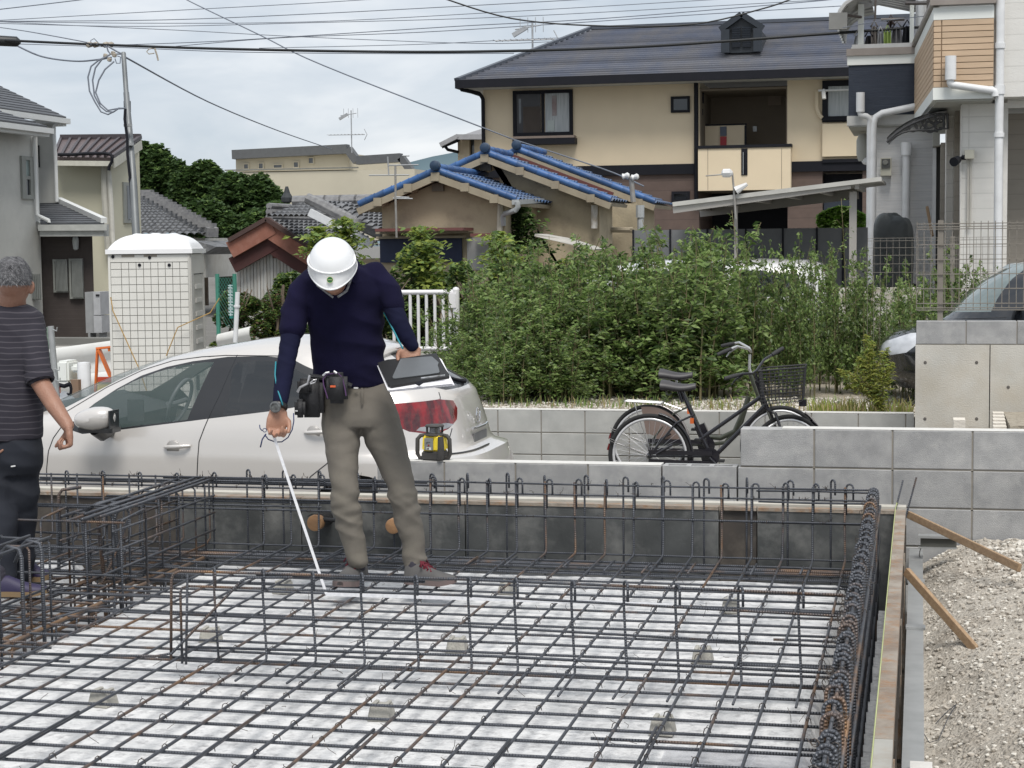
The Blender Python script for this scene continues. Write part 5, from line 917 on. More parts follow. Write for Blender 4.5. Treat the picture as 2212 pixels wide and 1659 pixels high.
# railing and laundry
b = MB(); z_r = PK(12,420,432,YK).z; a = PK(12,130,450,YK); c = PK(12,720,415,YK); b.bar((a.x,YK,z_r),(c.x,YK,z_r),.05,.07)
for zx in (135,265,645,718): p = PK(12,zx,450,YK); b.bx(p.x-.02,YK-.02,zP+.1,p.x+.02,YK+.02,z_r)
b.build('railing',mat('rail_alu',(.55,.54,.52),rough=.35,metal=.4),rh)
b = MB(); p = PK(12,215,60,YK+.3); b.bx(p.x-.04,YK+.2,zP,p.x+.04,YK+.34,PK(12,215,20,YK).z); b.build('canopy_post',M_WTR,rh); p = PK(12,690,60,YK+.3); MB().bx(p.x-.03,YK+.2,zP,p.x+.03,YK+.3,PK(12,215,20,YK).z).build('canopy_post',M_WTR,rh)
# curved canopy roof
M_CAN = mat('canopy_sheet',(.50,.50,.47),(.42,.42,.40),rough=.35,scale=3)
pts = [PK(12,x,y,YK-.2) for x,y in ((-4,262),(0,180),(25,110),(70,50),(130,8),(200,-30),(300,-50))]
b = MB(); b.grid([[p+Vector((0,dy,0)) for p in pts] for dy in (0,2.2)]); o = b.build('canopy_sheet',M_CAN,rh,smooth='all')
for dy in (0,.36,.72,1.08,1.45,1.8,2.15):
    b = MB(); b.tube([p+Vector((0,dy,.02)) for p in pts],.035,6); b.build('canopy_rib',MATS['rail_alu'],rh,smooth=40)
MB().bar(PK(12,-2,275,YK-.25),PK(12,2,120,YK-.25),.25,.06,up=(0,1,0)).build('canopy_edge',mat('canopy_edge_grey',(.25,.25,.24)),rh)
for k in range(9):
    a = PK(12,20+k*14,118-k*15,YK+.0); c = PK(12,720,100-k*22,YK+1.6); b = MB(); b.tube([a,a.lerp(c,.5)+Vector((0,0,.12)),c],.03,6); b.build('canopy_rib',MATS['rail_alu'],rh,smooth=40)
b = MB(); a = PK(12,10,132,YK-.1); c = PK(12,215,160,YK+.2); b.tube([a,c],.02,6); b.tube([PK(12,400,185,YK+.4),PK(12,620,180,YK+.4)],.025,6); b.tube([PK(12,350,0,YK+.4),PK(12,345,180,YK+.4)],.015,6); b.tube([PK(12,640,30,YK+.2),PK(12,860,28,YK-.5)],.03,6); b.tube([PK(12,860,0,YK-.6),PK(12,862,145,YK-.6)],.05,6); b.build('drying_rail',mat('rail_brown',(.12,.10,.09),rough=.5),rh)
cols = [('white shirt drying on a hanger at the left end of the laundry row',(.55,.56,.57),145,250,318,495),('black top hanging next to the white shirt in the laundry row',(.02,.02,.025),247,325,330,490),('grey patterned shirt hanging in the middle of the laundry row',(.33,.30,.28),300,372,240,490),('grey and white sleeved shirt hanging beside the green towel',(.38,.39,.40),365,425,300,480),
    ('bright green towel hanging over the balcony rail',(.35,.47,.14),425,495,290,485),('grey trousers hanging right of the green towel',(.22,.22,.23),498,600,250,475),('black clothes hanging at the right end of the laundry row',(.015,.017,.022),598,690,240,470),('small brown cloth clipped to a round hanger above the laundry',(.10,.07,.065),455,530,190,235)]
for i,(lab,col_,x0,x1,y0,y1) in enumerate(cols):
    Y = YK+.35+.05*(i % 3); a = PK(12,x0,y0,Y); c = PK(12,x1,y1,Y); m_ = mat('cloth_%d' % i,col_,tuple(v*.7 for v in col_),rough=.9,scale=6); G = []
    for j in range(8):
        v = j/7; row = []
        for q in range(12):
            u_ = q/11; wd = (.72+.28*min(1,v*2.2)) if i not in (4,) else 1; xx = a.x+(c.x-a.x)*(.5+(u_-.5)*wd); row.append((xx,Y+.05*math.sin(u_*14+i)+.02*v,a.z+(c.z-a.z)*v-.05*abs(u_-.5)*(1-v)+(.04*math.sin(u_*9+i) if j == 7 else 0)))
        G.append(row)
    b = MB(); b.grid(G); b.grid([[ (p[0],p[1]+.03,p[2]) for p in r] for r in reversed(G)]); b.tube([(a.x+.05*(c.x-a.x),Y+.02,a.z-.02),((a.x+c.x)/2,Y+.02,a.z+.08),(c.x-.05*(c.x-a.x),Y+.02,a.z-.02)],.012,5)
    tag(b.build('laundry',m_,smooth='all'),lab,'laundry','laundry drying on the upper balcony')
for i,(x0,x1,cc) in enumerate(((905,965,(.25,.18,.2)),(1020,1080,(.02,.03,.09)),(1110,1280,(.05,.04,.035)),(1320,1375,(.15,.15,.14)))):
    a = PK(12,x0,-40,YF+.3); c = PK(12,x1,22 if i != 1 else 35,YF+.3); b = MB(); b.grid([[(a.x+(c.x-a.x)*u_/9,YF+.3+.04*math.sin(u_*1.7),a.z+(c.z-a.z)*v/4) for u_ in range(10)] for v in range(5)]); b.grid([[(a.x+(c.x-a.x)*u_/9,YF+.32+.04*math.sin(u_*1.7),a.z+(c.z-a.z)*v/4) for u_ in range(10)] for v in reversed(range(5))])
    tag(b.build('laundry',mat('cloth_t%d' % i,cc,rough=.9),smooth='all'),('pinkish','dark navy','dark brown','grey')[i]+' cloth hanging above the tan balcony at the top edge','laundry','laundry above the tan balcony')
# pipes
def pipe(pts,r,label=None,m=M_PIPE,name='downpipe',col=()):
    b = MB(); Q = []
    for i,p in enumerate(pts):
        if 0 < i < len(pts)-1:
            a,c = pts[i-1],pts[i+1]; d = min(.12,(p-a).length*.4,(c-p).length*.4); Q += [p+(a-p).normalized()*d,p+(a-p).normalized()*d*.3+(c-p).normalized()*d*.3,p+(c-p).normalized()*d]
        else: Q.append(p)
    b.tube(Q,r*.5,12)
    for q,l in col: b.tube([q,q+Vector((0,0,l))],r*.62,12)
    return b.build(name,m,rh,smooth=40)
Yp = YF+.02; q1 = [PK(12,x,y,Yp) for x,y in ((1512,-60),(1508,700),(1506,880),(1503,1280),(1500,1659))]; q1[-1].z = .4; q1 = [Vector((q1[1].x,Yp,p.z)) for p in q1]
pipe([q1[0],q1[-1]],.1,col=[(q1[1]+Vector((0,0,.3)),.06),(q1[2],.1),(q1[3],.05)])
pipe([PK(12,1048,745,YF-.12),PK(12,1048,790,YF-.12),PK(12,1462,848,YF-.05),PK(12,1466,900,YF-.05)],.085); b = MB(); p = PK(12,1050,745,YF-.12); b.tube([p,p+Vector((0,0,.27))],.063,14); b.build('downpipe_funnel',M_PIPE,rh,smooth=40)
Yq = YK-.1; a = PK(12,738,988,Yq); 
pipe([PK(12,740,990,Yq),PK(12,330,1075,Yq),Vector((PK(12,322,1075,Yq).x,Yq,.35))],.10); pipe([PK(12,208,1040,Yq-.05),PK(12,212,1075,Yq-.05),PK(12,298,1092,Yq-.02),PK(12,296,1200,Yq),Vector((PK(12,292,1200,Yq).x,Yq+.05,.35))],.085)
b = MB(); p = PK(12,208,1045,Yq-.05); b.tube([p,p+Vector((0,0,.27))],.06,14); b.build('downpipe_funnel',M_PIPE,rh,smooth=40)
p = PK(12,638,1350,YK+.05); pipe([p,Vector((p.x,p.y,.35))],.115); b = MB(); b.tube([p+Vector((0,0,-.15)),p+Vector((0,0,.03))],.075,14); b.build('pipe_cap',M_PIPE,rh,smooth=40)
p = PK(12,770,60,YK+.8); pipe([Vector((p.x,YK+.8,9)),Vector((p.x,YK+.8,zP))],.10)
b = MB(); b.lathe(PK(12,258,1500,YK+1.1),[(.03,-.02),(.06,0),(.06,.04),(.03,.07)],(0,-1,0),14); b.build('vent_cap',M_PIPE,rh,smooth=40)
b = MB(); b.lathe(PK(12,228,1375,YK+1.1)+Vector((0,0,-.2)),[(.06,0),(.09,.1),(.09,.3),(.05,.4)],(0,0,1),14); b.build('vent_hood',M_SOFF,rh,smooth=40)
# meter box
a = PK(12,398,1478,YK+.12); c = PK(12,497,1640,YK+.12); mb_ = MB().bx(a.x,YK+.02,c.z,c.x,YK+.2,a.z).build('meter_box',mat('ivory_plastic',(.60,.58,.48),rough=.45),rh)
a = PK(12,405,1483,YK); c = PK(12,487,1567,YK); MB().bx(a.x,YK-.0,c.z,c.x,YK+.019,a.z).build('meter_window',mat('meter_grey',(.07,.07,.065),rough=.2),mb_)
a = PK(12,422,1500,YK-.02); c = PK(12,462,1535,YK-.02); b = MB(); b.lathe(((a.x+c.x)/2,YK-.001,(a.z+c.z)/2),[(.04,0),(.04,.01),(.03,.02)],(0,-1,0),16); b.build('meter_dial',mat('meter_dial',(.2,.2,.18),rough=.2),mb_)
# wall junction box, conduit and camera
Yj = YF+.45; a = PK(12,1182,1402,Yj); c = PK(12,1270,1482,Yj); MB().bx(a.x,Yj-.08,c.z,c.x,Yj+.049,a.z).build('junction_box',MATS['ivory_plastic'],rh)
for zx in (1214,1238): a = PK(12,zx,1482,Yj); c = PK(11,zx-5,700,Yj); b = MB(); b.tube([(a.x,Yj,a.z),((a.x+c.x)/2,Yj,(a.z+c.z)/2),(c.x,Yj,c.z)],.012,6); b.build('conduit',mat('conduit_beige',(.52,.50,.45)),rh,smooth=40)
cm_ = empty('security_camera',PK(12,1140,1475,Yj-.1)[:],'small black security camera on the white siding beside the junction box','security camera')
b = MB(); a = PK(12,1150,1470,Yj-.05); c = PK(12,1080,1512,Yj-.25); b.tube([c,a.lerp(c,.45)],[.055,.045],14); b.build('camera_body',M_BLACK,cm_,smooth=40); b = MB(); b.tube([a,a.lerp(c,.5)],.014,8); b.lathe(a,[(.01,0),(.03,.01),(.03,.05)],(1,.3,0),10); b.build('bracket',M_BLACK,cm_)
# entrance awning with curl ironwork
aw = empty('entrance_awning',PK(12,1000,1150,YF+1.6)[:],'dark curved entrance awning with scrolled iron side brackets','awning'); M_IRON = mat('wrought_iron',(.05,.05,.052),rough=.5)
topc = [(1022,1062),(900,1082),(800,1112),(700,1150),(620,1192),(540,1248),(480,1300),(455,1328)]; botc = [(935,1228),(850,1218),(750,1216),(660,1222),(600,1240),(540,1270),(455,1328)]
for dy in (0,1.4):
    Y_ = YF+1.0+dy; b = MB(); b.tube([PK(12,*p,Y_) for p in topc],.017,6); b.tube([PK(12,*p,Y_) for p in botc],.014,6); b.tube([PK(12,1020,1060,Y_),PK(12,1022,1200,Y_),PK(12,940,1198,Y_)],.016,6); b.tube([PK(12,985,1068,Y_),PK(12,985,1200,Y_)],.013,6)
    for (cx_,cy_,r_) in ((850,1130,.16),(770,1160,.13),(900,1110,.12),(700,1190,.09),(860,1185,.12),(950,1100,.1),(945,1160,.12),(800,1195,.07)): b.ring(PK(12,cx_,cy_,Y_),r_*.55,.009,(0,1,0),16,5)
    b.build('side_bracket',M_IRON,aw)
T0 = [PK(12,*p,YF+1.0) for p in topc]; b = MB(); b.grid([[p+Vector((0,d,.04)) for p in T0] for d in (0,1.4)]); b.grid([[p+Vector((0,d,.055)) for p in T0] for d in (1.4,0)]); b.build('awning_sheet',mat('smoke_sheet',(.10,.10,.105),rough=.3),aw,smooth='all')
MB().bx(PK(12,885,1300,YK-.5).x,YK-.6,PK(12,900,1365,YK-.5).z,PK(12,950,1300,YK-.5).x,YK-.1,PK(12,920,1240,YK-.5).z).build('shutter_box',M_SOFF,rh)
# covered motorcycle, leaning pole, hedge, carport
cv = empty('covered_motorcycle',PK(11,510,900,24)[:],'motorcycle under a dark grey draped cover beside the white house wall','motorcycle'); cv.location.z = .48; ORG[cv.name] = Vector(cv.location)
a = PK(11,325,900,24); c = PK(11,695,900,24); zt_ = PK(11,510,582,24).z; G = []; cx_ = (a.x+c.x)/2; hw = (c.x-a.x)/2
for j in range(14):
    v = j/13; row = []
    for q in range(33):
        t = 2*PI*q/32; ph = v*PI/2; rr = (math.sin(ph)**.55) if v < .5 else 1.0; z__ = .3+(zt_-.3)*(1-v**2.6)
        w2 = hw*min(1,(v*2.4)**.45)*(1+.05*math.sin(t*7+v*3)+.06*noise.noise((math.cos(t)*2,math.sin(t)*2,v*4))); row.append((cx_+w2*math.cos(t),24+w2*.55*math.sin(t),z__+.06*noise.noise((math.cos(t)*1.5,math.sin(t),v*3))))
    G.append(row)
b = MB(); b.grid(G); b.build('cover',mat('grey_cover',(.085,.095,.10),(.13,.145,.15),rough=.5,scale=4,bump=.5,bscale=6),cv,smooth='all')
for dx in (-.6,.55): b = MB(); b.ring((cx_+dx*hw,24,.5+.26),.27,.05,(0,1,0),24,8); b.build('tyre',M_BLACK,cv,smooth='all')
b = MB(); b.tube([PK(11,830,508,24.4),PK(11,880,780,24.2)],.022,8); tag(b.build('wooden_stick',M_WOOD,smooth=40),'wooden stick leaning against the white house beside the covered motorcycle','stick')
cp = empty('carport',PK(23,1100,1300,22)[:],'carport with a thin tilted grey roof sheet standing among the weeds','carport')
a0,a1 = PK(23,-60,1325,21.),PK(23,1290,1160,21.); dz = Vector((0,0,-.10)); M_CPT = mat('carport_roof',(.30,.29,.26),(.24,.23,.21),rough=.5,scale=4); M_CPA = mat('carport_alu',(.38,.36,.33),(.34,.32,.30),rough=.45,scale=3,metal=.2)
slab(cp,'roof_sheet',[a0,a1,a1+Vector((0,2.6,.04)),a0+Vector((0,2.6,.04))],.035,M_CPT)
MB().bar(a0+Vector((0,-.02,-.07)),a1+Vector((-.35,-.02,-.07)),.05,.07).build('front_beam',M_CPA,cp); MB().bar(a0+Vector((0,2.6,-.05)),a1+Vector((-.35,2.6,-.10)),.05,.13).build('back_beam',M_CPA,cp)
MB().bar(a0+Vector((0,-.05,.0)),a1+Vector((0,-.05,.0)),.05,.05).build('edge_trim',mat('edge_pale',(.5,.49,.46)),cp)
for k in range(6): p = a0.lerp(a1,(k+.3)/6); MB().bar(p+Vector((0,0,-.05)),p+Vector((0,2.6,-.02)),.05,.06).build('rafter',M_CPA,cp)
for zx,dY in ((1105,.2),(1105,2.3),(345,.3)):
    p = PK(23,zx,1200,21+dY); r_ = .042 if zx > 1000 else .02; zt_ = a0.lerp(a1,(p.x-a0.x)/(a1.x-a0.x)).z-.1; MB().bx(p.x-r_,21+dY-r_*.7,.0,p.x+r_,21+dY+r_*.7,zt_).build('post',M_CPA,cp)
b = MB(); b.tube([PK(23,x,y,20.9) for x,y in ((345,1420),(332,1230),(322,1122),(290,1120))],.012,8); b.tube([PK(23,150,1140,20.9),PK(23,285,1128,20.9)],.008,5)
o = b.build('thin_pole',MATS['weathered_steel'],smooth=40); tag(o,'thin service pole standing through the carport roof with a white insulator','pole')
b = MB(); b.lathe(PK(23,285,1122,20.85)+Vector((-.06,0,0)),[(.02,0),(.05,.02),(.05,.1),(.02,.13)],(1,0,0),8); b.build('insulator',MATS['white_porcelain'],o); b = MB(); b.tube([PK(23,345,1235,20.9),PK(23,418,1192,20.9)],[.05,.02],8); b.build('lamp_head',MATS['white_porcelain'],o)
# hedge
def leafmesh(name,C,size,mlist,nrm_up=.5,wts=None,asp=.55,org=(0,0,0),droop=.3):
    """many small bent leaves: 4-vertex kites scattered at the points C (n,3)"""
    n = len(C); s = size*(.6+.8*rng.random(n)); th_ = rng.uniform(0,2*PI,n); d = np.stack([np.cos(th_),np.sin(th_),rng.uniform(-droop*1.6,droop*.8,n)],1); d /= np.linalg.norm(d,axis=1)[:,None]
    u_ = np.stack([rng.normal(0,.55,n),rng.normal(0,.55,n),np.ones(n)*nrm_up*2],1); w = np.cross(d,u_); w /= np.linalg.norm(w,axis=1)[:,None]+1e-9; nn = np.cross(w,d)
    V = np.zeros((n,4,3)); V[:,0] = C-d*s[:,None]*.5; V[:,1] = C+w*(s*asp*.5)[:,None]+nn*(s*.06)[:,None]; V[:,2] = C+d*s[:,None]*.5-np.array([0,0,1])*(s*.12)[:,None]; V[:,3] = C-w*(s*asp*.5)[:,None]+nn*(s*.06)[:,None]
    me = bpy.data.meshes.new(name); me.vertices.add(n*4); me.vertices.foreach_set('co',(V.reshape(-1,3)-np.array(org)).ravel()); me.loops.add(n*4); me.loops.foreach_set('vertex_index',np.arange(n*4,dtype=np.int32))
    me.polygons.add(n); me.polygons.foreach_set('loop_start',np.arange(0,n*4,4,dtype=np.int32)); me.polygons.foreach_set('loop_total',np.full(n,4,np.int32))
    for m in mlist: me.materials.append(m)
    me.polygons.foreach_set('material_index',rng.choice(len(mlist),n,p=wts).astype(np.int32)); me.update(); me.validate(); return me
def mleaf(name,c,rough=.55,tr=.45,var=.22):
    if name in MATS: return MATS[name]
    m = bpy.data.materials.new(name); m.use_nodes = True; t = m.node_tree; N = t.nodes; K = t.links.new; b = N['Principled BSDF']; b.inputs['Roughness'].default_value = rough; b.inputs['Specular IOR Level'].default_value = .35
    g = N.new('ShaderNodeNewGeometry'); n = N.new('ShaderNodeTexNoise'); n.inputs['Scale'].default_value = 2.3; n.inputs['Detail'].default_value = 6; n.inputs['Roughness'].default_value = .7; K(g.outputs['Position'],n.inputs['Vector'])
    r = N.new('ShaderNodeMapRange'); r.inputs[1].default_value = .3; r.inputs[2].default_value = .7; r.inputs[3].default_value = 1-var*1.5; r.inputs[4].default_value = 1+var*1.5; K(n.outputs['Fac'],r.inputs[0])
    h = N.new('ShaderNodeHueSaturation'); h.inputs['Color'].default_value = (*c,1); K(r.outputs[0],h.inputs['Value']); K(h.outputs[0],b.inputs['Base Color'])
    tl = N.new('ShaderNodeBsdfTranslucent'); K(h.outputs[0],tl.inputs[0]); ms = N.new('ShaderNodeMixShader'); ms.inputs[0].default_value = tr; K(b.outputs[0],ms.inputs[1]); K(tl.outputs[0],ms.inputs[2]); K(ms.outputs[0],N['Material Output'].inputs[0]); MATS[name] = m; return m
M_LH = mleaf('hedge_leaf',(.07,.15,.015)); M_LD = mleaf('leaf_dark',(.055,.10,.03)); M_LM = mleaf('leaf_mid',(.16,.245,.072)); M_LL = mleaf('leaf_light',(.25,.34,.115)); M_LY = mleaf('leaf_yellow',(.30,.36,.08)); M_LG = mleaf('leaf_greygreen',(.17,.22,.12))
M_STEM = mat('green_stem',(.12,.14,.055),(.17,.12,.07),rough=.8,scale=6); M_BARK = mat('bark',(.12,.09,.065),(.07,.055,.04),rough=1,scale=8,bump=.5)
a,c = PK(23,868,1400,30),PK(23,1180,1470,30); n = 5000; hd = empty('clipped_hedge',((a.x+c.x)/2,30,0),'bright green clipped hedge behind the carport post','hedge')
C = np.stack([rng.uniform(a.x,c.x,n),rng.uniform(30,30.8,n),np.zeros(n)],1); tz = a.z+.15*np.sin((C[:,0]-a.x)/(c.x-a.x)*PI); C[:,2] = tz-(rng.random(n)**2)*1.6; C[:,1] = 30+rng.random(n)**2*.8
place('foliage',leafmesh('foliage',C,.09,[M_LH,M_LM],org=ORG[hd.name],wts=[.75,.25]),ORG[hd.name],hd); MB().bx(a.x+.1,30.15,0,c.x-.1,30.8,a.z-.1).build('inner_twigs',M_LD,hd)
# grey mesh screen fence behind the weeds
sf = empty('grey_screen_fence',PK(23,600,1500,21.6)[:],'long grey screen fence under the carport behind the tall weeds','fence'); M_SCN = mat('grey_screen',(.15,.155,.16),(.12,.125,.13),rough=.7,scale=6)
xsf = [PK(23,x,1500,22.4).x for x in (-320,-80,160,410,650,870,1040,1205)]
for a,c in zip(xsf[:-1],xsf[1:]): MB().bx(a+.01,22.4,0,c-.01,22.42,PK(23,700,1480,22.4).z).build('panel',M_SCN,sf); MB().bx(a-.012,22.385,0,a+.012,22.399,PK(23,700,1475,22.4).z).build('post',M_BLACK,sf)
# ================================================================== WIRE MESH FENCES
def mesh_fence(label,Y,x0,x1,z0,z1,hz_,dx,m,postx,r=.003,rp=.022,zp=None,hook=False):
    root = empty('wire_mesh_fence',((x0+x1)/2,Y,z0),label,'fence'); b = MB()
    x = x0
    while x <= x1: b.bar((x,Y,z0),(x,Y,z1),r*2); x += dx
    for z in hz_: b.bar((x0,Y-.006,z),(x1,Y-.006,z),r*2.4)
    o = b.build('wire_panel',m,root); tag(o,kind='stuff')
    for px in postx: MB().bx(px-rp,Y+.004,zp if zp is not None else z0-.1,px+rp,Y+.004+2*rp,z1+.01).build('post',m,root)
    return root
M_FB = mat('fence_bronze',(.20,.18,.155),(.24,.22,.19),rough=.5,scale=10,metal=.2)
hzs = [PK(11,1300,y,14.98).z for y in (662,690,712,857,997,1133,1270,1408,1450,1470)]
mesh_fence('brown wire mesh fence standing on the tall retaining wall',14.98,PK(11,735,1000,14.98).x,3.2,hzs[-1],hzs[0]+.02,hzs,.0565,M_FB,[PK(11,957,1000,14.98).x,2.4],zp=.95)
hz2 = [PK(11,500,y,17.6).z for y in (800,825,890,960,1040,1120)]
mesh_fence('faint wire mesh fence among the weeds beside the tall retaining wall',17.6,-.5,.9,.1,hz2[0],hz2,.06,M_FB,[.3],zp=.1,r=.0016)
mesh_fence('thin green wire mesh fence in the shade behind the white railing',20.2,-4.9,-1.2,.1,.98,[.98,.95,.8,.65,.5,.35,.2],.06,mat('fence_green',(.05,.09,.075),rough=.5),[-4.0,-2.2],zp=.1)
# white railing (left of the shrubs)
wr_ = empty('white_railing',PK(5,560,600,19.4)[:],'white tubular steel railing standing behind the helmeted man','railing'); YW = 19.4; M_WST = mat('white_steel',(.76,.73,.74),(.66,.67,.68),rough=.4,scale=4)
zt_ = PK(5,560,235,YW).z; zb_ = PK(5,560,600,YW).z; xl = PK(5,300,400,YW).x; xr = PK(5,745,400,YW).x
b = MB(); b.tube([(xl,YW,zt_),(xr,YW,zt_)],.028,12); b.build('rail',M_WST,wr_,smooth=40); b = MB(); b.tube([(xl,YW,zb_),(xr,YW,zb_)],.024,12); b.build('rail',M_WST,wr_,smooth=40)
for zx in (340,393,448,500,553,607,661,706): p = PK(5,zx,400,YW); b = MB(); b.tube([(p.x,YW,zb_),(p.x,YW,zt_)],.019,10); b.build('baluster',M_WST,wr_,smooth=40)
b = MB(); b.tube([(xr,YW,-.3),(xr,YW,zt_+.03)],.040,14); b.lathe((xr,YW,zt_+.03),[(.040,0),(.03,.02),(.001,.03)],n=14); b.build('post',M_WST,wr_,smooth=40); b = MB(); p = PK(5,722,300,YW); b.bx(p.x-.03,YW-.05,p.z-.06,p.x+.05,YW,p.z+.1); b.build('latch',M_WST,wr_)
MB().bx(xl-.5,19.5,-.46,xr+.6,19.9,.33).build('concrete_kerb',MATS['cast_concrete'],tag(empty('kerb_wall',(xl,19.7,-.4),'low pale concrete kerb under the white railing','kerb wall'),None))
# ================================================================== VEGETATION
def shrub(name,label,cat,group,C,size,mats,wts,base,stems,m_st=None,asp=.55,droop=.3,up=.5):
    root = empty(name,base,label,cat,group)
    place('foliage',leafmesh('foliage',C,size,mats,nrm_up=up,wts=wts,asp=asp,org=base,droop=droop),base,root)
    b = MB()
    for s_ in stems: b.tube(s_[0],s_[1],5)
    if stems: b.build('stem',m_st or M_STEM,root,smooth='all')
    return root
def weed_pts(h,w,ns,per,seed):
    r = np.random.default_rng(seed); P = []; st = []
    for s_ in range(ns):
        bx,by = r.normal(0,w*.28),r.normal(0,w*.2); lean = np.array([r.normal(0,.16)+bx*.35,r.normal(0,.12)]); hh = h*r.uniform(.62,1.06); path = []
        for k in range(7): t = k/6; path.append((bx+lean[0]*t*t*hh,by+lean[1]*t*t*hh,hh*t*(1-.04*t)))
        st.append((path,[.009*(1-.8*k/6)+.001 for k in range(7)]))
        nb = int(22*hh/1.4)
        for b_ in range(nb):
            t = .10+.90*(b_+r.random())/nb; i = min(5,int(t*6)); f = t*6-i; o = np.array(path[i])*(1-f)+np.array(path[i+1])*f
            L_ = (.30*(1-t)**.7+.045)*r.uniform(.6,1.25); a = r.uniform(0,2*PI); d = np.array([math.cos(a),math.sin(a),r.uniform(.15,.8)]); d /= np.linalg.norm(d)
            n = max(4,int(per*(L_/.2))); u_ = r.random(n)**.75; q = o+np.outer(u_*L_,d)+np.outer(-u_*u_*L_*.35,[0,0,1])+r.normal(0,.016+.02*(1-t),(n,3)); P.append(q)
            if L_ > .12: st.append(([tuple(o),tuple(o+d*L_*.6),tuple(o+d*L_-np.array([0,0,L_*.35]))],[.0025,.002,.001]))
    return np.concatenate(P),st
V_ = []
for k in range(6):
    C,st = weed_pts(1.0,.60,9,26,100+k); me = leafmesh('foliage',C,.054,[M_LM,M_LL,M_LD,M_LG],wts=[.38,.36,.12,.14],asp=.42,nrm_up=.35)
    b = MB()
    for s_ in st: b.tube(s_[0],s_[1],4,False)
    V_.append((me,b.mesh('stem',[M_STEM],Vector((0,0,0)),'all')))
def weed(x,y,h,k,label,group,w=1.0,rz=None,gz_=.07):
    root = empty('tall_weed',(x,y,gz_),label,'weed',group); me,sm = V_[k % 6]
    root.scale = (h*w,h*w,h); root.rotation_euler.z = rz if rz is not None else k*1.3
    for nm,m in (('foliage',me),('stem',sm)):
        o = bpy.data.objects.new(nm,m); COL.objects.link(o); o.parent = root
    return root
prof = [(975,640),(1040,590),(1080,550),(1150,505),(1210,500),(1280,540),(1340,525),(1400,500),(1460,475),(1530,462),(1580,470),(1640,505),(1700,490),(1750,520),(1800,500),(1840,478),(1890,530),(1940,560)]
pos = ['at the left end of the thicket','second from the left in the thicket','left of the thicket centre']
n_w = 0
rows = [(19.6,0,22,1.0),(18.7,18,0,.98),(17.9,-12,30,.9),(17.35,10,90,.72),(16.9,-15,170,.50)]
def ptop(x):
    for (a,ya),(c,yc) in zip(prof[:-1],prof[1:]):
        if a <= x <= c: return ya+(yc-ya)*(x-a)/(c-a)
    return prof[-1][1] if x > 1900 else prof[0][1]
ORD = 'first second third fourth fifth sixth seventh eighth ninth tenth eleventh twelfth thirteenth fourteenth fifteenth sixteenth seventeenth eighteenth'.split()
rowname = ['rear','second rear','middle','second front','front']
for ri,(Y,off,drop,sc) in enumerate(rows):
    xs_ = list(range(1010+off,1960,62 if ri < 3 else 56))
    for i,x in enumerate(xs_):
        if ri == 4 and 1240 < x: continue
        if x > 1560 and ri in (1,3,4): continue
        if ri >= 3 and x > 1880: continue
        p = ony(x+random.uniform(-14,14),800,Y+jit(.25)); tz = ony(x,ptop(x)+drop+random.uniform(-14,22),Y).z; h = max(.45,tz-.07)
        weed(p.x,p.y,h,n_w*5+ri+i,'feathery green weed, %s from the left in the %s row of the thicket' % (ORD[i],rowname[ri]),'weeds of the thicket, %s row' % rowname[ri],w=(.62+.25/h if ri < 3 else 1.0)*(.52 if x > 1560 else 1)); n_w += 1
# thin taller sprigs sticking out
for i,(x,yt) in enumerate(((1192,478),(1445,462),(1560,440),(1612,428),(1722,455),(1762,425),(1835,432),(1880,480),(2065,470),(1990,500),(2120,498))):
    Y = 17.6 if x > 1950 else 18.3; C,st = weed_pts(1,.10,1,16,300+i); z_ = ony(x,yt,Y).z; h = z_-.07; base = (ony(x,700,Y).x,Y,.07)
    C = C*np.array([.9,.9,h])+np.array(base); shrub('thin_weed','thin single stemmed weed poking above the others at %s' % ['the thicket\'s left part','the first hump of the thicket','the carport roof\'s left half','the carport\'s thin pole','the middle of the carport','the carport\'s brown wall','the carport post','the covered motorcycle','the junction box on the white house','the wooden stick','the tall pipe of the white house'][i],'weed',None,C,.045,[M_LM,M_LL,M_LG],[.5,.35,.15],base,[([tuple(np.array(q)*np.array([.9,.9,h])+np.array(base)) for q in s_[0]],s_[1]) for s_ in st],asp=.42)
for i,(x,yt,Y) in enumerate(((1985,560,17.4),(2025,545,17.8),(2060,520,18.0),(2095,530,17.6),(2130,560,18.2),(2165,600,18.),(1960,575,17.0))):
    p = ony(x,800,Y); weed(p.x,p.y,ony(x,yt,Y).z-.07,i+2,'leafy weed, %s of those growing behind the wire mesh fence' % ORD[i],'weeds behind the wire mesh fence',w=.5)
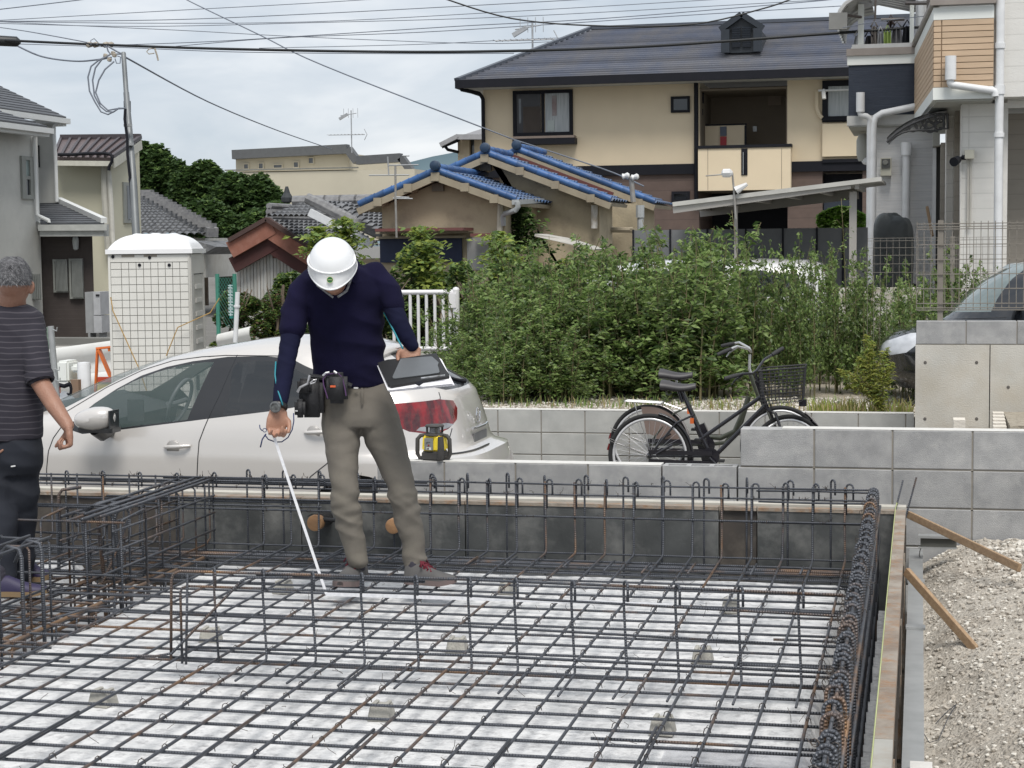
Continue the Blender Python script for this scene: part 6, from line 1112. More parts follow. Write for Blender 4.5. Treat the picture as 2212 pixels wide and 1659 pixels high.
# mid distance shrubs (left)
def clump(name,label,x0,x1,ytop,Y,n,size,mats,wts,base_z=-.46,dep=1.2,rough_=.25,cat='shrub',group=None):
    a,c = ony(x0,650,Y),ony(x1,650,Y); cx_ = (a.x+c.x)/2; hw = (c.x-a.x)/2; zt_ = ony((x0+x1)/2,ytop,Y).z; h = zt_-base_z; P = []
    nb = 26
    for k in range(nb):
        u_ = rng.uniform(-.8,.8); v = rng.uniform(.05,.86)**.8*math.sqrt(max(.1,1-u_*u_*.75)); rr = rng.uniform(.16,.34)*min(hw*1.3,h*.6)
        cc = np.array([cx_+u_*hw,Y+rng.uniform(-.5,.5)*dep,base_z+h*v-rr*.3]); m_ = int(n/nb); d = rng.normal(0,1,(m_,3)); d /= np.linalg.norm(d,axis=1)[:,None]; P.append(cc+d*rr*(1-rough_*rng.random((m_,1))**2)*np.array([1.1,.9,1]))
    C = np.concatenate(P); C = C[C[:,2] > base_z]; base = (cx_,Y,base_z)
    st = [([(cx_+hw*jit(.3),Y,base_z),(cx_+hw*jit(.5),Y+jit(.3),base_z+h*.5),(cx_+hw*jit(.7),Y+jit(.4),base_z+h*.85)],[.03,.02,.008]) for _ in range(5)]
    return shrub(name,label,cat,group,C,size,mats,wts,base,st,M_BARK)
mxA = ([M_LD,M_LM,M_LY,M_LG],[.40,.30,.16,.14]); mxB = ([M_LD,M_LM,M_LL,M_LY],[.35,.40,.15,.10])
for (x0,x1,yt,Y,n,lab) in ((775,900,560,24.5,9000,'dense shrub just right of the helmeted man behind the white railing'),(860,990,505,25.5,9000,'taller yellowish green shrub rising in front of the blue tiled house'),(950,1075,540,24.0,9000,'dense shrub above the right end of the white railing'),(1030,1160,500,26,7000,'bushy shrub behind the left end of the weed thicket'),(1120,1290,520,26.5,7000,'bushy shrub with dark leaves below the middle tiled house'),(1250,1420,535,26.5,6000,'bushy dark shrub seen above the weeds below the rear tiled house'),
    (660,800,510,25.5,8000,'tall yellowish shrub directly behind the white helmet'),(575,700,560,24.5,8000,'dark shrub left of the helmeted man')):
    clump('shrub',lab,x0,x1,yt,Y,n,.085,*mxA)
for (x0,x1,yt,Y,n,lab) in ((470,570,585,23.6,9000,'dark bushy hedge section next to the portable toilet'),(540,650,575,23.8,9000,'dark bushy hedge section between the portable toilet and the man')):
    clump('hedge',lab,x0,x1,yt,Y,n,.06,[M_LD,M_LM,M_LY,mleaf('leaf_brown',(.10,.065,.035))],[.45,.25,.08,.22],cat='hedge')
for i,(x,y0,y1,Y) in enumerate(((905,490,620,26),(745,470,560,26.5),(690,490,560,26.2),(925,520,640,25),(1075,500,600,25.5))):
    C = rng.normal(0,1,(700,3))*np.array([.14,.14,.0]); t = rng.random(700); z0_,z1_ = ony(x,y1,Y).z,ony(x,y0,Y).z; C[:,2] = z0_+(z1_-z0_)*t; C[:,:2] *= (1.15-.55*t+.45*np.sin(t*15+i*2))[:,None]; base = (ony(x,y0,Y).x,Y,-.46)
    C += np.array([base[0],Y,0]); shrub('sapling',['yellow green sapling in front of the foremost tiled house','feathery sapling above and right of the white helmet','feathery yellow green sapling left of the white helmet','pale sapling low in front of the tiled house window','small sapling near the grey downpipe of the tiled house'][i],'sapling',None,C,.11,[M_LY,M_LL,M_LM],[.5,.3,.2],base,[([(base[0],Y,-.46),(base[0]+jit(.05),Y,z1_-.1)],[.02,.006])],M_BARK)
# ivy on the tiled house wall
C = np.stack([rng.normal(0,.16,1500),rng.uniform(-.1,.05,1500),rng.random(1500)],1); a = ony(*rg(22,1150,1345),29.9); c_ = ony(*rg(22,1190,1640),29.9); C[:,0] = a.x+(c_.x-a.x)*(1-C[:,2])+C[:,0]*(1.6-C[:,2]*1.1); C[:,1] += 29.9; C[:,2] = c_.z+(a.z-c_.z)*C[:,2]
shrub('ivy','ivy climbing the corner between the two front tiled houses','ivy',None,C,.10,[M_LD,M_LM],[.7,.3],(a.x,29.9,0),[([(c_.x,29.9,0),(a.x,29.95,a.z-.2)],[.02,.008])],M_BARK)
# yellow green fern-like weed and dry grass by the tall wall
b = MB(); tips = [((1110,770),(1020,750)),((1130,760),(1150,655)),((1210,760),(1190,510)),((1250,740),(1330,600)),((1180,800),(1060,860)),((1300,800),(1360,700)),((1190,740),(1230,560))]; P = []; st = []
for (m_,t_) in tips:
    p0 = ony(*rg(6,1290,990),15.75); p1 = ony(*rg(6,*m_),15.8); p2 = ony(*rg(6,*t_),15.85); st.append(([p0,p1,p2],[.008,.005,.002]))
    for k in range(330): t = random.random()**.8; q = (p0*(1-t)**2+p1*2*t*(1-t)+p2*t*t); sg = .07*(1.1-t)*(.25+t); P.append((q.x+random.gauss(0,sg),q.y+random.gauss(0,sg),q.z+random.gauss(0,sg*.8)))
shrub('goldenrod','yellow green fern like weed leaning out by the tall concrete wall','weed',None,np.array(P),.045,[mleaf('leaf_olive',(.33,.34,.09)),M_LY,M_LL],[.55,.3,.15],(ony(*rg(6,1290,990),15.75))[:],st,asp=.28)
def blades(name,label,cx0,cx1,y0,y1,n,h,mats,base_z,kind=None):
    V = []; Fs = []; 
    for i in range(n):
        x = random.uniform(cx0,cx1); y = random.uniform(y0,y1); hh = h*random.uniform(.4,1); a = random.uniform(0,2*PI); l = hh*random.uniform(.1,.7); w = .004+.003*random.random(); dx,dy = math.cos(a),math.sin(a); o = len(V)
        V += [(x-dy*w,y+dx*w,base_z),(x+dy*w,y-dx*w,base_z),(x+dx*l*.35+dy*w*.8,y+dy*l*.35-dx*w*.8,base_z+hh*.62),(x+dx*l*.35-dy*w*.8,y+dy*l*.35+dx*w*.8,base_z+hh*.62),(x+dx*l,y+dy*l,base_z+hh)]; Fs += [(o,o+1,o+2,o+3),(o+3,o+2,o+4)]
    me = bpy.data.meshes.new(name); org = ((cx0+cx1)/2,(y0+y1)/2,base_z); me.from_pydata([tuple(np.array(v)-np.array(org)) for v in V],[],Fs)
    for m in mats: me.materials.append(m)
    mi = []; 
    for i in range(n): k = random.randrange(len(mats)); mi += [k,k]
    me.polygons.foreach_set('material_index',mi); return tag(place(name,me,org),label,'grass',kind=kind)
blades('dry_grass','dry pale yellow grass tuft at the foot of the tall concrete wall',-.95,-.06,15.68,16.1,420,.16,[mleaf('dry_blade',(.40,.33,.17)),mleaf('dry_blade2',(.30,.29,.11)),M_LY],.09,'stuff')
blades('short_grass','short green weeds and grass at the foot of the thicket',-4.0,-.2,16.1,16.9,600,.10,[M_LM,M_LL,MATS['dry_blade']],.09,'stuff')
blades('dry_grass','sparse dry grass between the bicycle baskets and the wall',-1.9,-.6,15.68,16.4,120,.12,[MATS['dry_blade'],M_LY],.09,'stuff')
# far trees
def tree(label,blobs,Y,n,size,base_x):
    P = []
    for (x,y,r) in blobs:
        c = ony(*rg(21,x,y),Y); R_ = r*.3333*Y*1.02/F; m_ = int(n*r*r/sum(q[2]**2 for q in blobs)); d = rng.normal(0,1,(m_,3)); d /= np.linalg.norm(d,axis=1)[:,None]
        lump = 1+np.array([.30*noise.noise((v[0]*2.4+x,v[1]*2.4,v[2]*2.4+y))+.38*noise.noise((v[0]*6+x,v[1]*6,v[2]*6+y)) for v in d])[:,None]; P.append(np.array(c)+d*R_*lump*(1-.42*rng.random((m_,1))**2+.20*rng.random((m_,1))**7))
    C = np.concatenate(P); bx = ony(*rg(21,base_x,1500),Y).x; base = (bx,Y,-.46); top = C[:,2].max()
    root = empty('tree',base,label,'tree','trees on the far left'); place('crown',leafmesh('crown',C,size,[M_LD,mleaf('tree_leaf',(.07,.12,.045),var=.4),M_LM],wts=[.52,.36,.12],asp=.7,org=base),base,root)
    b = MB(); b.tube([(bx,Y,-.46),(bx+.1,Y,top*.35),(bx-.1,Y,top*.7)],[.35,.26,.12],10)
    for (x,y,r) in blobs[:5]: c = ony(*rg(21,x,y),Y); b.tube([(bx,Y,top*.35),((bx+c.x)/2,Y,(top*.35+c.z)/2+.3),tuple(c)],[.16,.1,.04],7)
    b.build('trunk',M_BARK,root,smooth='all'); return root
tree('tall broadleaf tree directly right of the cream house',[(960,1010,60),(1030,1060,90),(940,1130,100),(1080,1160,110),(990,1250,120),(1140,1110,70),(930,960,40),(1010,980,42)],62,34000,.21,1000)
tree('broadleaf tree in the middle of the far group',[(1200,1200,90),(1290,1150,85),(1330,1100,60),(1240,1290,120),(1380,1180,80),(1330,1280,120),(1180,1330,100),(1380,1120,50)],60,32000,.20,1280)
tree('rounded broadleaf tree in front of the beige building',[(1500,1200,80),(1580,1250,100),(1680,1230,90),(1740,1290,90),(1490,1300,120),(1640,1350,130),(1780,1350,75),(1430,1370,120),(1560,1440,120)],57,36000,.19,1600)
tree('low dark tree below the others behind the grey tiled roof',[(1350,1420,110),(1500,1500,110),(1230,1430,100),(1650,1460,90),(1420,1560,110),(1790,1400,80),(1840,1360,45)],55,26000,.18,1450)
# ================================================================== LEFT MIDDLE: toilet, guard rail, posts
TD = 17.2
M_TW = mat('toilet_white',(.68,.67,.63),(.62,.61,.57),rough=.45,scale=2,dirt=(.52,.49,.44),dscale=2,damt=.25); M_TG = mat('toilet_grey',(.50,.49,.455),(.45,.44,.41),rough=.5,scale=2,dirt=(.36,.33,.28),dscale=2,damt=.3); M_TJ = mat('toilet_joint',(.47,.46,.43),rough=.8)
M_TR = mat('toilet_roof',(.80,.80,.80),(.76,.76,.77),rough=.3,scale=2)
tl = empty('portable_toilet',(atd(330,700,TD).x,atd(330,700,TD).y,-.46),'white moulded portable toilet cabin with domed roof and grey door','portable toilet')
c0 = atd(*rg(13,1195,300),TD); c1 = atd(410,560,TD); c2 = atd(470,562,TD+.55); YT = c0.y
ztop = atd(330,548,TD).z; fx = (c1-c0); fx.z = 0; fw_t = fx.length; fx.normalize(); fy = Vector((-fx.y,fx.x,0)); c0.z = -.46
def TP(u_,v,w): return c0+fx*u_+fy*v+Vector((0,0,w))
H_ = ztop+.46; DPT = .82
# side panel to the right recedes: use the real footprint
b = MB(); b.prism([TP(.02,.02,0),TP(fw_t-.02,.02,0),TP(fw_t-.02,DPT,0),TP(.02,DPT,0)],(0,0,H_)); b.build('cabin',M_TJ,tl,fix=True)
def tbox(u0,u1,w0,w1,v0,v1,nm,m): return MB().prism([TP(u0,v0,w0),TP(u1,v0,w0),TP(u1,v1,w0),TP(u0,v1,w0)],(0,0,w1-w0)).build(nm,m,tl,fix=True)
U = lambda zx: (zx-1195)/(1.0)*0+ (atd(*rg(13,zx,300),TD)-Vector((c0.x,c0.y,0))).to_2d().dot(fx.to_2d())
cols_ = [1215,1370,1478,1585,1690,1795,1900,2005,2110,2215,2316+20]; colsU = [.012+(c-1215)/(2336-1215)*(fw_t-.03) for c in cols_]
rows_ = [90,163,247,332,416,500,584,668,752,836,920,1004,1088,1172,1256,1340,1424,1508,1592,1676]; rowsW = [atd(*rg(13,1700,r),TD).z+.46 for r in rows_]; rowsW = [w for w in rowsW if w > .03]+[.02]
for j in range(len(rowsW)-1):
    for i in range(len(colsU)-1):
        if rowsW[j]-rowsW[j+1] < .02: continue
        tbox(colsU[i]+.0028,colsU[i+1]-.0028,rowsW[j+1]+.0028,rowsW[j]-.0028,-.004,.03,'panel',M_TW)
tbox(.0,fw_t,rowsW[0]+.004,H_-.01,-.006,.03,'top_panel',M_TW); tbox(-.01,.012,.0,H_-.01,-.01,.06,'corner_post',M_TW); tbox(fw_t-.018,fw_t+.0,.0,H_-.01,-.012,.05,'corner_post',M_TG)
b = MB()
for zx,zy in ((1633,38),(1522,120),(1844,120),(1235,30)): p = atd(*rg(13,zx,zy),TD); u_ = (p.to_2d()-c0.to_2d()).dot(fx.to_2d()); q = TP(u_,-.012,p.z+.46); b.lathe(q,[(.004,-.004),(.012,-.003),(.016,0),(.016,.008)],fy,12)
tag(b.build('bolt',M_BLACK,tl),kind='stuff')
for zx0,zx1 in ((1380,1565),(1700,1890)): a_ = .012+(zx0-1215)/(1121)*(fw_t-.03); c_ = .012+(zx1-1215)/1121*(fw_t-.03); p = atd(*rg(13,1500,20),TD).z+.46; tbox(a_,c_,p-.012,p+.012,-.009,.0,'vent_slot',mat('vent_taupe',(.30,.27,.23)))
# right side: frame, door with pressed ribs
def sbox(v0,v1,w0,w1,o0,o1,nm,m): 
    return MB().prism([TP(fw_t+o0,v0,w0),TP(fw_t+o1,v0,w0),TP(fw_t+o1,v1,w0),TP(fw_t+o0,v1,w0)],(0,0,w1-w0)).build(nm,m,tl,fix=True)
sbox(0,.14,0,H_-.01,-.02,.012,'frame',M_TG); sbox(DPT-.07,DPT,0,H_-.01,-.02,.012,'frame',M_TG); sbox(.14,DPT-.07,H_-.20,H_-.01,-.02,.012,'frame',M_TG)
sbox(.15,DPT-.08,.05,H_-.21,-.02,.006,'door',mat('toilet_door',(.43,.42,.385),(.38,.37,.34),rough=.5,scale=3,dirt=(.30,.27,.22),dscale=4,damt=.3))
for k in range(11): w = H_-.33-k*.135; sbox(.24,DPT-.16,w-.022,w+.022,.004,.018,'door_rib',M_TG)
sbox(.16,.24,H_-1.35,H_-1.2,.006,.03,'latch',M_BLACK)
# roof: rim and dome
rm = MB(); rm.prism([TP(-.03,-.03,H_),TP(fw_t+.03,-.03,H_),TP(fw_t+.03,DPT+.03,H_),TP(-.03,DPT+.03,H_)],(0,0,.045)); rm.build('roof_rim',M_TR,tl,fix=True)
G = []
for j in range(22):
    row = []; v = -.02+(DPT+.04)*j/21; sv = max(0,1-abs(2*j/21-1)**4)
    for i in range(48):
        t = i/47; u_ = -.01+(fw_t+.02)*t; su = max(0,1-abs(2*t-1)**3.6); hh = .15*(su**.55)*(sv**.5)
        for q in (.28,.50,.72): hh += .010*math.exp(-((t-q)/.022)**2)*sv if .15 < j/21 < .9 else 0
        row.append(TP(u_,v,H_+.045+hh))
    G.append(row)
b = MB(); b.grid(G); b.build('roof_dome',M_TR,tl,smooth='all')
for pts in (((1205,470),(1230,620),(1510,1240),(1600,1500)),((2330+60,480),(2290,640),(1935,800),(1810,1110))):
    b = MB(); b.tube([atd(*rg(13,*p),TD-.04) for p in pts],.006,6); tag(b.build('rope',mat('yellow_rope',(.42,.27,.10),rough=.9),smooth=40),'thin yellowish rope running down the toilet cabin\'s %s side' % ('left' if pts[0][0] < 1500 else 'right'),'rope','ropes tying the toilet cabin')
# guard rails
M_GR = mat('guard_rail_white',(.62,.62,.60),(.55,.55,.53),rough=.4,scale=2,dirt=(.42,.38,.33),dscale=2.2,damt=.4)
def guard(label,x0,x1,ytop0,ytop1,Y0,Y1,h=.36):
    a,c = ony(x0,ytop0,Y0),ony(x1,ytop1,Y1); root = empty('guard_rail',((a.x+c.x)/2,(Y0+Y1)/2,-.46),label,'guard rail'); pr = [(0,0),(-.035,-.02),(-.045,-.06),(-.045,-.10),(-.0,-.15),(0,-.19),(-.045,-.235),(-.045,-.275),(-.035,-.32),(0,-.34)]
    G = []; 
    for k in range(2): p = (a,c)[k]; G.append([p+Vector((0,y,z*h/.34)) for y,z in pr])
    b = MB(); b.grid(G); b.grid([[q+Vector((0,.006,0)) for q in r] for r in reversed(G)]); b.build('w_beam',M_GR,root,smooth=50)
    n = max(2,int((c-a).length/2))
    for k in range(n): p = a.lerp(c,(k+.4)/n); b = MB(); b.tube([(p.x,p.y+.1,-.46),(p.x,p.y+.1,p.z-.02)],.055,12); b.build('post',M_GR,root,smooth=40)
    return root
guard('long white corrugated guard rail behind the striped man',-60,246,776,735,21,21,.52); guard('lower white guard rail with a wider beam in front of the other',-60,246,842,800,19.5,19.5,.5)
guard('short white guard rail end right of the toilet cabin',470,541,722,705,21,21,.36)
# low pale road kerb behind
b = MB(); b.bx(-12,22.2,-.46,-4.6,22.5,.28); tag(b.build('stone_kerb',mat('stone_grey',(.42,.41,.38),(.34,.33,.30),scale=4)),'low grey stone kerb wall below the hedge','kerb wall')
# white post, grey mailbox-like boxes
b = MB(); p = ony(*rg(13,912,1180),16); b.lathe((p.x,p.y,-.46),[(.065,0),(.065,p.z+.46-.02),(.06,p.z+.46),(.001,p.z+.465)],n=18); tag(b.build('white_pipe_post',M_PIPE,smooth=40),'thick white plastic pipe standing upright left of the car windscreen','pipe')
for i,(x0,y0,x1,y1,lab) in enumerate(((612,1165,745,1400,'white panel box between the fence post and the white pipe'),(765,1205,880,1290,'small white box fixed to the guard rail'))):
    a = ony(*rg(13,x0,y0),16.3); c = ony(*rg(13,x1,y1),16.3); b = MB(); b.bx(a.x,16.3,c.z,c.x,16.55,a.z); o = b.build('white_box',M_WTR); bm = bmesh.new(); bm.from_mesh(o.data); bmesh.ops.bevel(bm,geom=bm.edges[:],offset=.02,segments=2,affect='EDGES'); bm.to_mesh(o.data); bm.free(); tag(o,lab,'box')
b = MB(); a = ony(*rg(13,800,1370),15.8); c = ony(*rg(13,835,1640),15.8); b.bx(a.x-.03,15.8,c.z-.2,a.x+.05,15.86,a.z); tag(b.build('wooden_stake',mat('grey_brown_stake',(.16,.13,.10),(.3,.16,.09),scale=3)),'weathered wooden stake beside the white pipe','stake')
M_OR = mat('orange_steel',(.72,.17,.03),(.62,.15,.03),rough=.4,scale=6); of = empty('orange_barrier',ony(*rg(13,1100,1400),16.6)[:],'orange folding steel barrier frame in front of the toilet cabin','barrier')
for a,c,r_ in (((1062,1040),(1040,1500),.02),((1078,1040),(1212,1350),.045),((1050,1030),(1230,1012),.02),((1186,1020),(1190,1060),.012)):
    q0,q1_ = ony(*rg(13,*a),16.6),ony(*rg(13,*c),16.6); MB().bar(q0,q1_,.02,r_*1.6,up=(0,-1,.2)).build('tube',M_OR,of)
ys = empty('yellow_container',ony(*rg(13,1140,1480),16.4)[:],'yellow plastic container with red handle at the foot of the orange barrier','container'); a = ony(*rg(13,1052,1370),16.4); c = ony(*rg(13,1260,1480),16.4)
b = MB(); b.box(((a.x+c.x)/2,16.5,(a.z+c.z)/2-.1),(c.x-a.x,.3,a.z-c.z+.2),taper=(.9,.8)); o = b.build('body',mat('yellow_plastic',(.72,.56,.10),rough=.4),ys); bm = bmesh.new(); bm.from_mesh(o.data); bmesh.ops.bevel(bm,geom=bm.edges[:],offset=.02,segments=2,affect='EDGES'); bm.to_mesh(o.data); bm.free(); MB().bx(a.x+.03,16.36,a.z-.02,a.x+.24,16.40,a.z+.03).build('handle',mat('red_plastic',(.55,.07,.03)),ys)
# galvanised fence post with green mesh at far left
gp = empty('fence_post',ony(*rg(13,590,1300),14.5)[:],'galvanised fence post with hooks next to the striped man','fence'); b = MB(); b.tube([ony(*rg(13,620,1560),14.5),ony(*rg(13,552,785),14.5)],.028,12); b.build('post',M_GALV,gp,smooth=40)
b = MB()
for zy in (820,1250,1370): p = ony(*rg(13,595+(zy-820)*.06,zy),14.47); b.tube([p+Vector((-.02,0,0)),p+Vector((.03,-.02,-.015)),p+Vector((.035,-.02,.02))],.005,6)
b.build('hook',M_GALV,gp); b = MB(); a = ony(*rg(13,440,800),14.6); c = ony(*rg(13,570,1400),14.6)
for k in range(9): x_ = a.x+(c.x-a.x)*k/8; b.bar((x_,14.6,c.z),(x_+.02,14.6,a.z),.006)
for k in range(14): z_ = c.z+(a.z-c.z)*k/13; b.bar((a.x-.1,14.6,z_),(c.x,14.6,z_),.005)
tag(b.build('wire_mesh',mat('green_wire',(.22,.30,.25)),gp),kind='stuff')
# green chain link fence, signboard and thin white pipe right of the toilet
cf = empty('chain_link_fence',ony(*rg(4,1460,400),22.6)[:],'green chain link fence with a narrow teal sign beside the toilet cabin','fence'); M_GN = mat('fence_teal',(.05,.22,.16),rough=.5); b = MB(); a = ony(*rg(4,1410,140),22.6); c = ony(*rg(4,1515,470),22.6)
for k in range(-14,12,2):
    for s_ in (-1,1):
        x_ = a.x+(c.x-a.x)*k/11; 
        p = Vector((x_,22.6,a.z)); q = Vector((x_+s_*(a.z-c.z)*.6,22.6+.01*s_,c.z)); x0_,x1_ = a.x,c.x
        t0,t1 = 0,1
        d = q.x-p.x
        ta,tb_ = sorted(((x0_-p.x)/d,(x1_-p.x)/d)); t0,t1 = max(0,ta),min(1,tb_)
        if t1 > t0: b.bar(p.lerp(q,t0),p.lerp(q,t1),.0045)
o = b.build('wire_net',M_GN,cf); tag(o,kind='stuff')
for zx in (1408,1520): p = ony(*rg(4,zx,300),22.6); b = MB(); b.tube([(p.x,22.62,-.46),(p.x,22.62,a.z+.05)],.03,8); b.build('post',M_GN,cf,smooth=40)
p,q = ony(*rg(4,1482,185),22.5),ony(*rg(4,1508,405),22.5); sg = MB().bx(p.x,22.5,q.z,q.x,22.52,p.z).build('sign',mat('sign_teal',(.02,.20,.17),rough=.4),cf)
b = MB()
for k in range(9):
    zz = p.z-(p.z-q.z)*(k+.6)/10; xm_ = (p.x+q.x)/2; b.bx(xm_-.035,22.494,zz-.02,xm_+.03,22.499,zz-.008); b.bx(xm_-.03,22.494,zz+.010,xm_+.035,22.499,zz+.020); b.bx(xm_-.008,22.4935,zz-.03,xm_+.004,22.4985,zz+.026)
tag(b.build('lettering',mat('sign_letter',(.5,.62,.62)),sg),kind='stuff')
b = MB(); p = ony(*rg(4,1540,235),20.5); q = ony(*rg(4,1525,560),20.5); b.tube([q,p],.030,10); b.tube([q.lerp(p,.70),q.lerp(p,.74)],.042,10); tag(b.build('thin_white_pipe',M_PIPE,smooth=40),'thin white pipe standing right of the toilet cabin','pipe')
# scooter / bike bits beside the striped man
sk = empty('motor_scooter',ony(*rg(13,690,1500),14.9)[:],'scooter handlebar and mirrors with a red light, half hidden by the striped man','scooter'); q = lambda x,y,Y=14.9: ony(*rg(13,x,y),Y)
b = MB(); b.tube([q(745,1560),q(770,1520),q(775,1470),q(765,1420)],.014,8); b.tube([q(640,1425),q(700,1440),q(765,1415)],.02,8); b.tube([q(650,1560),q(700,1540),q(760,1545)],.025,8); b.build('handlebar',M_BLACK,sk,smooth=40)
b = MB(); b.tube([q(650,1420),q(690,1435),q(740,1425)],.012,8); b.tube([q(650,1575),q(690,1590),q(740,1640)],.006,6); b.tube([q(665,1540),q(700,1530)],.018,8); b.build('chrome',mat('chrome',(.7,.7,.7),rough=.15,metal=1),sk,smooth=40)
b = MB(); b.tube([q(585,1410),q(605,1460),q(625,1550)],[.03,.05,.03],10); b.build('red_lamp',mat('red_lamp',(.55,.04,.02),rough=.2,coat=.5),sk,smooth=40)
b = MB(); b.tube([q(600,1700),q(700,1640),q(790,1700)],[.1,.13,.1],12); b.build('body',mat('scooter_grey',(.35,.37,.40),rough=.3),sk,smooth=40)
# ================================================================== CARS (one closed surface: outlines stacked by height)
class Car:
    def __init__(s,lv,Yc,zg,heading=-1):
        s.lv = np.array(lv,float); s.Yc = Yc; s.zg = zg; s.N = 90; s.tab = {}
    def lev(s,z): return [np.interp(z,s.lv[:,0],s.lv[:,k]) for k in range(1,5)]
    def outline(s,z):
        k = round(z,4)
        if k not in s.tab:
            xf,xr,w,n = s.lev(z); xm = (xf+xr)/2; L_ = (xr-xf)/2; t = np.linspace(0,PI,181); c,sn = np.cos(t),np.sin(t)
            X = xm+L_*np.sign(c)*np.abs(c)**(2/n); Yw = w*np.abs(sn)**(2/n); a = np.concatenate([[0],np.cumsum(np.hypot(np.diff(X),np.diff(Yw)))]); s.tab[k] = (X,Yw,a/a[-1])
        return s.tab[k]
    def P(s,u_,z,off=0.,side=1):
        X,Yw,a = s.outline(z); x = np.interp(u_,a,X); y = np.interp(u_,a,Yw)
        if off:
            e = .01; x2,y2 = np.interp(min(1,u_+e),a,X),np.interp(min(1,u_+e),a,Yw); x1,y1 = np.interp(max(0,u_-e),a,X),np.interp(max(0,u_-e),a,Yw)
            tx,ty = x2-x1,y2-y1; l = math.hypot(tx,ty)+1e-9; x += -(-ty)/l*off*(1); y += (-tx)/l*off if False else abs(tx)/l*off
        return Vector((x,s.Yc-side*y,s.zg+z))
    def U(s,x,z):
        X,Yw,a = s.outline(z); return float(np.interp(-x,-X,a))   # X falls from rear to front
    def split(s,regions,parent,mats,names,nz=46,nu=110,pairs=()):
        """regions: list of (polygon in (u,z), key); later wins; default key 0"""
        z0,z1 = s.lv[0,0],s.lv[-1,0]; zs = np.concatenate([np.linspace(z0,s.lv[-4,0],nz),np.linspace(s.lv[-4,0],z1,9)[1:]]); SC = 5.0
        pts = [Vector((u_*SC,z)) for z in zs for u_ in np.linspace(0,1,nu)]; edges = []
        for poly,_ in regions:
            Q = []
            for i in range(len(poly)):
                a,c = poly[i],poly[(i+1) % len(poly)]; m = max(1,int(math.hypot((c[0]-a[0])*SC,c[1]-a[1])/.03)); Q += [(a[0]+(c[0]-a[0])*k/m,a[1]+(c[1]-a[1])*k/m) for k in range(m)]
            o = len(pts); pts += [Vector((min(1,max(0,q[0]))*SC,min(z1,max(z0,q[1])))) for q in Q]; edges += [(o+i,o+(i+1) % len(Q)) for i in range(len(Q))]
        V,E_,Fc,_,_,_ = delaunay_2d_cdt(pts,edges,[],0,1e-5)
        def inside(p,poly):
            r = False; j = len(poly)-1
            for i in range(len(poly)):
                if (poly[i][1] > p[1]) != (poly[j][1] > p[1]) and p[0] < (poly[j][0]-poly[i][0])*(p[1]-poly[i][1])/(poly[j][1]-poly[i][1]+1e-12)+poly[i][0]: r = not r
                j = i
            return r
        by = {}
        for f in Fc:
            c = ((V[f[0]].x+V[f[1]].x+V[f[2]].x)/3/SC,(V[f[0]].y+V[f[1]].y+V[f[2]].y)/3); k = 0
            for poly,key in regions:
                if inside(c,poly): k = key
            if k is not None: by.setdefault(k,[]).append(tuple(f))
        out = {}
        for k,fs in by.items():
            idx = {}; 
            for side in (1,-1):
                pass
            used = sorted({i for f in fs for i in f}); idx = {v: i for i,v in enumerate(used)}; b = MB(); n = len(used)
            vs = [s.P(V[i].x/SC,V[i].y,0,1) for i in used]
            both = [Vector((v.x,2*s.Yc-v.y,v.z)) for v in vs]
            b._add(vs+both,[tuple(idx[i] for i in reversed(f)) for f in fs]+[tuple(n+idx[i] for i in f) for f in fs])
            if k in pairs:
                b = MB(); b._add(both,[tuple(idx[i] for i in f) for f in fs]); b.build(names[k],mats[k],parent,smooth=50); b = MB(); b._add(vs,[tuple(idx[i] for i in reversed(f)) for f in fs])
            me_o = b.build(names[k],mats[k],parent,smooth=50)
            bm = bmesh.new(); bm.from_mesh(me_o.data); bmesh.ops.remove_doubles(bm,verts=bm.verts[:],dist=1e-4); bmesh.ops.recalc_face_normals(bm,faces=bm.faces[:]); bm.to_mesh(me_o.data); bm.free(); me_o.data.polygons.foreach_set('use_smooth',[True]*len(me_o.data.polygons)); out[k] = me_o
        return out
def rel(car,n,pts,Y,dz=0.):
    W_ = [ony(*rg(n,*q),Y) for q in pts]; W2 = [W_[i].lerp(W_[i+1],k/8) for i in range(len(W_)-1) for k in range(8)]+[W_[-1]]
    return [(car.U(p.x,p.z-car.zg+dz),p.z-car.zg+dz) for p in W2]
def relz(car,pts): return [(car.U(a[0]+(c[0]-a[0])*k/8,a[1]+(c[1]-a[1])*k/8),a[1]+(c[1]-a[1])*k/8) for a,c in zip(pts[:-1],pts[1:]) for k in range(9)]
M_PEARL = mat('pearl_paint',(.60,.575,.55),(.59,.565,.54),rough=.28,scale=2,metal=.25,coat=1); M_TRIM = mat('car_trim',(.018,.019,.022),rough=.3,coat=.3); M_TYRE = mat('tyre_rubber',(.02,.02,.021),rough=.85); M_RED2 = mat('tail_red',(.22,.002,.005),(.05,.001,.002),rough=.04,scale=16,stretch=(1,1,.3),coat=1,contrast=.1); M_LENS = mat('lens_clear',(.32,.33,.35),(.12,.12,.13),rough=.1,scale=14,coat=1)
def glassmat(name,col,alpha):
    m = bpy.data.materials.new(name); m.use_nodes = True; b = m.node_tree.nodes['Principled BSDF']; b.inputs['Base Color'].default_value = (*col,1); b.inputs['Roughness'].default_value = .03; b.inputs['Alpha'].default_value = alpha; b.inputs['Specular IOR Level'].default_value = .9; MATS[name] = m; return m
G_F = glassmat('car_glass',(.10,.14,.135),.42); G_R = glassmat('privacy_glass',(.012,.014,.016),.95); G_B = glassmat('rear_glass',(.03,.035,.04),.8)
car = empty('parked_car',(-4.8,11.45,-.46),'pearl white hatchback parked behind the foundation, seen from its rear left','car')
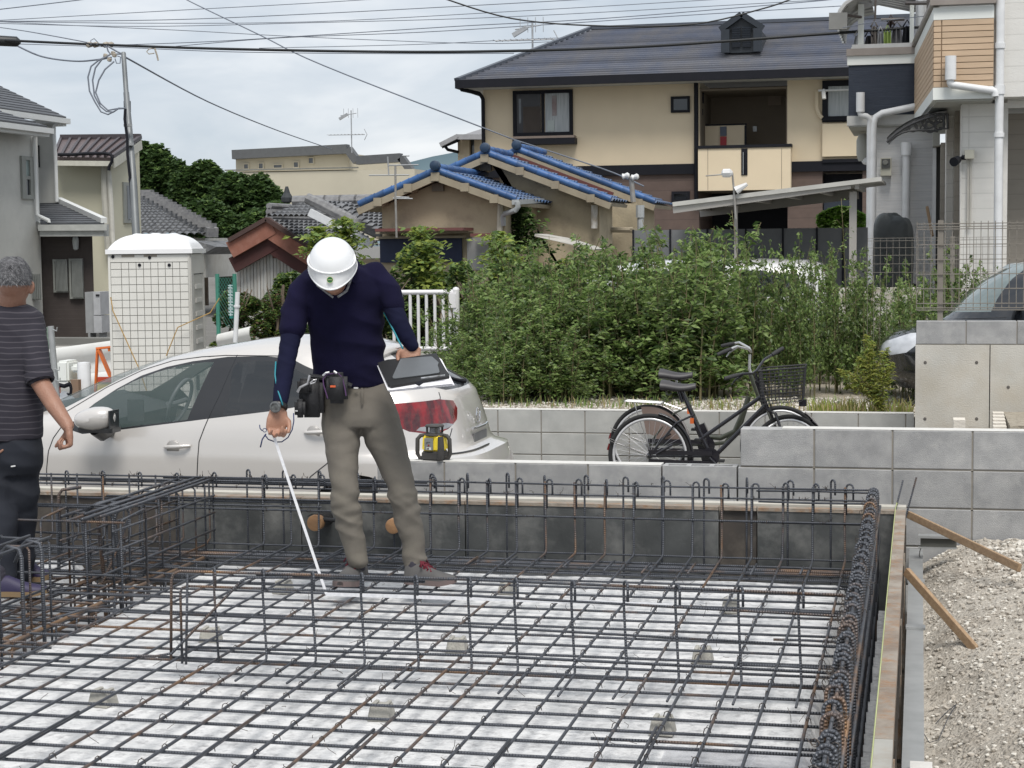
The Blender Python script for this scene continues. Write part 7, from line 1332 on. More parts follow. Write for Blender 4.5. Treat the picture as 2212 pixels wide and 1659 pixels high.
lv = [(.16,-6.66,-2.88,.76,4.2),(.24,-6.74,-2.76,.82,4.4),(.34,-6.78,-2.70,.845,4.6),(.50,-6.80,-2.69,.85,4.6),(.64,-6.79,-2.72,.85,4.5),(.745,-6.74,-2.76,.848,4.4),(.760,-6.73,-2.86,.845,4.2),(.85,-6.60,-2.88,.835,4.0),(.92,-6.35,-2.90,.822,3.9),(.97,-5.98,-2.915,.805,3.8),(1.02,-5.84,-2.93,.790,3.8),(1.10,-5.66,-2.96,.752,3.7),(1.16,-5.52,-3.02,.722,3.7),(1.22,-5.37,-3.13,.692,3.6),(1.30,-5.14,-3.30,.650,3.5),(1.36,-4.94,-3.40,.612,3.4),(1.405,-4.72,-3.46,.575,3.2),(1.44,-4.50,-3.58,.52,3.0),(1.465,-4.34,-3.74,.43,2.8),(1.482,-4.2,-3.85,.28,2.4),(1.487,-4.1,-4.0,.04,2.2)]
C1 = Car(lv,11.45,-.46)
trim = rel(C1,4,[(560,1030),(640,950),(760,860),(900,778),(1060,722),(1230,685),(1460,656),(1700,652),(1880,668)],10.80)
trim += relz(C1,[(-3.72,1.265),(-3.46,1.17),(-3.42,1.13),(-3.60,1.095)])+rel(C1,4,[(2020,962),(1800,1000),(1360,1052),(1268,1064),(1000,1096),(745,1128),(560,1148),(470,1120)],10.68)
gl1 = rel(C1,4,[(612,972),(700,902),(850,815),(1000,755),(1150,714),(1300,692),(1368,690),(1330,820),(1268,1048),(1000,1080),(752,1110),(640,1122),(560,1095)],10.78)
gl2 = rel(C1,4,[(1532,688),(1700,682),(1860,694)],10.80)+relz(C1,[(-3.80,1.235),(-3.68,1.20),(-3.72,1.12)])+rel(C1,4,[(1930,965),(1800,982),(1468,1026),(1490,920)],10.72)
ws = [(.80,1.03),(.985,1.03),(1.0,1.03),(1.0,1.395),(.83,1.395),(.80,1.36)]
rgl = [(0,1.150),(.085,1.155),(.118,1.185),(.085,1.24),(.078,1.33),(.05,1.365),(0,1.365)]
rblk = [(0,1.132),(.09,1.138),(.14,1.175),(.10,1.26),(.098,1.37),(0,1.39)]
tl_ = [(.062,1.035),(.105,1.065),(.16,1.07),(.20,1.02),(.175,.93),(.13,.885),(.095,.90),(.07,.95)]
tl_ = rel(C1,5,[(372,905),(372,958)],10.75)
tA = [(C1.U(-3.30,1.075),1.075),(C1.U(-3.02,1.09),1.09),(.118,1.085),(.085,1.07),(.078,1.02),(.086,.95),(.108,.90),(C1.U(-3.02,.875),.875),(C1.U(-3.16,.90),.90),(C1.U(-3.28,.98),.98)]
tB = [(.094,.925),(.11,.905),(C1.U(-3.04,.89),.89),(C1.U(-3.12,.905),.905),(C1.U(-3.10,.925),.925),(.115,.94)]
hole = []
def arch(cx,r): return [(C1.U(cx+r*math.cos(a),max(.161,-.46+.76+r*math.sin(a)-0.0)),max(.161,.30+r*math.sin(a))) for a in np.linspace(-.45,PI+.45,26)]
res = C1.split([(trim,1),(gl1,2),(gl2,3),(ws,4),(rblk,1),(rgl,5),(tA,6),(tB,7),([(a,max(.16,b_)) for a,b_ in arch(-3.47,.335)],None),([(a,max(.16,b_)) for a,b_ in arch(-6.04,.335)],None)],car,
    {0: M_PEARL,1: M_TRIM,2: G_F,3: G_R,4: G_F,5: G_B,6: M_RED2,7: M_LENS},{0: 'body',1: 'window_trim',2: 'side_window',3: 'rear_side_window',4: 'windscreen',5: 'rear_window',6: 'tail_light',7: 'reversing_lens'},pairs=(2,3,6,7))
def gap(C_,parent,pts,r=.0035,nm='panel_gap',m=None):
    b = MB(); b.tube([C_.P(u_,z,.0) for u_,z in pts],r,6); return b.build(nm,m or M_TRIM,parent,smooth=40)
def dens(P_,k=6): return [(P_[i][0]+(P_[i+1][0]-P_[i][0])*j/k,P_[i][1]+(P_[i+1][1]-P_[i][1])*j/k) for i in range(len(P_)-1) for j in range(k)]+[P_[-1]]
gap(C1,car,(rel(C1,4,[(470,1125),(400,1090),(345,1180),(320,1260),(310,1380),(312,1480)],10.62))); gap(C1,car,(rel(C1,4,[(1460,655),(1400,900),(1345,1070),(1305,1200),(1297,1420),(1298,1500)],10.65)))
gap(C1,car,(rel(C1,4,[(2150,1180),(2160,1280),(2120,1345),(2020,1425),(1960,1500)],10.62))); gap(C1,car,[(.0+.01*k,.752) for k in range(14)],.006); gap(C1,car,(rel(C1,4,[(450,1020),(700,850),(900,745),(1100,682),(1300,655),(1460,645),(1800,648)],10.85)),.004)
gap(C1,car,dens([(.118,1.13),(.125,1.09)])),gap(C1,car,dens([(.10,.90),(.112,.80),(.115,.76)]))
# glossy dark fins: roof spoiler over the rear window
b = MB(); rows_s = []
for k in range(21):
    t = -1+2*k/20; y = t*.56; x0_ = -3.52-.05*t*t; rows_s.append([(x0_-.12,11.45+y*.95,.985-.05*t*t),(x0_+.05,11.45+y,.962-.055*t*t),(x0_+.13,11.45+y,.935-.055*t*t),(x0_+.12,11.45+y,.915-.055*t*t),(x0_-.02,11.45+y,.90-.055*t*t)])
b.grid(rows_s); b.build('roof_spoiler',M_PEARL,car,smooth='all')
MB().bx(-3.415,11.33,.922,-3.395,11.57,.94).build('high_brake_light',mat('brown_red_lens',(.20,.06,.04),rough=.15,coat=1),car)
b = MB(); b.tube([Vector((-3.2+.0,11.2,.80)),Vector((-3.03,11.5,.715)),Vector((-3.0,11.58,.70))],[.006,.012,.016],6); b.build('rear_wiper',M_BLACK,car)
# badge (ring with a wing) and a strip below it
bc = Vector((-2.878,11.45,.485)); b = MB(); b.ring(bc,.048,.005,(1,0,.06),28,6,ry=.004); b.tube([bc+Vector((.003,-.040,.022)),bc+Vector((.004,-.016,-.004)),bc+Vector((.004,0,-.016)),bc+Vector((.004,.016,-.004)),bc+Vector((.003,.040,.022))],.005,6); b.build('badge',mat('badge_chrome',(.75,.75,.77),rough=.1,metal=1),car,smooth=50)
b = MB(); b.tube([(-2.866,11.25,.415),(-2.858,11.33,.41),(-2.858,11.57,.41),(-2.866,11.65,.415)],.009,8); b.build('tailgate_strip',MATS['badge_chrome'],car,smooth=50)
MB().bx(-2.872,11.28,.285,-2.862,11.62,.375).build('plate_recess_shade',mat('plate_shade',(.18,.18,.18)),car)  # flat dark box paints the shade of the number plate hollow
# handles
for zx in (1145,2045):
    zy = 1240 if zx < 1500 else 1150; p = ony(*rg(4,zx,zy),10.6); u_,z = C1.U(p.x,p.z+.46),p.z+.46; q = C1.P(u_,z)
    b = MB(); b.lathe(q+Vector((-.03,.003,-.005)),[(.05,.0),(.045,.006),(.001,.006)],(0,-1,0),24); o = b.build('handle_cup_shade',mat('cup_shade',(.36,.345,.33),rough=.35,metal=.2,coat=.5),car,smooth='all'); o.scale = (1,1,1)  # flat darker disc, shading of the handle hollow painted on the door
    b = MB(); b.tube([q+Vector((-.085,-.008,.0)),q+Vector((-.06,-.026,.002)),q+Vector((0,-.034,.006)),q+Vector((.06,-.030,.010)),q+Vector((.095,-.010,.012))],[.008,.013,.014,.013,.008],10); b.build('door_handle',M_PEARL,car,smooth=60)
# mirror
mq = lambda x,y,Y: ony(*rg(4,x,y),Y); b = MB(); G = []
mc = mq(615,1055,10.42); hw = (mq(750,1055,10.42).x-mq(488,1055,10.42).x)/2; hh = (mq(615,985,10.42).z-mq(615,1140,10.42).z)/2
for j in range(13):
    ph = -PI/2+PI*j/12; row = []
    for i in range(25):
        t = 2*PI*i/24; cx_ = math.copysign(abs(math.cos(t))**.7,math.cos(t)); cz_ = math.copysign(abs(math.sin(t))**.8,math.sin(t)); row.append(mc+Vector((hw*cx_*math.cos(ph)**.8*(1 if cx_ > 0 else 1),.085*math.sin(ph),hh*cz_*math.cos(ph)**.8*(1-.25*(cx_ < 0)*abs(cx_))+.01*cx_)))
    G.append(row)
b.grid(G); mo = b.build('wing_mirror',M_PEARL,car,smooth='all'); b = MB(); b.tube([mc+Vector((.0,.0,-hh*.85)),mc+Vector((.01,.08,-hh*1.5)),mc+Vector((.01,.22,-hh*1.3))],[.045,.038,.03],10); b.box(mc+Vector((.02,.02,-hh*.93)),(hw*1.7,.12,.03)); b.build('mirror_foot',M_TRIM,car,smooth=50); b = MB(); b.box(mc+Vector((hw*.93,.0,.0)),(.012,.13,hh*1.5)); b.build('mirror_edge',M_TRIM,car)
# wheels
def wheel(root,x,y,z,R_,side=-1,w_=.18):
    b = MB(); b.lathe((x,y-w_/2,z),[(R_*.66,0),(R_*.9,-.005),(R_,.03),(R_,w_-.03),(R_*.9,w_),(R_*.66,w_)],(0,1,0),36); o = b.build('wheel',M_TYRE,root,smooth=40); b = MB(); b.lathe((x,y-w_/2+.03,z),[(.02,-.012),(.05,-.01),(R_*.2,0),(R_*.22,.02),(R_*.6,.03),(R_*.66,0),(R_*.66,.1)],(0,1,0),30); b.build('rim',M_LENS,o,smooth=40)
for x_ in (-6.04,-3.47):
    for y_ in (10.72,12.18): wheel(car,x_,y_,-.16,.30)
b = MB(); b.bx(-6.35,10.8,-.30,-3.1,12.1,-.1); b.bx(-3.85,10.66,-.2,-3.1,12.2,.22); b.bx(-6.4,10.66,-.2,-5.7,12.2,.22); b.build('underbody',M_DARK,car)
# interior
M_INT = mat('car_interior',(.03,.032,.036),(.045,.047,.05),rough=.8,scale=6); b = MB(); b.bx(-6.0,10.85,-.1,-3.2,12.05,.25); b.build('floor',M_INT,car)
b = MB(); b.box((-5.55,11.45,.42),(.45,1.25,.22),Matrix.Rotation(.25,3,'Y')); b.build('dashboard',M_INT,car)
for y_ in (11.08,11.82):
    for x_ in (-4.62,-3.85): b = MB(); b.box((x_,y_,.42),(.13,.46,.62),Matrix.Rotation(.28,3,'Y'),(.9,.8)); b.box((x_+.12,y_,.80),(.09,.26,.17),Matrix.Rotation(.2,3,'Y')); b.build('seat',M_INT,car)
b = MB(); b.ring((-5.18,11.82,.52),.17,.014,(.9,0,-.35),28,8); b.tube([(-5.2,11.66,.52),(-5.24,11.82,.50),(-5.2,11.98,.52)],.018,6); b.build('steering_wheel',mat('wheel_grey',(.18,.19,.2),rough=.4),car,smooth=50)
b = MB(); b.box((-4.98,11.45,.83),(.03,.22,.07)); b.tube([(-4.98,11.45,.86),(-4.9,11.45,.9)],.012,6); b.build('inner_mirror',M_INT,car); b = MB(); p = ony(*rg(4,880,1000),11.2); b.box((p.x,11.2,p.z),(.12,.01,.15)); b.build('hanging_tag',M_INT,car)
# --- dark van nose at the right
van = empty('black_minivan',(1.5,17.2,.1),'black minivan with a large pale headlight nosing out behind the tall concrete wall','minivan')
lv2 = [(.16,-.20,4.1,.78,4.5),(.30,-.34,4.15,.84,5),(.50,-.37,4.18,.86,5),(.60,-.34,4.18,.86,4.8),(.68,-.24,4.17,.855,4.6),(.745,-.02,4.16,.85,4.4),(.80,.17,4.15,.84,4.4),(.86,.27,4.14,.82,4.6),(1.0,.41,4.12,.79,4.8),(1.15,.58,4.1,.74,4.8),(1.28,.80,4.05,.69,4.6),(1.35,1.05,4.0,.64,4.4),(1.40,1.4,3.9,.54,4.),(1.42,1.9,3.5,.3,3.),(1.425,2.4,3.,.05,2.4)]
C2 = Car(lv2,17.2,.1); M_BKP = mat('black_paint',(.012,.014,.018),(.014,.016,.02),rough=.12,coat=1)
Uv = lambda x,z: (C2.U(x,z),z)
wsv = [(C2.U(.62,.87),.87),(1,.85),(1,1.30),(C2.U(1.02,1.30),1.30),(C2.U(.72,1.05),1.05)]; swv = [Uv(.95,.93),Uv(1.35,1.28),Uv(1.9,1.31),Uv(3.7,1.31),Uv(3.8,.95)]
hlv = [Uv(.12,.69),Uv(-.08,.675),(C2.U(-.26,.61),.61),(.93,.56),(.955,.48),(C2.U(-.26,.47),.47),Uv(-.12,.50),Uv(-.02,.58)]
C2.split([(wsv,2),(swv,3),(hlv,4),([(.96,.5),(1,.5),(1,.6),(.96,.6)],5)],van,{0: M_BKP,2: mat('bright_glass',(.10,.13,.13),(.2,.25,.25),rough=.05,scale=3,spec=1,coat=1),3: G_R,4: mat('headlight',(.66,.68,.72),(.35,.37,.40),rough=.1,scale=7,coat=1),5: mat('grille_mesh',(.04,.05,.06),(.4,.42,.45),rough=.3,scale=60)},{0: 'body',2: 'windscreen',3: 'side_window',4: 'headlight',5: 'grille'},nz=36,nu=80,pairs=(3,4))
gap(C2,van,[(C2.U(.25+.5*t,.80+.02*t),.80+.02*t) for t in np.linspace(0,1,8)],.004); wheel(van,.55,16.5,.42,.32); b = MB(); b.tube([C2.P(C2.U(.86,.90),.90),C2.P(C2.U(.86,.90),.90)+Vector((-.03,-.16,.06))],[.03,.075],10); b.build('wing_mirror',M_BKP,van,smooth=50)
# --- white van behind the weeds
wv = empty('white_minivan',(-2.6,20.9,.1),'white minivan with dark windows and a red tail lamp hidden behind the weeds','minivan'); xr_ = ony(1800,600,20.2).x
lv3 = [(.2,xr_-3.4,xr_-.06,.78,5),(.4,xr_-3.45,xr_+.02,.84,6),(.8,xr_-3.42,xr_,.84,6),(.98,xr_-3.2,xr_-.02,.82,6),(1.3,xr_-2.9,xr_-.10,.76,5.5),(1.42,xr_-2.6,xr_-.16,.70,5),(1.48,xr_-2.3,xr_-.3,.5,4),(1.50,xr_-1.9,xr_-.9,.1,3)]
lv3 = [(a*.885,*r) for a,*r in lv3]; C3 = Car(lv3,20.95,.1); U3 = lambda x,z: (C3.U(xr_+x,z),z); M_WP = mat('white_paint',(.68,.68,.68),rough=.25,coat=1)
C3.split([([U3(-.35,.90),U3(-.40,1.19),U3(-1.1,1.2),U3(-1.12,.9)],1),([U3(-1.2,.9),U3(-1.2,1.2),U3(-2.2,1.2),U3(-2.5,.9)],1),([(.05,.88),(.05,1.25),(.09,1.25),(.09,.88)],2)],wv,{0: M_WP,1: G_R,2: M_RED2},{0: 'body',1: 'side_window',2: 'tail_light'},nz=24,nu=60,pairs=(1,2))
for x_ in (xr_-.7,xr_-2.7): wheel(wv,x_,20.3,.40,.30)
MB().bx(ony(1812,640,20.5).x,20.5,.1,ony(1990,640,20.5).x,20.7,ony(1900,622,20.5).z).build('wall',MATS['peeling_white'],empty('low_white_wall',(ony(1900,640,20.5).x,20.6,.1),'low off white wall glimpsed between the weeds right of the white minivan','wall'))
# ================================================================== BICYCLES
M_BKM = mat('bike_black',(.014,.013,.018),rough=.25,coat=.5); M_SIL = mat('bike_silver',(.60,.60,.60),rough=.25,metal=.7); M_SPK = mat('spoke_steel',(.55,.55,.57),rough=.3,metal=.6); M_GRIP = mat('grip_rubber',(.035,.035,.037),rough=.8)
def bike(label,ox,oy,frame,fender,far):
    gz_ = -.46; root = empty('bicycle',(ox+.55,oy,gz_),label,'bicycle','bicycles parked behind the block wall'); hz_ = gz_+.345
    def p(x,z,y=0): return Vector((ox+x,oy+y,hz_+z))
    st = Matrix.Rotation(.5 if not far else .1,3,'Z'); pv = p(1.02,.0)
    def ps(x,z,y=0): v = Vector((x-1.02,y,z)); v = st @ v; return pv+v
    for nm,ax_,f in (('wheel',Vector((0,1,0)),p),('wheel',st @ Vector((0,1,0)),ps)):
        c = f(0,0) if f is p else f(1.13,0); b = MB(); b.ring(c,.328,.017,ax_,48,8); w_ = b.build('wheel',M_TYRE,root,smooth='all')
        b = MB(); b.ring(c,.300,.012,ax_,48,6,ry=.014); b.build('rim',mat('rim_alloy',(.72,.72,.73),rough=.3,metal=.3),w_,smooth='all')
        b = MB(); x_ = ax_.cross(Vector((0,0,1))).normalized(); z_ = Vector((0,0,1))
        for k in range(36):
            a = 2*PI*k/36; a2 = a+(.5 if k % 2 else -.5)*(1 if k % 4 < 2 else .9); s_ = .022*(1 if k % 2 else -1); b.tube([c+(x_*math.cos(a2)+z_*math.sin(a2))*.022+ax_*s_,c+(x_*math.cos(a)+z_*math.sin(a))*.295],.0013,4,False)
        b.build('spokes',M_SPK,w_); b = MB(); b.lathe(c-ax_*.05,[(.012,0),(.014,.01),(.026,.025),(.026,.075),(.014,.09),(.012,.1)],ax_,12); b.build('hub',M_SPK if far else M_BKM,w_,smooth=40)
    b = MB(); b.ring(p(0,0),.352,.010,(0,1,0),40,8,-1.75 if True else 0,1.35,ry=.028); b.build('mudguard',fender,root,smooth='all'); c = ps(1.13,0); b = MB(); b.ring(c,.352,.008,st @ Vector((0,1,0)),30,8,-1.0,.95,ry=.024); b.build('mudguard',fender,root,smooth='all')
    fr = MB()
    if not far: fr.tube([p(.92,.50),p(.415,.137)],.017,10); fr.tube([p(.95,.43),p(.53,.0)],.019,10); fr.tube([p(.26,.54),p(.50,.0)],.016,10)
    else: fr.tube([p(.86,.42),p(.82,.30),p(.74,.12),p(.62,.06),p(.50,.07)],.022,12); fr.tube([p(.26,.54),p(.50,.0)],.017,10); fr.tube([p(.86,.40),p(.80,.2),p(.66,.02),p(.5,.0)],.017,10)
    fr.tube([p(0,0,-.05),p(.5,-.0,-.03)],.009,8); fr.tube([p(0,0,.05),p(.5,0,.03)],.009,8); fr.tube([p(0,0,-.05),p(.22,.27,-.03),p(.37,.34,-.01)],.008,8); fr.tube([p(0,0,.05),p(.22,.27,.03),p(.37,.34,.01)],.008,8); fr.tube([p(.87,.62),p(.955,.39)],.020,12)
    fr.build('frame',frame,root,smooth=60)
    b = MB(); b.tube([p(.955,.39),ps(1.0,.36,-.05),ps(1.13,0,-.055)],[.014,.013,.009],8); b.tube([p(.955,.39),ps(1.0,.36,.05),ps(1.13,0,.055)],[.014,.013,.009],8); b.build('fork',frame,root,smooth=60)
    # saddle
    dz = .03 if far else .0; G = []
    for j in range(14):
        t = j/13; x_ = .10+.28*t; hw_ = .085*(1-t)**.8+.026; hh_ = .056-.024*t; row = []
        for i in range(17): a = 2*PI*i/16; row.append(p(x_,.560+dz+.010*math.cos(t*5.2)+hh_*math.sin(a)*(1 if math.sin(a) > 0 else .6),hw_*math.cos(a)))
        G.append(row)
    b = MB(); b.grid(G); b.poly(G[0][:-1]); b.poly(G[-1][:-1]); b.build('saddle',mat('saddle_vinyl',(.05,.047,.05),(.035,.033,.036),rough=.5,scale=5),root,smooth=60); b = MB(); b.tube([p(.24,.53+dz),p(.27,.44)],.013,8); b.ring(p(.16,.52+dz,.03),.02,.004,(0,1,0),10,5); b.ring(p(.16,.52+dz,-.03),.02,.004,(0,1,0),10,5); b.build('seat_post',M_SIL if far else M_BKM,root,smooth=50)
    # bars
    mm = M_SIL if far else M_BKM; zb_ = .70 if not far else .80; b = MB(); b.tube([p(.90,.55),p(.865,.66),p(.87,zb_-.02)],.013,10)
    if not far: hb = [p(.66,zb_-.04,-.27),p(.78,zb_-.01,-.2),p(.84,zb_-.02,-.06),p(.87,zb_+.0,0),p(.92,zb_+.08,.12),p(1.05,zb_+.16,.25)]
    else: hb = [p(.64,zb_+.00,-.25),p(.78,zb_+.06,-.2),p(.86,zb_+.03,-.06),p(.88,zb_,0),p(.86,zb_+.03,.06),p(.76,zb_+.07,.2),p(.62,zb_+.04,.25)]
    b.tube(hb,.011,10); b.build('handlebar',mm,root,smooth=60)
    for g0,g1 in ((hb[0],hb[1]),(hb[-1],hb[-2])): d_ = (g0-g1).normalized(); b = MB(); b.tube([g0+d_*.02,g0-d_*.06,g0-d_*.11],[.015,.018,.015],10); b.build('grip',M_GRIP,root,smooth=50)
    b = MB(); q_ = hb[1]; b.tube([q_+Vector((-.0,0,-.01)),q_+Vector((-.06,.0,-.05)),q_+Vector((-.09,.0,-.09))],[.008,.007,.005],8); b.build('brake_lever',mm,root,smooth=50)
    b = MB(); b.lathe(p(.5,0,-.04),[(.01,0),(.075,.003),(.075,.008),(.01,.01)],(0,1,0),20); b.bar(p(0,.035,-.06),p(.52,.03,-.06),.012,.035); b.bar(p(0,-.04,-.06),p(.52,-.05,-.06),.012,.035); b.tube([p(.5,0,-.08),p(.62,-.12,-.09)],.009,8); b.build('chain_case',M_BKM,root,smooth=40)
    b = MB(); b.box(p(.62,-.12,-.13),(.09,.08,.02)); b.build('pedal',M_GRIP,root); b = MB(); b.box(p(.40,.12,.12),(.09,.08,.02)); b.tube([p(.5,0,.05),p(.40,.12,.11)],.009,8); b.build('pedal',M_GRIP,root)
    b = MB(); b.tube([p(0,0,-.05),p(-.33,.14,-.03)],.003,6); b.tube([p(0,0,-.05),p(-.33,.12,-.03)],.003,6); b.tube([p(.20,.10,-.07),p(.06,.02,-.07)],.01,8); b.build('stay',M_BKM,root)
    b = MB(); b.box(p(.35,.29,-.01),(.03,.03,.045)); b.build('reflector',mat('orange_reflector',(.6,.14,.04),rough=.2),root); b = MB(); b.tube([p(-.33,.09),p(-.345,.04)],.012,8); b.build('rear_reflector',mat('dark_red_lens',(.16,.01,.01),rough=.2),root)
    if far:
        b = MB(); 
        for y_ in (-.07,-.03,.03,.07): b.tube([p(-.20,.375,y_),p(.12,.36,y_)],.006,6)
        b.tube([p(-.20,.375,-.075),p(-.215,.375,0),p(-.20,.375,.075)],.007,6); b.tube([p(.12,.36,-.075),p(.13,.36,0),p(.12,.36,.075)],.007,6); b.tube([p(-.12,.37,-.07),p(0,0,-.06)],.005,6); b.tube([p(.12,.36,.0),p(.30,.30,0)],.006,6); b.build('rear_rack',M_SIL,root)
        G = [[p(r_*math.cos(a),r_*math.sin(a),-.045-.01*(r_ > .2)) for r_ in (.09,.2,.33)] for a in np.linspace(1.75,.12,22)]; G2 = G; b = MB(); b.grid(G); b.build('dress_guard',mat('brown_guard',(.17,.12,.10),(.22,.17,.15),rough=.4,scale=5),root,smooth='all')
        b = MB(); b.box(p(.47,.10,0),(.09,.06,.16),Matrix.Rotation(-.4,3,'Y')); b.build('battery_pack',M_BKM,root)
    else:
        c0_ = Vector((ox+.92,oy+.0,hz_+.44)); Lb,Wb,Hb = .32,.30,.27; bk_ = MB()
        def bp(u_,v,w): return c0_+Vector((u_*Lb*(1+.12*w)-.02*w,(v-.5)*Wb*(1+.15*w),w*Hb+.03*u_))
        for k in range(11):
            w = k/10; r_ = .0035 if k < 10 else .008; bk_.tube([bp(0,0,w),bp(1,0,w),bp(1,1,w),bp(0,1,w),bp(0,0,w)],r_,5)
        for k in range(12): t = k/11; bk_.tube([bp(t,0,0),bp(t,0,1)],.0025,4); bk_.tube([bp(t,1,0),bp(t,1,1)],.0025,4); bk_.tube([bp(0,t,0),bp(0,t,1)],.0025,4); bk_.tube([bp(1,t,0),bp(1,t,1)],.0025,4); bk_.tube([bp(t,0,0),bp(t,1,0)],.0025,4)
        tag(bk_.build('basket',M_GRIP,root),kind='stuff'); b = MB(); b.box(bp(1.0,.5,-.02)+Vector((0,0,-.02)),(.06,.08,.05)); b.build('front_lamp',M_BKM,root)
        b = MB()
        for k in range(3): b.tube([p(.86,.62,-.02*k),p(.93,.58+.02*k,-.06),p(.98,.45,-.05),p(1.0,.30+.05*k,-.03)],.003,5)
        b.build('cable',M_GRIP,root); b = MB(); b.ring(ps(1.10,.05,-.06),.07,.004,(0,1,0),16,5,0,3); b.lathe(ps(1.16,.03,-.07),[(.01,-.03),(.03,-.02),(.03,.02),(.01,.03)],(1,0,0),12); b.build('dynamo',M_BKM,root)
    return root
q_ = ony(*rg(9,485,1085),14.3); bike('black bicycle with a wire front basket, nearest to the block wall',q_.x,14.3,M_BKM,M_BKM,False)
q_ = ony(*rg(9,478,920),15.12); bike('older bicycle with silver handlebar, rear rack and brown dress guard standing behind',q_.x,15.12,mat('bike_olive',(.045,.05,.035),rough=.3,coat=.4),mat('fender_silver',(.42,.39,.38),rough=.25,metal=.6),True)
# ================================================================== LASER LEVEL
M_YEL = mat('laser_yellow',(.88,.68,.05),(.80,.61,.04),rough=.4,scale=8); M_RUB = mat('laser_rubber',(.055,.052,.05),(.04,.038,.037),rough=.7,scale=20)
ll = empty('laser_level',(-2.59,9.36,.4405),'yellow and black rotating laser level standing on the block wall','laser level'); z0 = .4405; cx_ = ony(*rg(15,1262,300),9.34).x
def rbox(nm,m,c,d,bev,parent=ll,rot=None,taper=None):
    o = MB().box(c,d,rot,taper).build(nm,m,parent); bm = bmesh.new(); bm.from_mesh(o.data); bmesh.ops.bevel(bm,geom=bm.edges[:],offset=bev,segments=3,affect='EDGES'); bm.to_mesh(o.data); bm.free(); o.data.polygons.foreach_set('use_smooth',[True]*len(o.data.polygons)); o.data.set_sharp_from_angle(angle=.6); return o
rz_ = Matrix.Rotation(-.22,3,'Z'); rbox('base',M_RUB,(cx_,9.36,z0+.026),(.118,.105,.052),.008,rot=rz_); bd = rbox('body',M_YEL,(cx_,9.36,z0+.095),(.118,.10,.088),.010,rot=rz_,taper=(.93,.9))
pn = rbox('panel',mat('panel_grey',(.22,.23,.23),rough=.4),(cx_-.020,9.306,z0+.092),(.054,.006,.066),.002,bd,rz_); MB().box((cx_-.02,9.3025,z0+.068),(.030,.002,.014),rz_).build('sticker',mat('sticker_white',(.7,.7,.68)),pn); b = MB(); b.lathe((cx_-.02,9.302,z0+.086),[(.005,-.001),(.005,.002)],(0,-1,0),12); b.build('button',mat('button_red',(.25,.02,.02)),pn)
b = MB()
for k in range(4): b.lathe((cx_-.032+.008*k,9.302,z0+.100+.003*(k in (1,2))),[(.0025,-.001),(.0025,.0015)],(0,-1,0),8)
for k in range(3): b.box((cx_-.028+.008*k,9.3012,z0+.068),(.004,.001,.009),rz_); b.box((cx_-.028+.008*k,9.3011,z0+.068),(.008,.001,.0015),rz_)
tag(b.build('print',M_BLACK,pn),kind='stuff'); rbox('top_slot',mat('slot_olive',(.25,.2,.03)),(cx_-.015,9.31,z0+.128),(.05,.006,.006),.001,bd,rz_)
b = MB(); b.lathe((cx_,9.36,z0+.137),[(.054,0),(.054,.006),(.045,.010),(.045,.014)],n=28); b.build('head_ring',M_RUB,ll,smooth=40); b = MB(); b.lathe((cx_,9.36,z0+.151),[(.030,0),(.028,.028),(.03,.03)],n=20); b.build('head',mat('head_grey',(.25,.25,.26),rough=.3),ll,smooth=40)
for k in range(4): a = k*PI/2+.5; MB().box((cx_+.043*math.cos(a),9.36+.043*math.sin(a),z0+.168),(.010,.010,.036)).build('head_post',M_RUB,ll)
b = MB(); b.lathe((cx_,9.36,z0+.184),[(.052,0),(.054,.005),(.047,.012),(.02,.014)],n=28); b.build('head_cap',M_RUB,ll,smooth=40)
for s_ in (-1,1):
    o_ = .068 if s_ < 0 else .058; b = MB(); b.tube([(cx_+s_*.045,9.36,z0+.138),(cx_+s_*(o_+.012),9.355,z0+.134),(cx_+s_*(o_+.028),9.35,z0+.115),(cx_+s_*(o_+.030),9.35,z0+.035),(cx_+s_*(o_+.02),9.355,z0+.012),(cx_+s_*.045,9.36,z0+.012)],[.010,.011,.012,.012,.011,.010],12); b.build('carry_handle',M_RUB,ll,smooth=60)
b = MB(); b.tube([(cx_+.05,9.30,z0+.135),(cx_+.052,9.295,z0+.07),(cx_+.045,9.30,z0+.006)],[.016,.019,.017],12); b.build('rubber_knob',M_RUB,ll,smooth=60)
# ================================================================== PEOPLE
TS = bpy.data.scenes.new('work')
def remesh(name,mb,m,parent,vox,sm=6,disp=None,col=None):
    me = mb.mesh(name,[m],ORG[parent.name]); o = bpy.data.objects.new(name,me); TS.collection.objects.link(o)
    r = o.modifiers.new('r','REMESH'); r.mode = 'VOXEL'; r.voxel_size = vox; k = o.modifiers.new('s','SMOOTH'); k.factor = .5; k.iterations = sm
    with bpy.context.temp_override(scene=TS,view_layer=TS.view_layers[0]): me2 = bpy.data.meshes.new_from_object(o.evaluated_get(bpy.context.evaluated_depsgraph_get()))
    o.modifiers.clear(); TS.collection.objects.unlink(o); COL.objects.link(o); o.data = me2; me2.name = name
    if disp:
        nr = [v.normal.copy() for v in me2.vertices]; oo = ORG[parent.name]; co = [v.co+k_*disp(v.co+oo) for v,k_ in zip(me2.vertices,nr)]; me2.vertices.foreach_set('co',[c for v in co for c in v])
    me2.polygons.foreach_set('use_smooth',[True]*len(me2.polygons)); me2.update(); o.parent = parent; ORG[o.name] = ORG[parent.name]; return o
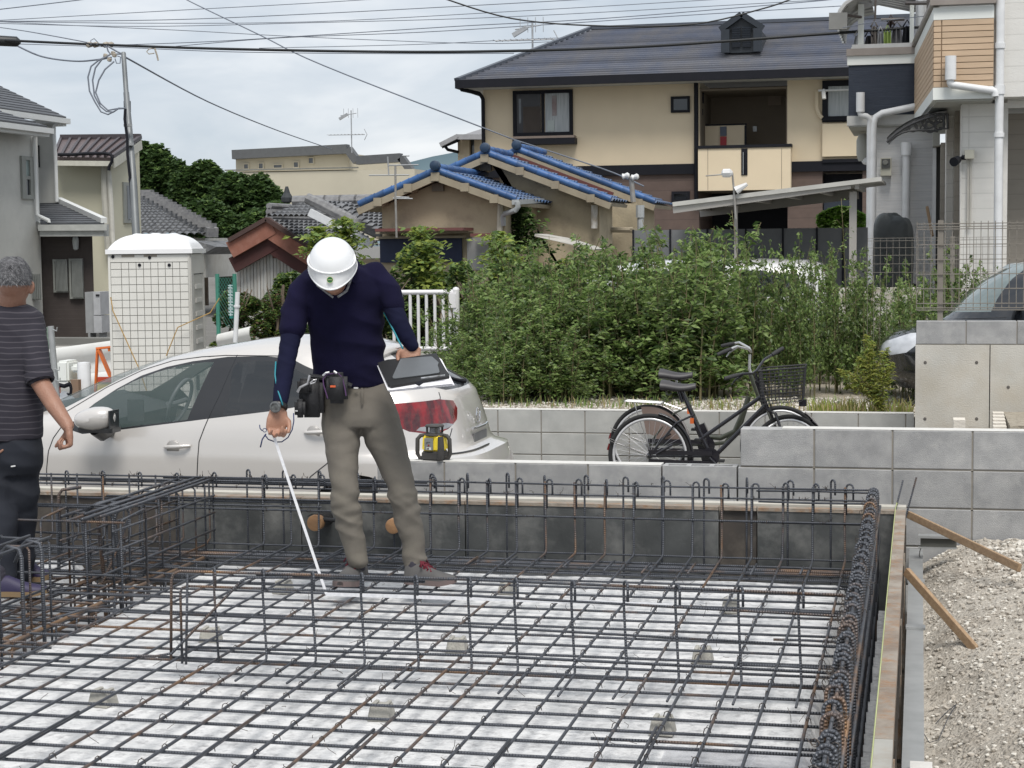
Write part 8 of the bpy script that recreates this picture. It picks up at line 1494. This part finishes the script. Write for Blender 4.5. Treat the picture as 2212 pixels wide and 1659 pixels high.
def ball(b,c,r,s=(1,1,1),R_=None,n=14):
    vs = []; fs = []; c = Vector(c)
    for j in range(1,n):
        ph = PI*j/n
        for i in range(2*n): t = PI*i/n; v = Vector((r*s[0]*math.sin(ph)*math.cos(t),r*s[1]*math.sin(ph)*math.sin(t),r*s[2]*math.cos(ph))); vs.append(c+(R_ @ v if R_ else v))
    for j in range(n-2):
        for i in range(2*n): fs.append((j*2*n+i,(j+1)*2*n+i,(j+1)*2*n+(i+1) % (2*n),j*2*n+(i+1) % (2*n)))
    fs.append(tuple(reversed(range(2*n)))); fs.append(tuple((n-2)*2*n+i for i in range(2*n))); b._add(vs,fs)
def limb(b,pts,rs,caps=True,n=18):
    P_ = [Vector(p) for p in pts]; Q = []; R_ = []
    for i in range(len(P_)-1):
        for k in range(4): t = k/4; Q.append(P_[i].lerp(P_[i+1],t)); R_.append(rs[i]+(rs[i+1]-rs[i])*t)
    Q.append(P_[-1]); R_.append(rs[-1]); b.tube(Q,R_,n)
    if caps: ball(b,P_[0],rs[0]); ball(b,P_[-1],rs[-1]); [ball(b,p,r) for p,r in zip(P_[1:-1],rs[1:-1])]
def secs(b,S_,n=30,pw_=2.5):
    """torso-like loft: S_ = list of (centre, half width, half depth); width lies along the picture's right"""
    G = []
    for c,a,d in S_:
        row = []
        for i in range(n): t = 2*PI*i/n; x = math.copysign(abs(math.cos(t))**(2/pw_),math.cos(t)); y = math.copysign(abs(math.sin(t))**(2/pw_),math.sin(t)); row.append(Vector(c)+rt*a*x+Vector((fw.x,fw.y,0)).normalized()*d*y)
        G.append(row)
    o = len(b.v); vs = [p for r in G for p in r]; fs = []
    for j in range(len(G)-1):
        for i in range(n): fs.append((j*n+i,j*n+(i+1) % n,(j+1)*n+(i+1) % n,(j+1)*n+i))
    fs.append(tuple(reversed(range(n)))); fs.append(tuple((len(G)-1)*n+i for i in range(n))); b._add(vs,fs)
def folds(amp,sx,sz,seed,zones=None):
    def f(p):
        w = amp
        if zones:
            w = amp*.25
            for zc,zs_,k in zones: w += amp*k*math.exp(-((p.z-zc)/zs_)**2)
        n1 = noise.noise((p.x*sx+seed,p.y*sx,p.z*sz+seed+p.x*sz*.45)); n2 = noise.noise((p.x*sx*2.1,p.y*sx*2+seed,p.z*sz*2-p.x*sz*.8)); return w*((1-abs(n1)*3.2)*.8+n2*.5-.25)
    return f
def hand(b,w,d,pn,s,curls,thumb,spread=.0):
    """w wrist, d direction of the palm, pn palm normal (fingers curl towards it), s +1/-1 thumb side"""
    w,d,pn = Vector(w),Vector(d).normalized(),Vector(pn).normalized(); x = d.cross(pn).normalized()*s; pn = x.cross(d)*s
    k = w+d*.085
    for j in range(5): o = (j-2)*.016; b.tube([w+x*o*.7,w+d*.045+x*o,k+x*o*1.08-d*.004*abs(j-1.5)],[.017,.016,.0115],10); ball(b,k+x*o*1.05-d*.003,.0115)
    L_ = (.040,.045,.042,.034)
    for j in range(4):
        p = k+x*(.031-.0205*j); a = .15; r_ = .0095-.0007*(j == 3); q = [p]; c = curls[j] if hasattr(curls,'__len__') else curls; R_ = [r_]
        for m_,l in enumerate((L_[j],L_[j]*.62,L_[j]*.5)): a += c*(.8,1.,.7)[m_]; p = p+(d*math.cos(a)+pn*math.sin(a))*l; q.append(p); R_.append(r_-.0009*(m_+1))
        b.tube(q,R_,10); [ball(b,v,r,n=8) for v,r in zip(q,R_)]
    t0 = w+d*.022+x*.026; t1 = t0+(d*.6+x*.75+pn*thumb*.5).normalized()*.034; t2 = t1+(d*.85+x*.05+pn*thumb*.9).normalized()*.030; t3 = t2+(d*.8-x*.25+pn*thumb).normalized()*.024
    q = [t0,t1,t2,t3]; R_ = [.0145,.0125,.0108,.0088]; b.tube(q,R_,10); [ball(b,v,r,n=8) for v,r in zip(q,R_)]
M_SKIN = mat('skin_tan',(.40,.225,.155),(.32,.16,.105),rough=.5,scale=14,contrast=.3,bump=.15,bscale=160); M_SKIN2 = mat('skin_sunburnt',(.31,.165,.112),(.24,.12,.08),rough=.5,scale=12,contrast=.3,bump=.2,bscale=140)
M_NAVY = mat('navy_polo',(.009,.008,.030),(.006,.0055,.020),spec=.15,rough=.95,scale=9,bump=.2,bscale=300); M_NAV2 = mat('navy_sleeve',(.009,.010,.032),(.007,.008,.024),spec=.15,rough=.9,scale=9); M_KHA = mat('khaki_trousers',(.155,.140,.118),(.12,.108,.092),rough=.9,scale=10,bump=.2,bscale=350,dirt=(.18,.165,.13),dscale=7,damt=.4)
q14 = lambda x,y,D: atd(*rg(14,x,y),D); q15 = lambda x,y,D: atd(*rg(15,x,y),D); q10 = lambda x,y,D: atd(*rg(10,x,y),D)
fh = Vector((fw.x,fw.y,0)).normalized(); UPZ = Vector((0,0,1))
m1 = empty('person',(-2.36,7.62,.085),'standing man in white helmet, navy shirt and khaki trousers, looking down with a measuring tape','person')
# body (continuous, under the clothes)
hc = q14(752,420,7.86); hd_ = (-fh*.80-UPZ*.60).normalized()       # face direction
hu = (UPZ*.80-fh*.60).normalized(); HR = Matrix((rt,hd_,hu)).transposed()
b = MB(); ball(b,hc,.088,(.86,1.08,1.2),HR); ball(b,hc+hd_*.03-hu*.05,.062,(.9,1,1.1),HR); ball(b,hc+hd_*.098-hu*.015,.015,(.8,1,1.5),HR,8)
for s_ in (-1,1): ball(b,hc+rt*.078*s_-hu*.012,.026,(.35,.8,1.25),HR,8); ball(b,hc+hd_*.082+rt*.03*s_+hu*.01,.012,(1,.6,.7),HR,8)
limb(b,[hc-hu*.04-hd_*.02,q14(830,520,8.0)],[.055,.062]); secs(b,[(q14(820,560,8.02),.15,.09),(q14(855,800,8.05),.14,.09),(q14(875,1150,8.10),.13,.09),(q14(915,1480,8.12),.145,.09)])
la = [q14(560,540,8.02),q14(430,860,7.98),q14(386,1090,7.92),q14(345,1330,7.86),q14(312,1560,7.80)]; ra_ = [q14(1130,500,8.02),q14(1235,760,7.99),q14(1290,880,7.96),q14(1350,990,7.96),q14(1398,1072,7.97)]
limb(b,la,[.045,.04,.036,.034,.027]); limb(b,ra_,[.045,.04,.036,.032,.026])
hand(b,q14(305,1590,7.79),(-rt*.16-UPZ*.95-fh*.1),(rt*.35-fh*.85),-1,(1.05,1.15,.85,.95),.6); hand(b,q14(1400,1066,7.975),(-rt*.22-UPZ*.80-fh*.25),(-fh*.8-UPZ*.1),1,.7,.6)
ll_ = [q15(520,60,8.12),q15(515,400,8.07),q15(528,660,8.02),q15(575,950,8.05),q15(660,1290,8.06)]; lr_ = [q15(800,60,8.14),q15(920,400,8.10),q15(985,650,8.06),q15(1060,950,8.08),q15(1095,1330,8.08)]
limb(b,ll_[:-1]+[ll_[-1]+UPZ*.07],[.07,.05,.038,.036,.025]); limb(b,lr_[:-1]+[lr_[-1]+UPZ*.09],[.07,.05,.038,.036,.025]); remesh('body',b,M_SKIN,m1,.0052,3)
# polo shirt
b = MB(); secs(b,[(q14(850,432,7.99),.10,.075),(q14(820,468,8.0),.165,.092),(q14(812,530,8.0),.180,.105),(q14(840,640,8.02),.184,.115),(q14(852,800,8.04),.174,.118),(q14(866,1000,8.07),.169,.118),(q14(885,1200,8.1),.166,.118),(q14(878,1300,8.11),.163,.118),(q14(885,1365,8.12),.160,.117),(q14(905,1392,8.12),.150,.112)])
limb(b,[q14(850,420,7.98),q14(840,500,8.0)],[.068,.085]); limb(b,[q14(590,540,8.0),q14(490,640,8.0),q14(436,780,7.98),q14(415,915,7.95)],[.066,.066,.062,.060],True); limb(b,[q14(1085,480,8.0),q14(1160,560,8.0),q14(1210,650,7.99),q14(1240,715,7.98)],[.064,.064,.058,.053])
o = remesh('polo_shirt',b,M_NAVY,m1,.0075,5,folds(.0068,3.4,10,2.))
b = MB(); limb(b,[q14(425,870,7.965),q14(386,1090,7.92),q14(345,1330,7.86),q14(318,1520,7.80)],[.050,.044,.040,.034]); remesh('under_sleeve',b,M_NAV2,m1,.006,3,folds(.0016,2,30,1.)); b = MB(); limb(b,[q14(1225,715,7.985),q14(1290,870,7.96),q14(1350,985,7.96),q14(1393,1058,7.965)],[.047,.042,.038,.031]); remesh('under_sleeve',b,M_NAV2,m1,.006,3,folds(.0016,2,30,3.))
b = MB(); b.grid([[q14(900+x*14-y*6,430+y*22+x*9,7.885-.004*y+.002*x*x) for x in range(8)] for y in range(5)]); b.build('collar',M_NAVY,m1,smooth='all')
M_TEAL = mat('teal_stripe',(.02,.22,.28),rough=.6); b = MB(); b.tube([q14(*p,D) for p,D in (((282,1190),7.87),((276,1300),7.84),((290,1400),7.81),((318,1480),7.765),((338,1545),7.755))],.0035,6); b.build('sleeve_piping',M_TEAL,m1,smooth='all'); b = MB(); b.tube([q14(*p,D) for p,D in (((1165,790),7.98),((1205,860),7.96),((1245,940),7.93),((1290,1030),7.90),((1320,1085),7.875))],.004,6); b.build('sleeve_piping',M_TEAL,m1,smooth='all')
# trousers
b = MB(); secs(b,[(q14(920,1362,8.12),.146,.100),(q14(935,1450,8.12),.158,.108),(q14(962,1560,8.12),.170,.115),(q15(662,90,8.12),.178,.115),(q15(672,160,8.12),.180,.105)])
limb(b,[q15(500,130,8.11),q15(510,250,8.09),q15(518,420,8.07),q15(528,600,8.04),q15(532,720,8.03),q15(552,900,8.05),q15(600,1080,8.06),q15(648,1245,8.06)],[.090,.085,.073,.065,.066,.063,.056,.049])
limb(b,[q15(815,120,8.12),q15(858,250,8.11),q15(918,420,8.1),q15(980,600,8.07),q15(1005,720,8.06),q15(1045,900,8.07),q15(1090,1080,8.08),q15(1113,1285,8.08)],[.095,.092,.079,.066,.064,.063,.055,.053])
remesh('trousers',b,M_KHA,m1,.0072,3,folds(.0075,3.5,15,5.,[(.43,.10,1.5),(.15,.07,1.2),(.74,.05,.6)]))
b = MB(); b.tube([q14(985,1405,7.995),q14(987,1480,7.99),q14(985,1540,7.995)],.005,6); b.build('fly_seam',M_KHA,m1); MB().box(q14(937,1405,7.99),(.020,.006,.006)).build('shirt_tag',mat('white_tag',(.7,.7,.7)),m1)
# shoes
M_SHO = mat('grey_shoe',(.095,.092,.09),(.065,.062,.062),rough=.8,scale=20); M_LAC = mat('maroon_lace',(.12,.006,.018),rough=.8); M_SOL = mat('shoe_sole',(.17,.12,.115),(.10,.085,.08),rough=.8,scale=15)
def shoe(parent,heel,toe,zs,ms=None,W_=.046,Hk=.075,laces=True,ank=None):
    heel,toe = Vector(heel),Vector(toe); heel.z = toe.z = zs; d = toe-heel; L_ = d.length; d.normalize(); x = Vector((-d.y,d.x,0)); b = MB(); so_ = MB()
    pr = [(0,.55,.8),(.06,.80,.95),(.2,.86,1.),(.33,.82,1.02),(.46,.88,.82),(.6,.98,.62),(.74,1.02,.50),(.87,.88,.42),(.96,.62,.34),(1,.3,.2)]; G = []; H2 = []
    for t,w,h in pr:
        c = heel+d*L_*t; G.append([c+x*(W_*w*math.cos(a))+UPZ*(.02+Hk*h*max(0,math.sin(a))**.8) for a in np.linspace(-.12,PI+.12,17)]); r_ = .012*max(0,t-.75)/.25; H2.append([c+x*(W_*w*1.08*k)+UPZ*(zz+r_) for k,zz in ((-1,.026),(-1.02,.002),(1.02,.002),(1,.026))])
    b.grid(G); b.poly(G[0]); b.poly(G[-1]); up_ = b.build('shoe',ms[0] if ms else M_SHO,parent,smooth=70); so_.grid(H2); so_.poly(H2[0]); so_.poly(list(reversed(H2[-1]))); so_.build('sole',ms[1] if ms else M_SOL,up_,smooth=40)
    if laces:
        c = MB(); 
        for k in range(5): t = .34+.065*k; h = .02+Hk*(1.0-.62*(k/4))*1.0; p = heel+d*L_*t; c.tube([p-x*.026+UPZ*(h-.010),p+UPZ*(h+.004),p+x*.026+d*.02+UPZ*(h-.010)],.0075,6); c.tube([p+x*.026+UPZ*(h-.010),p+UPZ*(h+.006),p-x*.026+d*.02+UPZ*(h-.010)],.0045,6)
        p = heel+d*L_*.31+UPZ*(.02+Hk); [c.tube([p,p+x*s_*.03+UPZ*.015+d*.01,p+x*s_*.045-UPZ*.01+d*.02],.004,6) for s_ in (-1,1)]; c.build('laces',M_LAC,up_,smooth='all')
    b = MB(); limb(b,[heel+d*L_*.17+UPZ*.045,ank or heel+d*L_*.14+UPZ*.105],[.034,.034]); b.build('sock',mat('dark_sock',(.03,.028,.04),rough=.9),parent,smooth='all')
h_ = onz(*rg(15,668,1400),.09); t_ = onz(*rg(15,525,1478),.09); shoe(m1,h_,h_+(t_-h_).normalized()*.28,.088,None,.052,.085,True,q15(652,1255,8.06)); h_ = onz(*rg(15,1035,1440),.09); t_ = onz(*rg(15,1440,1462),.09); shoe(m1,h_,t_,.088,ank=q15(1100,1270,8.06))
# helmet
M_HEL = mat('helmet_white',(.74,.75,.76),(.71,.72,.73),rough=.22,scale=3,coat=.6); hcn = q14(745,395,7.84)
def HP(x,y,z): return hcn+rt*x+hd_*y+hu*z
G = []
for j in range(17):
    ph = PI/2*j/16; row = []
    for i in range(49):
        t = 2*PI*i/48; cx_,cy_ = math.cos(t),math.sin(t); rr = math.cos(ph)**.82; x = .108*cx_*rr; y = (.132 if cy_ < 0 else .128)*cy_*rr; z = .122*math.sin(ph)**1.0-.012; br = max(0,cy_)**3*max(0,1-ph/.32); y += .030*br; z -= .006*br; bump_ = .004*math.exp(-((ph-.42)/.06)**2); row.append(HP(x*(1+bump_*8),y*(1+bump_*8),z))
    G.append(row)
b = MB(); b.grid(G); sh_ = b.build('helmet_shell',M_HEL,m1,smooth='all')
b = MB(); b.tube([HP(.108*math.cos(t)*.985,.131*math.sin(t)*.985+.030*max(0,math.sin(t))**3,-.012-.006*max(0,math.sin(t))**3) for t in np.linspace(0,2*PI,49)],.004,8); b.build('rim',M_HEL,sh_,smooth='all')
b = MB(); b.tube([HP(.104*math.cos(t),.020+.098*math.sin(t),.040+.0*math.sin(t)) for t in np.linspace(-.5,PI+.5,40)],.0045,8); b.build('bead',M_HEL,sh_,smooth='all')
b = MB(); cl_ = HP(0,.137,.020); nl = (hd_*.85+hu*.55).normalized(); b.lathe(cl_,[(.001,.004),(.0125,.004),(.0125,0)],nl,24); lo = b.build('emblem',mat('emblem_green',(.03,.16,.05),rough=.3),sh_); 
b = MB(); b.tube([cl_+nl*.005-rt*.009,cl_+nl*.005-rt*.003,cl_+nl*.005+hu*.002,cl_+nl*.005+rt*.003,cl_+nl*.005+rt*.009],.0012,5); b.ring(cl_+nl*.0045,.0135,.001,nl,20,5); b.build('emblem_mark',mat('emblem_yellow',(.6,.6,.3)),lo)
M_STP = mat('strap_mix',(.06,.06,.065),(.35,.36,.38),rough=.7,scale=90); b = MB(); b.tube([HP(.092,.0,-.01),HP(.082,.03,-.05),HP(.06,.07,-.095),HP(.02,.085,-.118)],.006,8); b.tube([HP(.092,-.04,-.01),HP(.084,.01,-.05)],.004,8); b.tube([HP(-.09,.0,-.01),HP(-.07,.05,-.08),HP(.0,.085,-.12)],.005,8); b.build('chin_strap',M_STP,m1,smooth='all')
# watch, pouches
M_WTC = mat('watch_black',(.012,.012,.013),rough=.4); b = MB(); wp = q14(308,1555,7.795); ad_ = (la[-1]-la[-2]).normalized(); b.lathe(wp-ad_*.010,[(.036,0),(.038,.003),(.038,.019),(.036,.022)],ad_,24); wt = b.build('watch',M_WTC,m1,smooth=50); cw = q14(280,1562,7.752); b = MB(); b.lathe(cw,[(.024,-.004),(.026,.004),(.022,.009),(.018,.010),(.018,.007),(.001,.007)],-fh-rt*.25,24); b.build('dial',mat('watch_dial',(.03,.03,.032),(.22,.23,.23),rough=.2,scale=60,metal=.3),wt,smooth=30)
def pouch(nm,n_,x0,y0,x1,y1,D,th_,m,bev,par=m1,tp=(1,1)):
    a,c = atd(*rg(n_,x0,y0),D),atd(*rg(n_,x1,y1),D); w = (c-a).dot(rt); h = abs(c.z-a.z); cc = (a+c)/2+fh*th_/2; o = MB().box(cc,(w,th_,h),Matrix((rt,fh,UPZ)).transposed(),tp).build(nm,m,par)
    bm = bmesh.new(); bm.from_mesh(o.data); bmesh.ops.bevel(bm,geom=bm.edges[:],offset=bev,segments=4,affect='EDGES'); bm.to_mesh(o.data); bm.free(); o.data.polygons.foreach_set('use_smooth',[True]*len(o.data.polygons)); return o
M_NYL = mat('black_nylon',(.012,.012,.014),(.022,.022,.025),rough=.6,scale=30,bump=.3,bscale=200)
p1 = pouch('phone_pouch',14,686,1280,864,1535,7.93,.05,M_NYL,.019); MB().box(q14(748,1392,7.927),(.024,.002,.009),Matrix((rt,fh,UPZ)).transposed()).build('label_patch',mat('patch_orange',(.65,.12,.04)),p1)
b = MB(); b.tube([q14(*p,7.935) for p in ((705,1490),(672,1380),(668,1330),(700,1292),(790,1285),(825,1320),(850,1430),(856,1470))],.003,6); b.build('zip',mat('purple_trim',(.09,.04,.12)),p1); b = MB(); b.tube([q14(*p,7.93) for p in ((665,1305),(690,1282),(720,1276))],.005,6); b.tube([q14(*p,7.93) for p in ((755,1268),(780,1285))],.006,6); b.build('buckle',M_SPK,p1)
p2 = pouch('tool_bag',14,470,1330,665,1650,7.98,.09,M_NYL,.02,tp=(1.05,1)); pouch('side_pocket',14,432,1500,520,1650,7.95,.05,M_NYL,.012); pouch('bag_flap',14,455,1330,570,1450,7.95,.03,M_NYL,.012); b = MB(); b.tube([q14(*p,7.95) for p in ((560,1300),(540,1370),(480,1400),(458,1440))],.006,6); b.tube([q14(*p,7.94) for p in ((560,1365),(590,1340),(615,1335),(600,1360),(565,1372))],.003,6); b.build('strap',M_SPK,p2); MB().box(q14(450,1592,7.945),(.012,.002,.006)).build('label_patch',MATS['white_tag'],p2)
b = MB(); b.tube([q14(560,1310,8.02),q14(760,1330,7.985),q14(900,1390,7.99)],.012,8); b.build('belt',M_NYL,m1)
# ---- clipboard with papers and tablet (held)
cb = empty('clipboard',atd(*rg(17,640,480),7.84)[:],'white papers on a clipboard under the tablet case, held in the man\'s left hand','clipboard'); Kp = {'tl': (235,385,7.92),'bl': (350,655,7.71),'br': (1055,580,7.69),'tr': (915,300,7.91)}
kp = [atd(*rg(17,x,y),D) for x,y,D in Kp.values()]; nb = (kp[1]-kp[0]).cross(kp[3]-kp[0]).normalized(); nb = nb if nb.z > 0 else -nb
for k in range(3): sft = rt*.004*k; MB().prism([p+sft-nb*.004*k for p in kp],-nb*.0022).build('paper',mat('paper_white',(.78,.77,.80),(.70,.70,.74),rough=.8,scale=3),cb,fix=True)
tb_ = empty('tablet',atd(*rg(17,640,440),7.84)[:],'tablet in a black folding case with a pen along its edge, lying on the clipboard','tablet')
def onb(x,y,h=.0): r_ = ray(*rg(17,x,y)); t = ((kp[0]+nb*h)-CAM).dot(nb)/r_.dot(nb); return CAM+r_*t
MB().prism([onb(x,y,.014) for x,y in ((240,355),(350,590),(385,605),(1015,500),(1020,478),(985,430),(880,248),(865,250),(560,298),(345,320))],-nb*.012).build('case',mat('case_black',(.014,.014,.015),rough=.5),tb_,fix=True)
MB().prism([onb(x,y,.019) for x,y in ((492,308),(402,505),(408,522),(430,525),(790,480),(905,462),(915,450),(895,380),(905,350),(835,288),(815,285))],-nb*.004).build('screen_back',mat('tablet_grey',(.145,.155,.165),rough=.4,metal=.2),tb_,fix=True)
b = MB(); b.prism([onb(x,y,.024) for x,y in ((640,575),(690,600),(735,570),(700,555))],-nb*.004); b.build('clasp',M_BLACK,tb_,fix=True); b = MB(); b.tube([onb(712,523,.026),onb(975,490,.026)],.004,8); b.build('pen',mat('pen_silver',(.45,.47,.5),(.1,.1,.1),rough=.3,scale=40,metal=.4),tb_)
# ---- measuring tape / rod
tp_ = empty('measuring_tape',onz(*rg(10,1215,1540),.09)[:],'white measuring tape hanging from the man\'s right hand and running along the rebar','measuring tape'); M_TP = mat('tape_white',(.78,.78,.80),(.62,.63,.66),rough=.5,scale=60)
hp_ = q10(785,245,7.76); gp_ = onz(*rg(10,1215,1535),.095); MB().bar(hp_,gp_,.012,.003,up=(fh.x,fh.y,0)).build('upright_tape',M_TP,tp_); e1 = onz(*rg(2,1480,580),.135); e2 = onz(*rg(2,2150,606),.135)
MB().bar(gp_,e1,.004,.015).build('ground_tape',M_TP,tp_); MB().bar(e1,e2,.004,.015).build('ground_tape',M_TP,tp_)
b = MB(); b.tube([atd(*rg(10,x,y),7.80) for x,y in ((946,55),(948,120),(935,190),(900,255),(850,290),(800,292),(740,270),(712,235))],.0028,6); b.tube([atd(*rg(10,x,y),7.76) for x,y in ((720,225),(690,270),(675,335))],.0035,6); b.ring(atd(*rg(10,710,195),7.74),.008,.0018,fh,14,5); b.tube([atd(*rg(10,x,y),7.74) for x,y in ((668,150),(672,180),(690,200))],.0025,6); tag(b.build('lanyard_cord',mat('blue_cord',(.03,.045,.13),rough=.8),smooth='all'),'twisted blue cord looping from the tool bag to the man\'s right hand','cord')
# ---------------- second man
m2 = empty('person',(-3.95,7.5,.085),'grey haired man in a dark striped shirt seen from behind at the left edge','person'); q13 = lambda x,y,D: atd(*rg(13,x,y),D); q4 = lambda x,y,D: atd(*rg(4,x,y),D); q1 = lambda x,y,D: atd(*rg(1,x,y),D)
b = MB(); hc2 = q13(142,262,8.0); ball(b,hc2,.093,(.80,.98,1.02)); ball(b,hc2-UPZ*.055+fh*.03,.062); limb(b,[hc2-UPZ*.05,q13(125,560,8.06)],[.055,.066]); ball(b,q13(348,355,8.02),.019,(.7,.7,1.5)); ball(b,q13(335,410,8.02),.012); ball(b,hc2+fh*.095-UPZ*.01,.016)
secs(b,[(q4(60,400,8.06),.14,.09),(q4(65,700,8.06),.13,.09),(q4(65,1100,8.06),.13,.09)]); A2 = [q4(205,450,8.04),q4(235,640,8.0),q4(262,820,7.95),q4(355,975,7.87),q4(438,1098,7.82)]; limb(b,A2,[.05,.046,.043,.038,.029]); hand(b,q4(440,1105,7.82),(rt*.10-UPZ*1-fh*.15),(-rt*.75-fh*.3),1,(1.5,1.6,1.55,1.5),.9)
limb(b,[q4(-80,450,8.1),q4(-120,800,8.05),q4(-90,1100,7.95)],[.05,.043,.03]); hand(b,q4(-88,1110,7.95),-UPZ,rt,-1,.8,.6); limb(b,[q4(125,1280,8.08),q4(125,1600,8.1),atd(*rg(7,200,960),8.14)],[.06,.045,.026]); limb(b,[q4(20,1280,8.08),q4(-10,1600,8.05),atd(*rg(7,30,1020),8.0)],[.06,.045,.026]); remesh('body',b,M_SKIN2,m2,.0055,3)
M_HAIR = mat('grey_hair',(.045,.045,.05),(.20,.20,.21),rough=.9,scale=70,contrast=.15,bump=1.,bscale=150,dirt=(.26,.26,.27),dscale=9,damt=.6); b = MB(); G = []
for j in range(15):
    ph = .30+1.58*j/14; row = []
    for i in range(33): t = PI*1.0+PI*1.45*(i/32-.5)+PI/2; r_ = .097+.0022*noise.noise((i*1.3,j*1.7,3)); d = (rt*math.cos(t)*.84*math.sin(ph)+fh*math.sin(t)*1.02*math.sin(ph)+UPZ*math.cos(ph)*1.05); row.append(hc2+d*r_)
    G.append(row)
b.grid(G); b.build('hair',M_HAIR,m2,smooth='all')
hs_ = np.array([p for r in G for p in r]); hb_ = MB()
for k in range(2600):
    j = random.randrange(14); i = random.randrange(32); p = G[j][i].lerp(G[j+1][i+1],random.random()); n_ = (p-hc2).normalized(); d = (n_*.5-UPZ*.8+Vector((jit(.5),jit(.5),jit(.4)))).normalized(); t_ = n_.cross(d).normalized()*.0009; hb_._add([p-t_,p+t_,p+d*.014+n_*.002],[(0,1,2)])
tag(hb_.build('hair_strands',mat('hair_strand',(.04,.04,.045),(.22,.22,.23),rough=.7,scale=90,contrast=.1),m2),kind='stuff')
ms_ = bpy.data.materials.new('striped_shirt'); ms_.use_nodes = True; N_ = ms_.node_tree.nodes; K_ = ms_.node_tree.links.new; b_ = N_['Principled BSDF']; b_.inputs['Roughness'].default_value = .9; g_ = N_.new('ShaderNodeNewGeometry'); sp3 = N_.new('ShaderNodeSeparateXYZ'); K_(g_.outputs['Position'],sp3.inputs[0]); nz_ = N_.new('ShaderNodeTexNoise'); nz_.inputs['Scale'].default_value = 6; K_(g_.outputs['Position'],nz_.inputs['Vector'])
ma = N_.new('ShaderNodeMath'); ma.operation = 'MULTIPLY_ADD'; ma.inputs[1].default_value = .035; K_(nz_.outputs['Fac'],ma.inputs[0]); K_(sp3.outputs['Z'],ma.inputs[2]); mm_ = N_.new('ShaderNodeMath'); mm_.operation = 'MULTIPLY'; mm_.inputs[1].default_value = 1/.0262; K_(ma.outputs[0],mm_.inputs[0]); fr_ = N_.new('ShaderNodeMath'); fr_.operation = 'FRACT'; K_(mm_.outputs[0],fr_.inputs[0]); gt = N_.new('ShaderNodeMath'); gt.operation = 'GREATER_THAN'; gt.inputs[1].default_value = .80; K_(fr_.outputs[0],gt.inputs[0])
mxs = N_.new('ShaderNodeMix'); mxs.data_type = 'RGBA'; K_(gt.outputs[0],mxs.inputs[0]); mxs.inputs[6].default_value = (.020,.018,.027,1); mxs.inputs[7].default_value = (.058,.053,.064,1); K_(mxs.outputs[2],b_.inputs['Base Color'])
b = MB(); secs(b,[(q4(85,312,8.06),.062,.062),(q4(78,340,8.06),.10,.075),(q4(65,380,8.06),.150,.095),(q4(60,470,8.06),.170,.11),(q4(62,650,8.06),.168,.12),(q4(66,900,8.06),.155,.12),(q4(72,1080,8.06),.142,.118),(q4(70,1185,8.06),.138,.115)]); limb(b,[q4(170,430,8.05),q4(205,500,8.03),q4(232,640,7.99),q4(248,770,7.95)],[.066,.066,.062,.058]); limb(b,[q4(-50,430,8.08),q4(-110,640,8.05),q4(-125,790,8.03)],[.066,.062,.058]); remesh('striped_shirt',b,ms_,m2,.0075,4,folds(.0055,3,9,8.))
b = MB(); d_ = (A2[2]-A2[1]).normalized(); b.tube([q4(246,745,7.95),q4(252,770,7.95),q4(262,815,7.94)],[.060,.066,.062],20,False); b.ring(q4(258,800,7.945),.056,.010,d_,24,8); b.build('rolled_cuff',ms_,m2,smooth='all')
M_DKT = mat('dark_navy_trousers',(.010,.013,.022),(.007,.009,.015),rough=.85,scale=6); f7 = lambda x,y,D: atd(*rg(7,x,y),D)
b = MB(); secs(b,[(q4(72,1165,8.06),.130,.105),(q4(72,1250,8.06),.140,.115),(q4(70,1340,8.07),.142,.115),(q4(60,1420,8.07),.135,.1)]); limb(b,[q4(135,1350,8.08),q4(130,1560,8.09),f7(190,300,8.1),f7(180,560,8.12),f7(190,820,8.14),f7(205,1060,8.15)],[.088,.085,.085,.076,.066,.058]); limb(b,[q4(0,1350,8.06),q4(-20,1600,8.04),f7(10,560,8.02),f7(20,900,8.),f7(35,1150,7.98)],[.088,.083,.074,.065,.056]); remesh('trousers',b,M_DKT,m2,.008,3,folds(.007,2.5,8,4.))
MB().box(q4(85,1362,7.955),(.022,.003,.006),Matrix.Rotation(-.15,3,'Y')).build('pocket_tag',MATS['white_tag'],m2)
ms2 = (mat('purple_navy_shoe',(.022,.018,.055),(.03,.022,.06),rough=.6,scale=10),mat('tan_sole',(.22,.15,.08),rough=.8)); h_ = onz(*rg(7,215,1150),.09); t_ = onz(*rg(7,495,1150),.09); shoe(m2,h_,t_+(h_-t_)*.04,.088,ms2,.043,.07,False); h_ = onz(*rg(7,-90,1290),.09); t_ = onz(*rg(7,115,1290),.09); shoe(m2,h_,h_+(t_-h_).normalized()*.26,.088,ms2,.043,.07,False)
bpy.data.scenes.remove(TS)
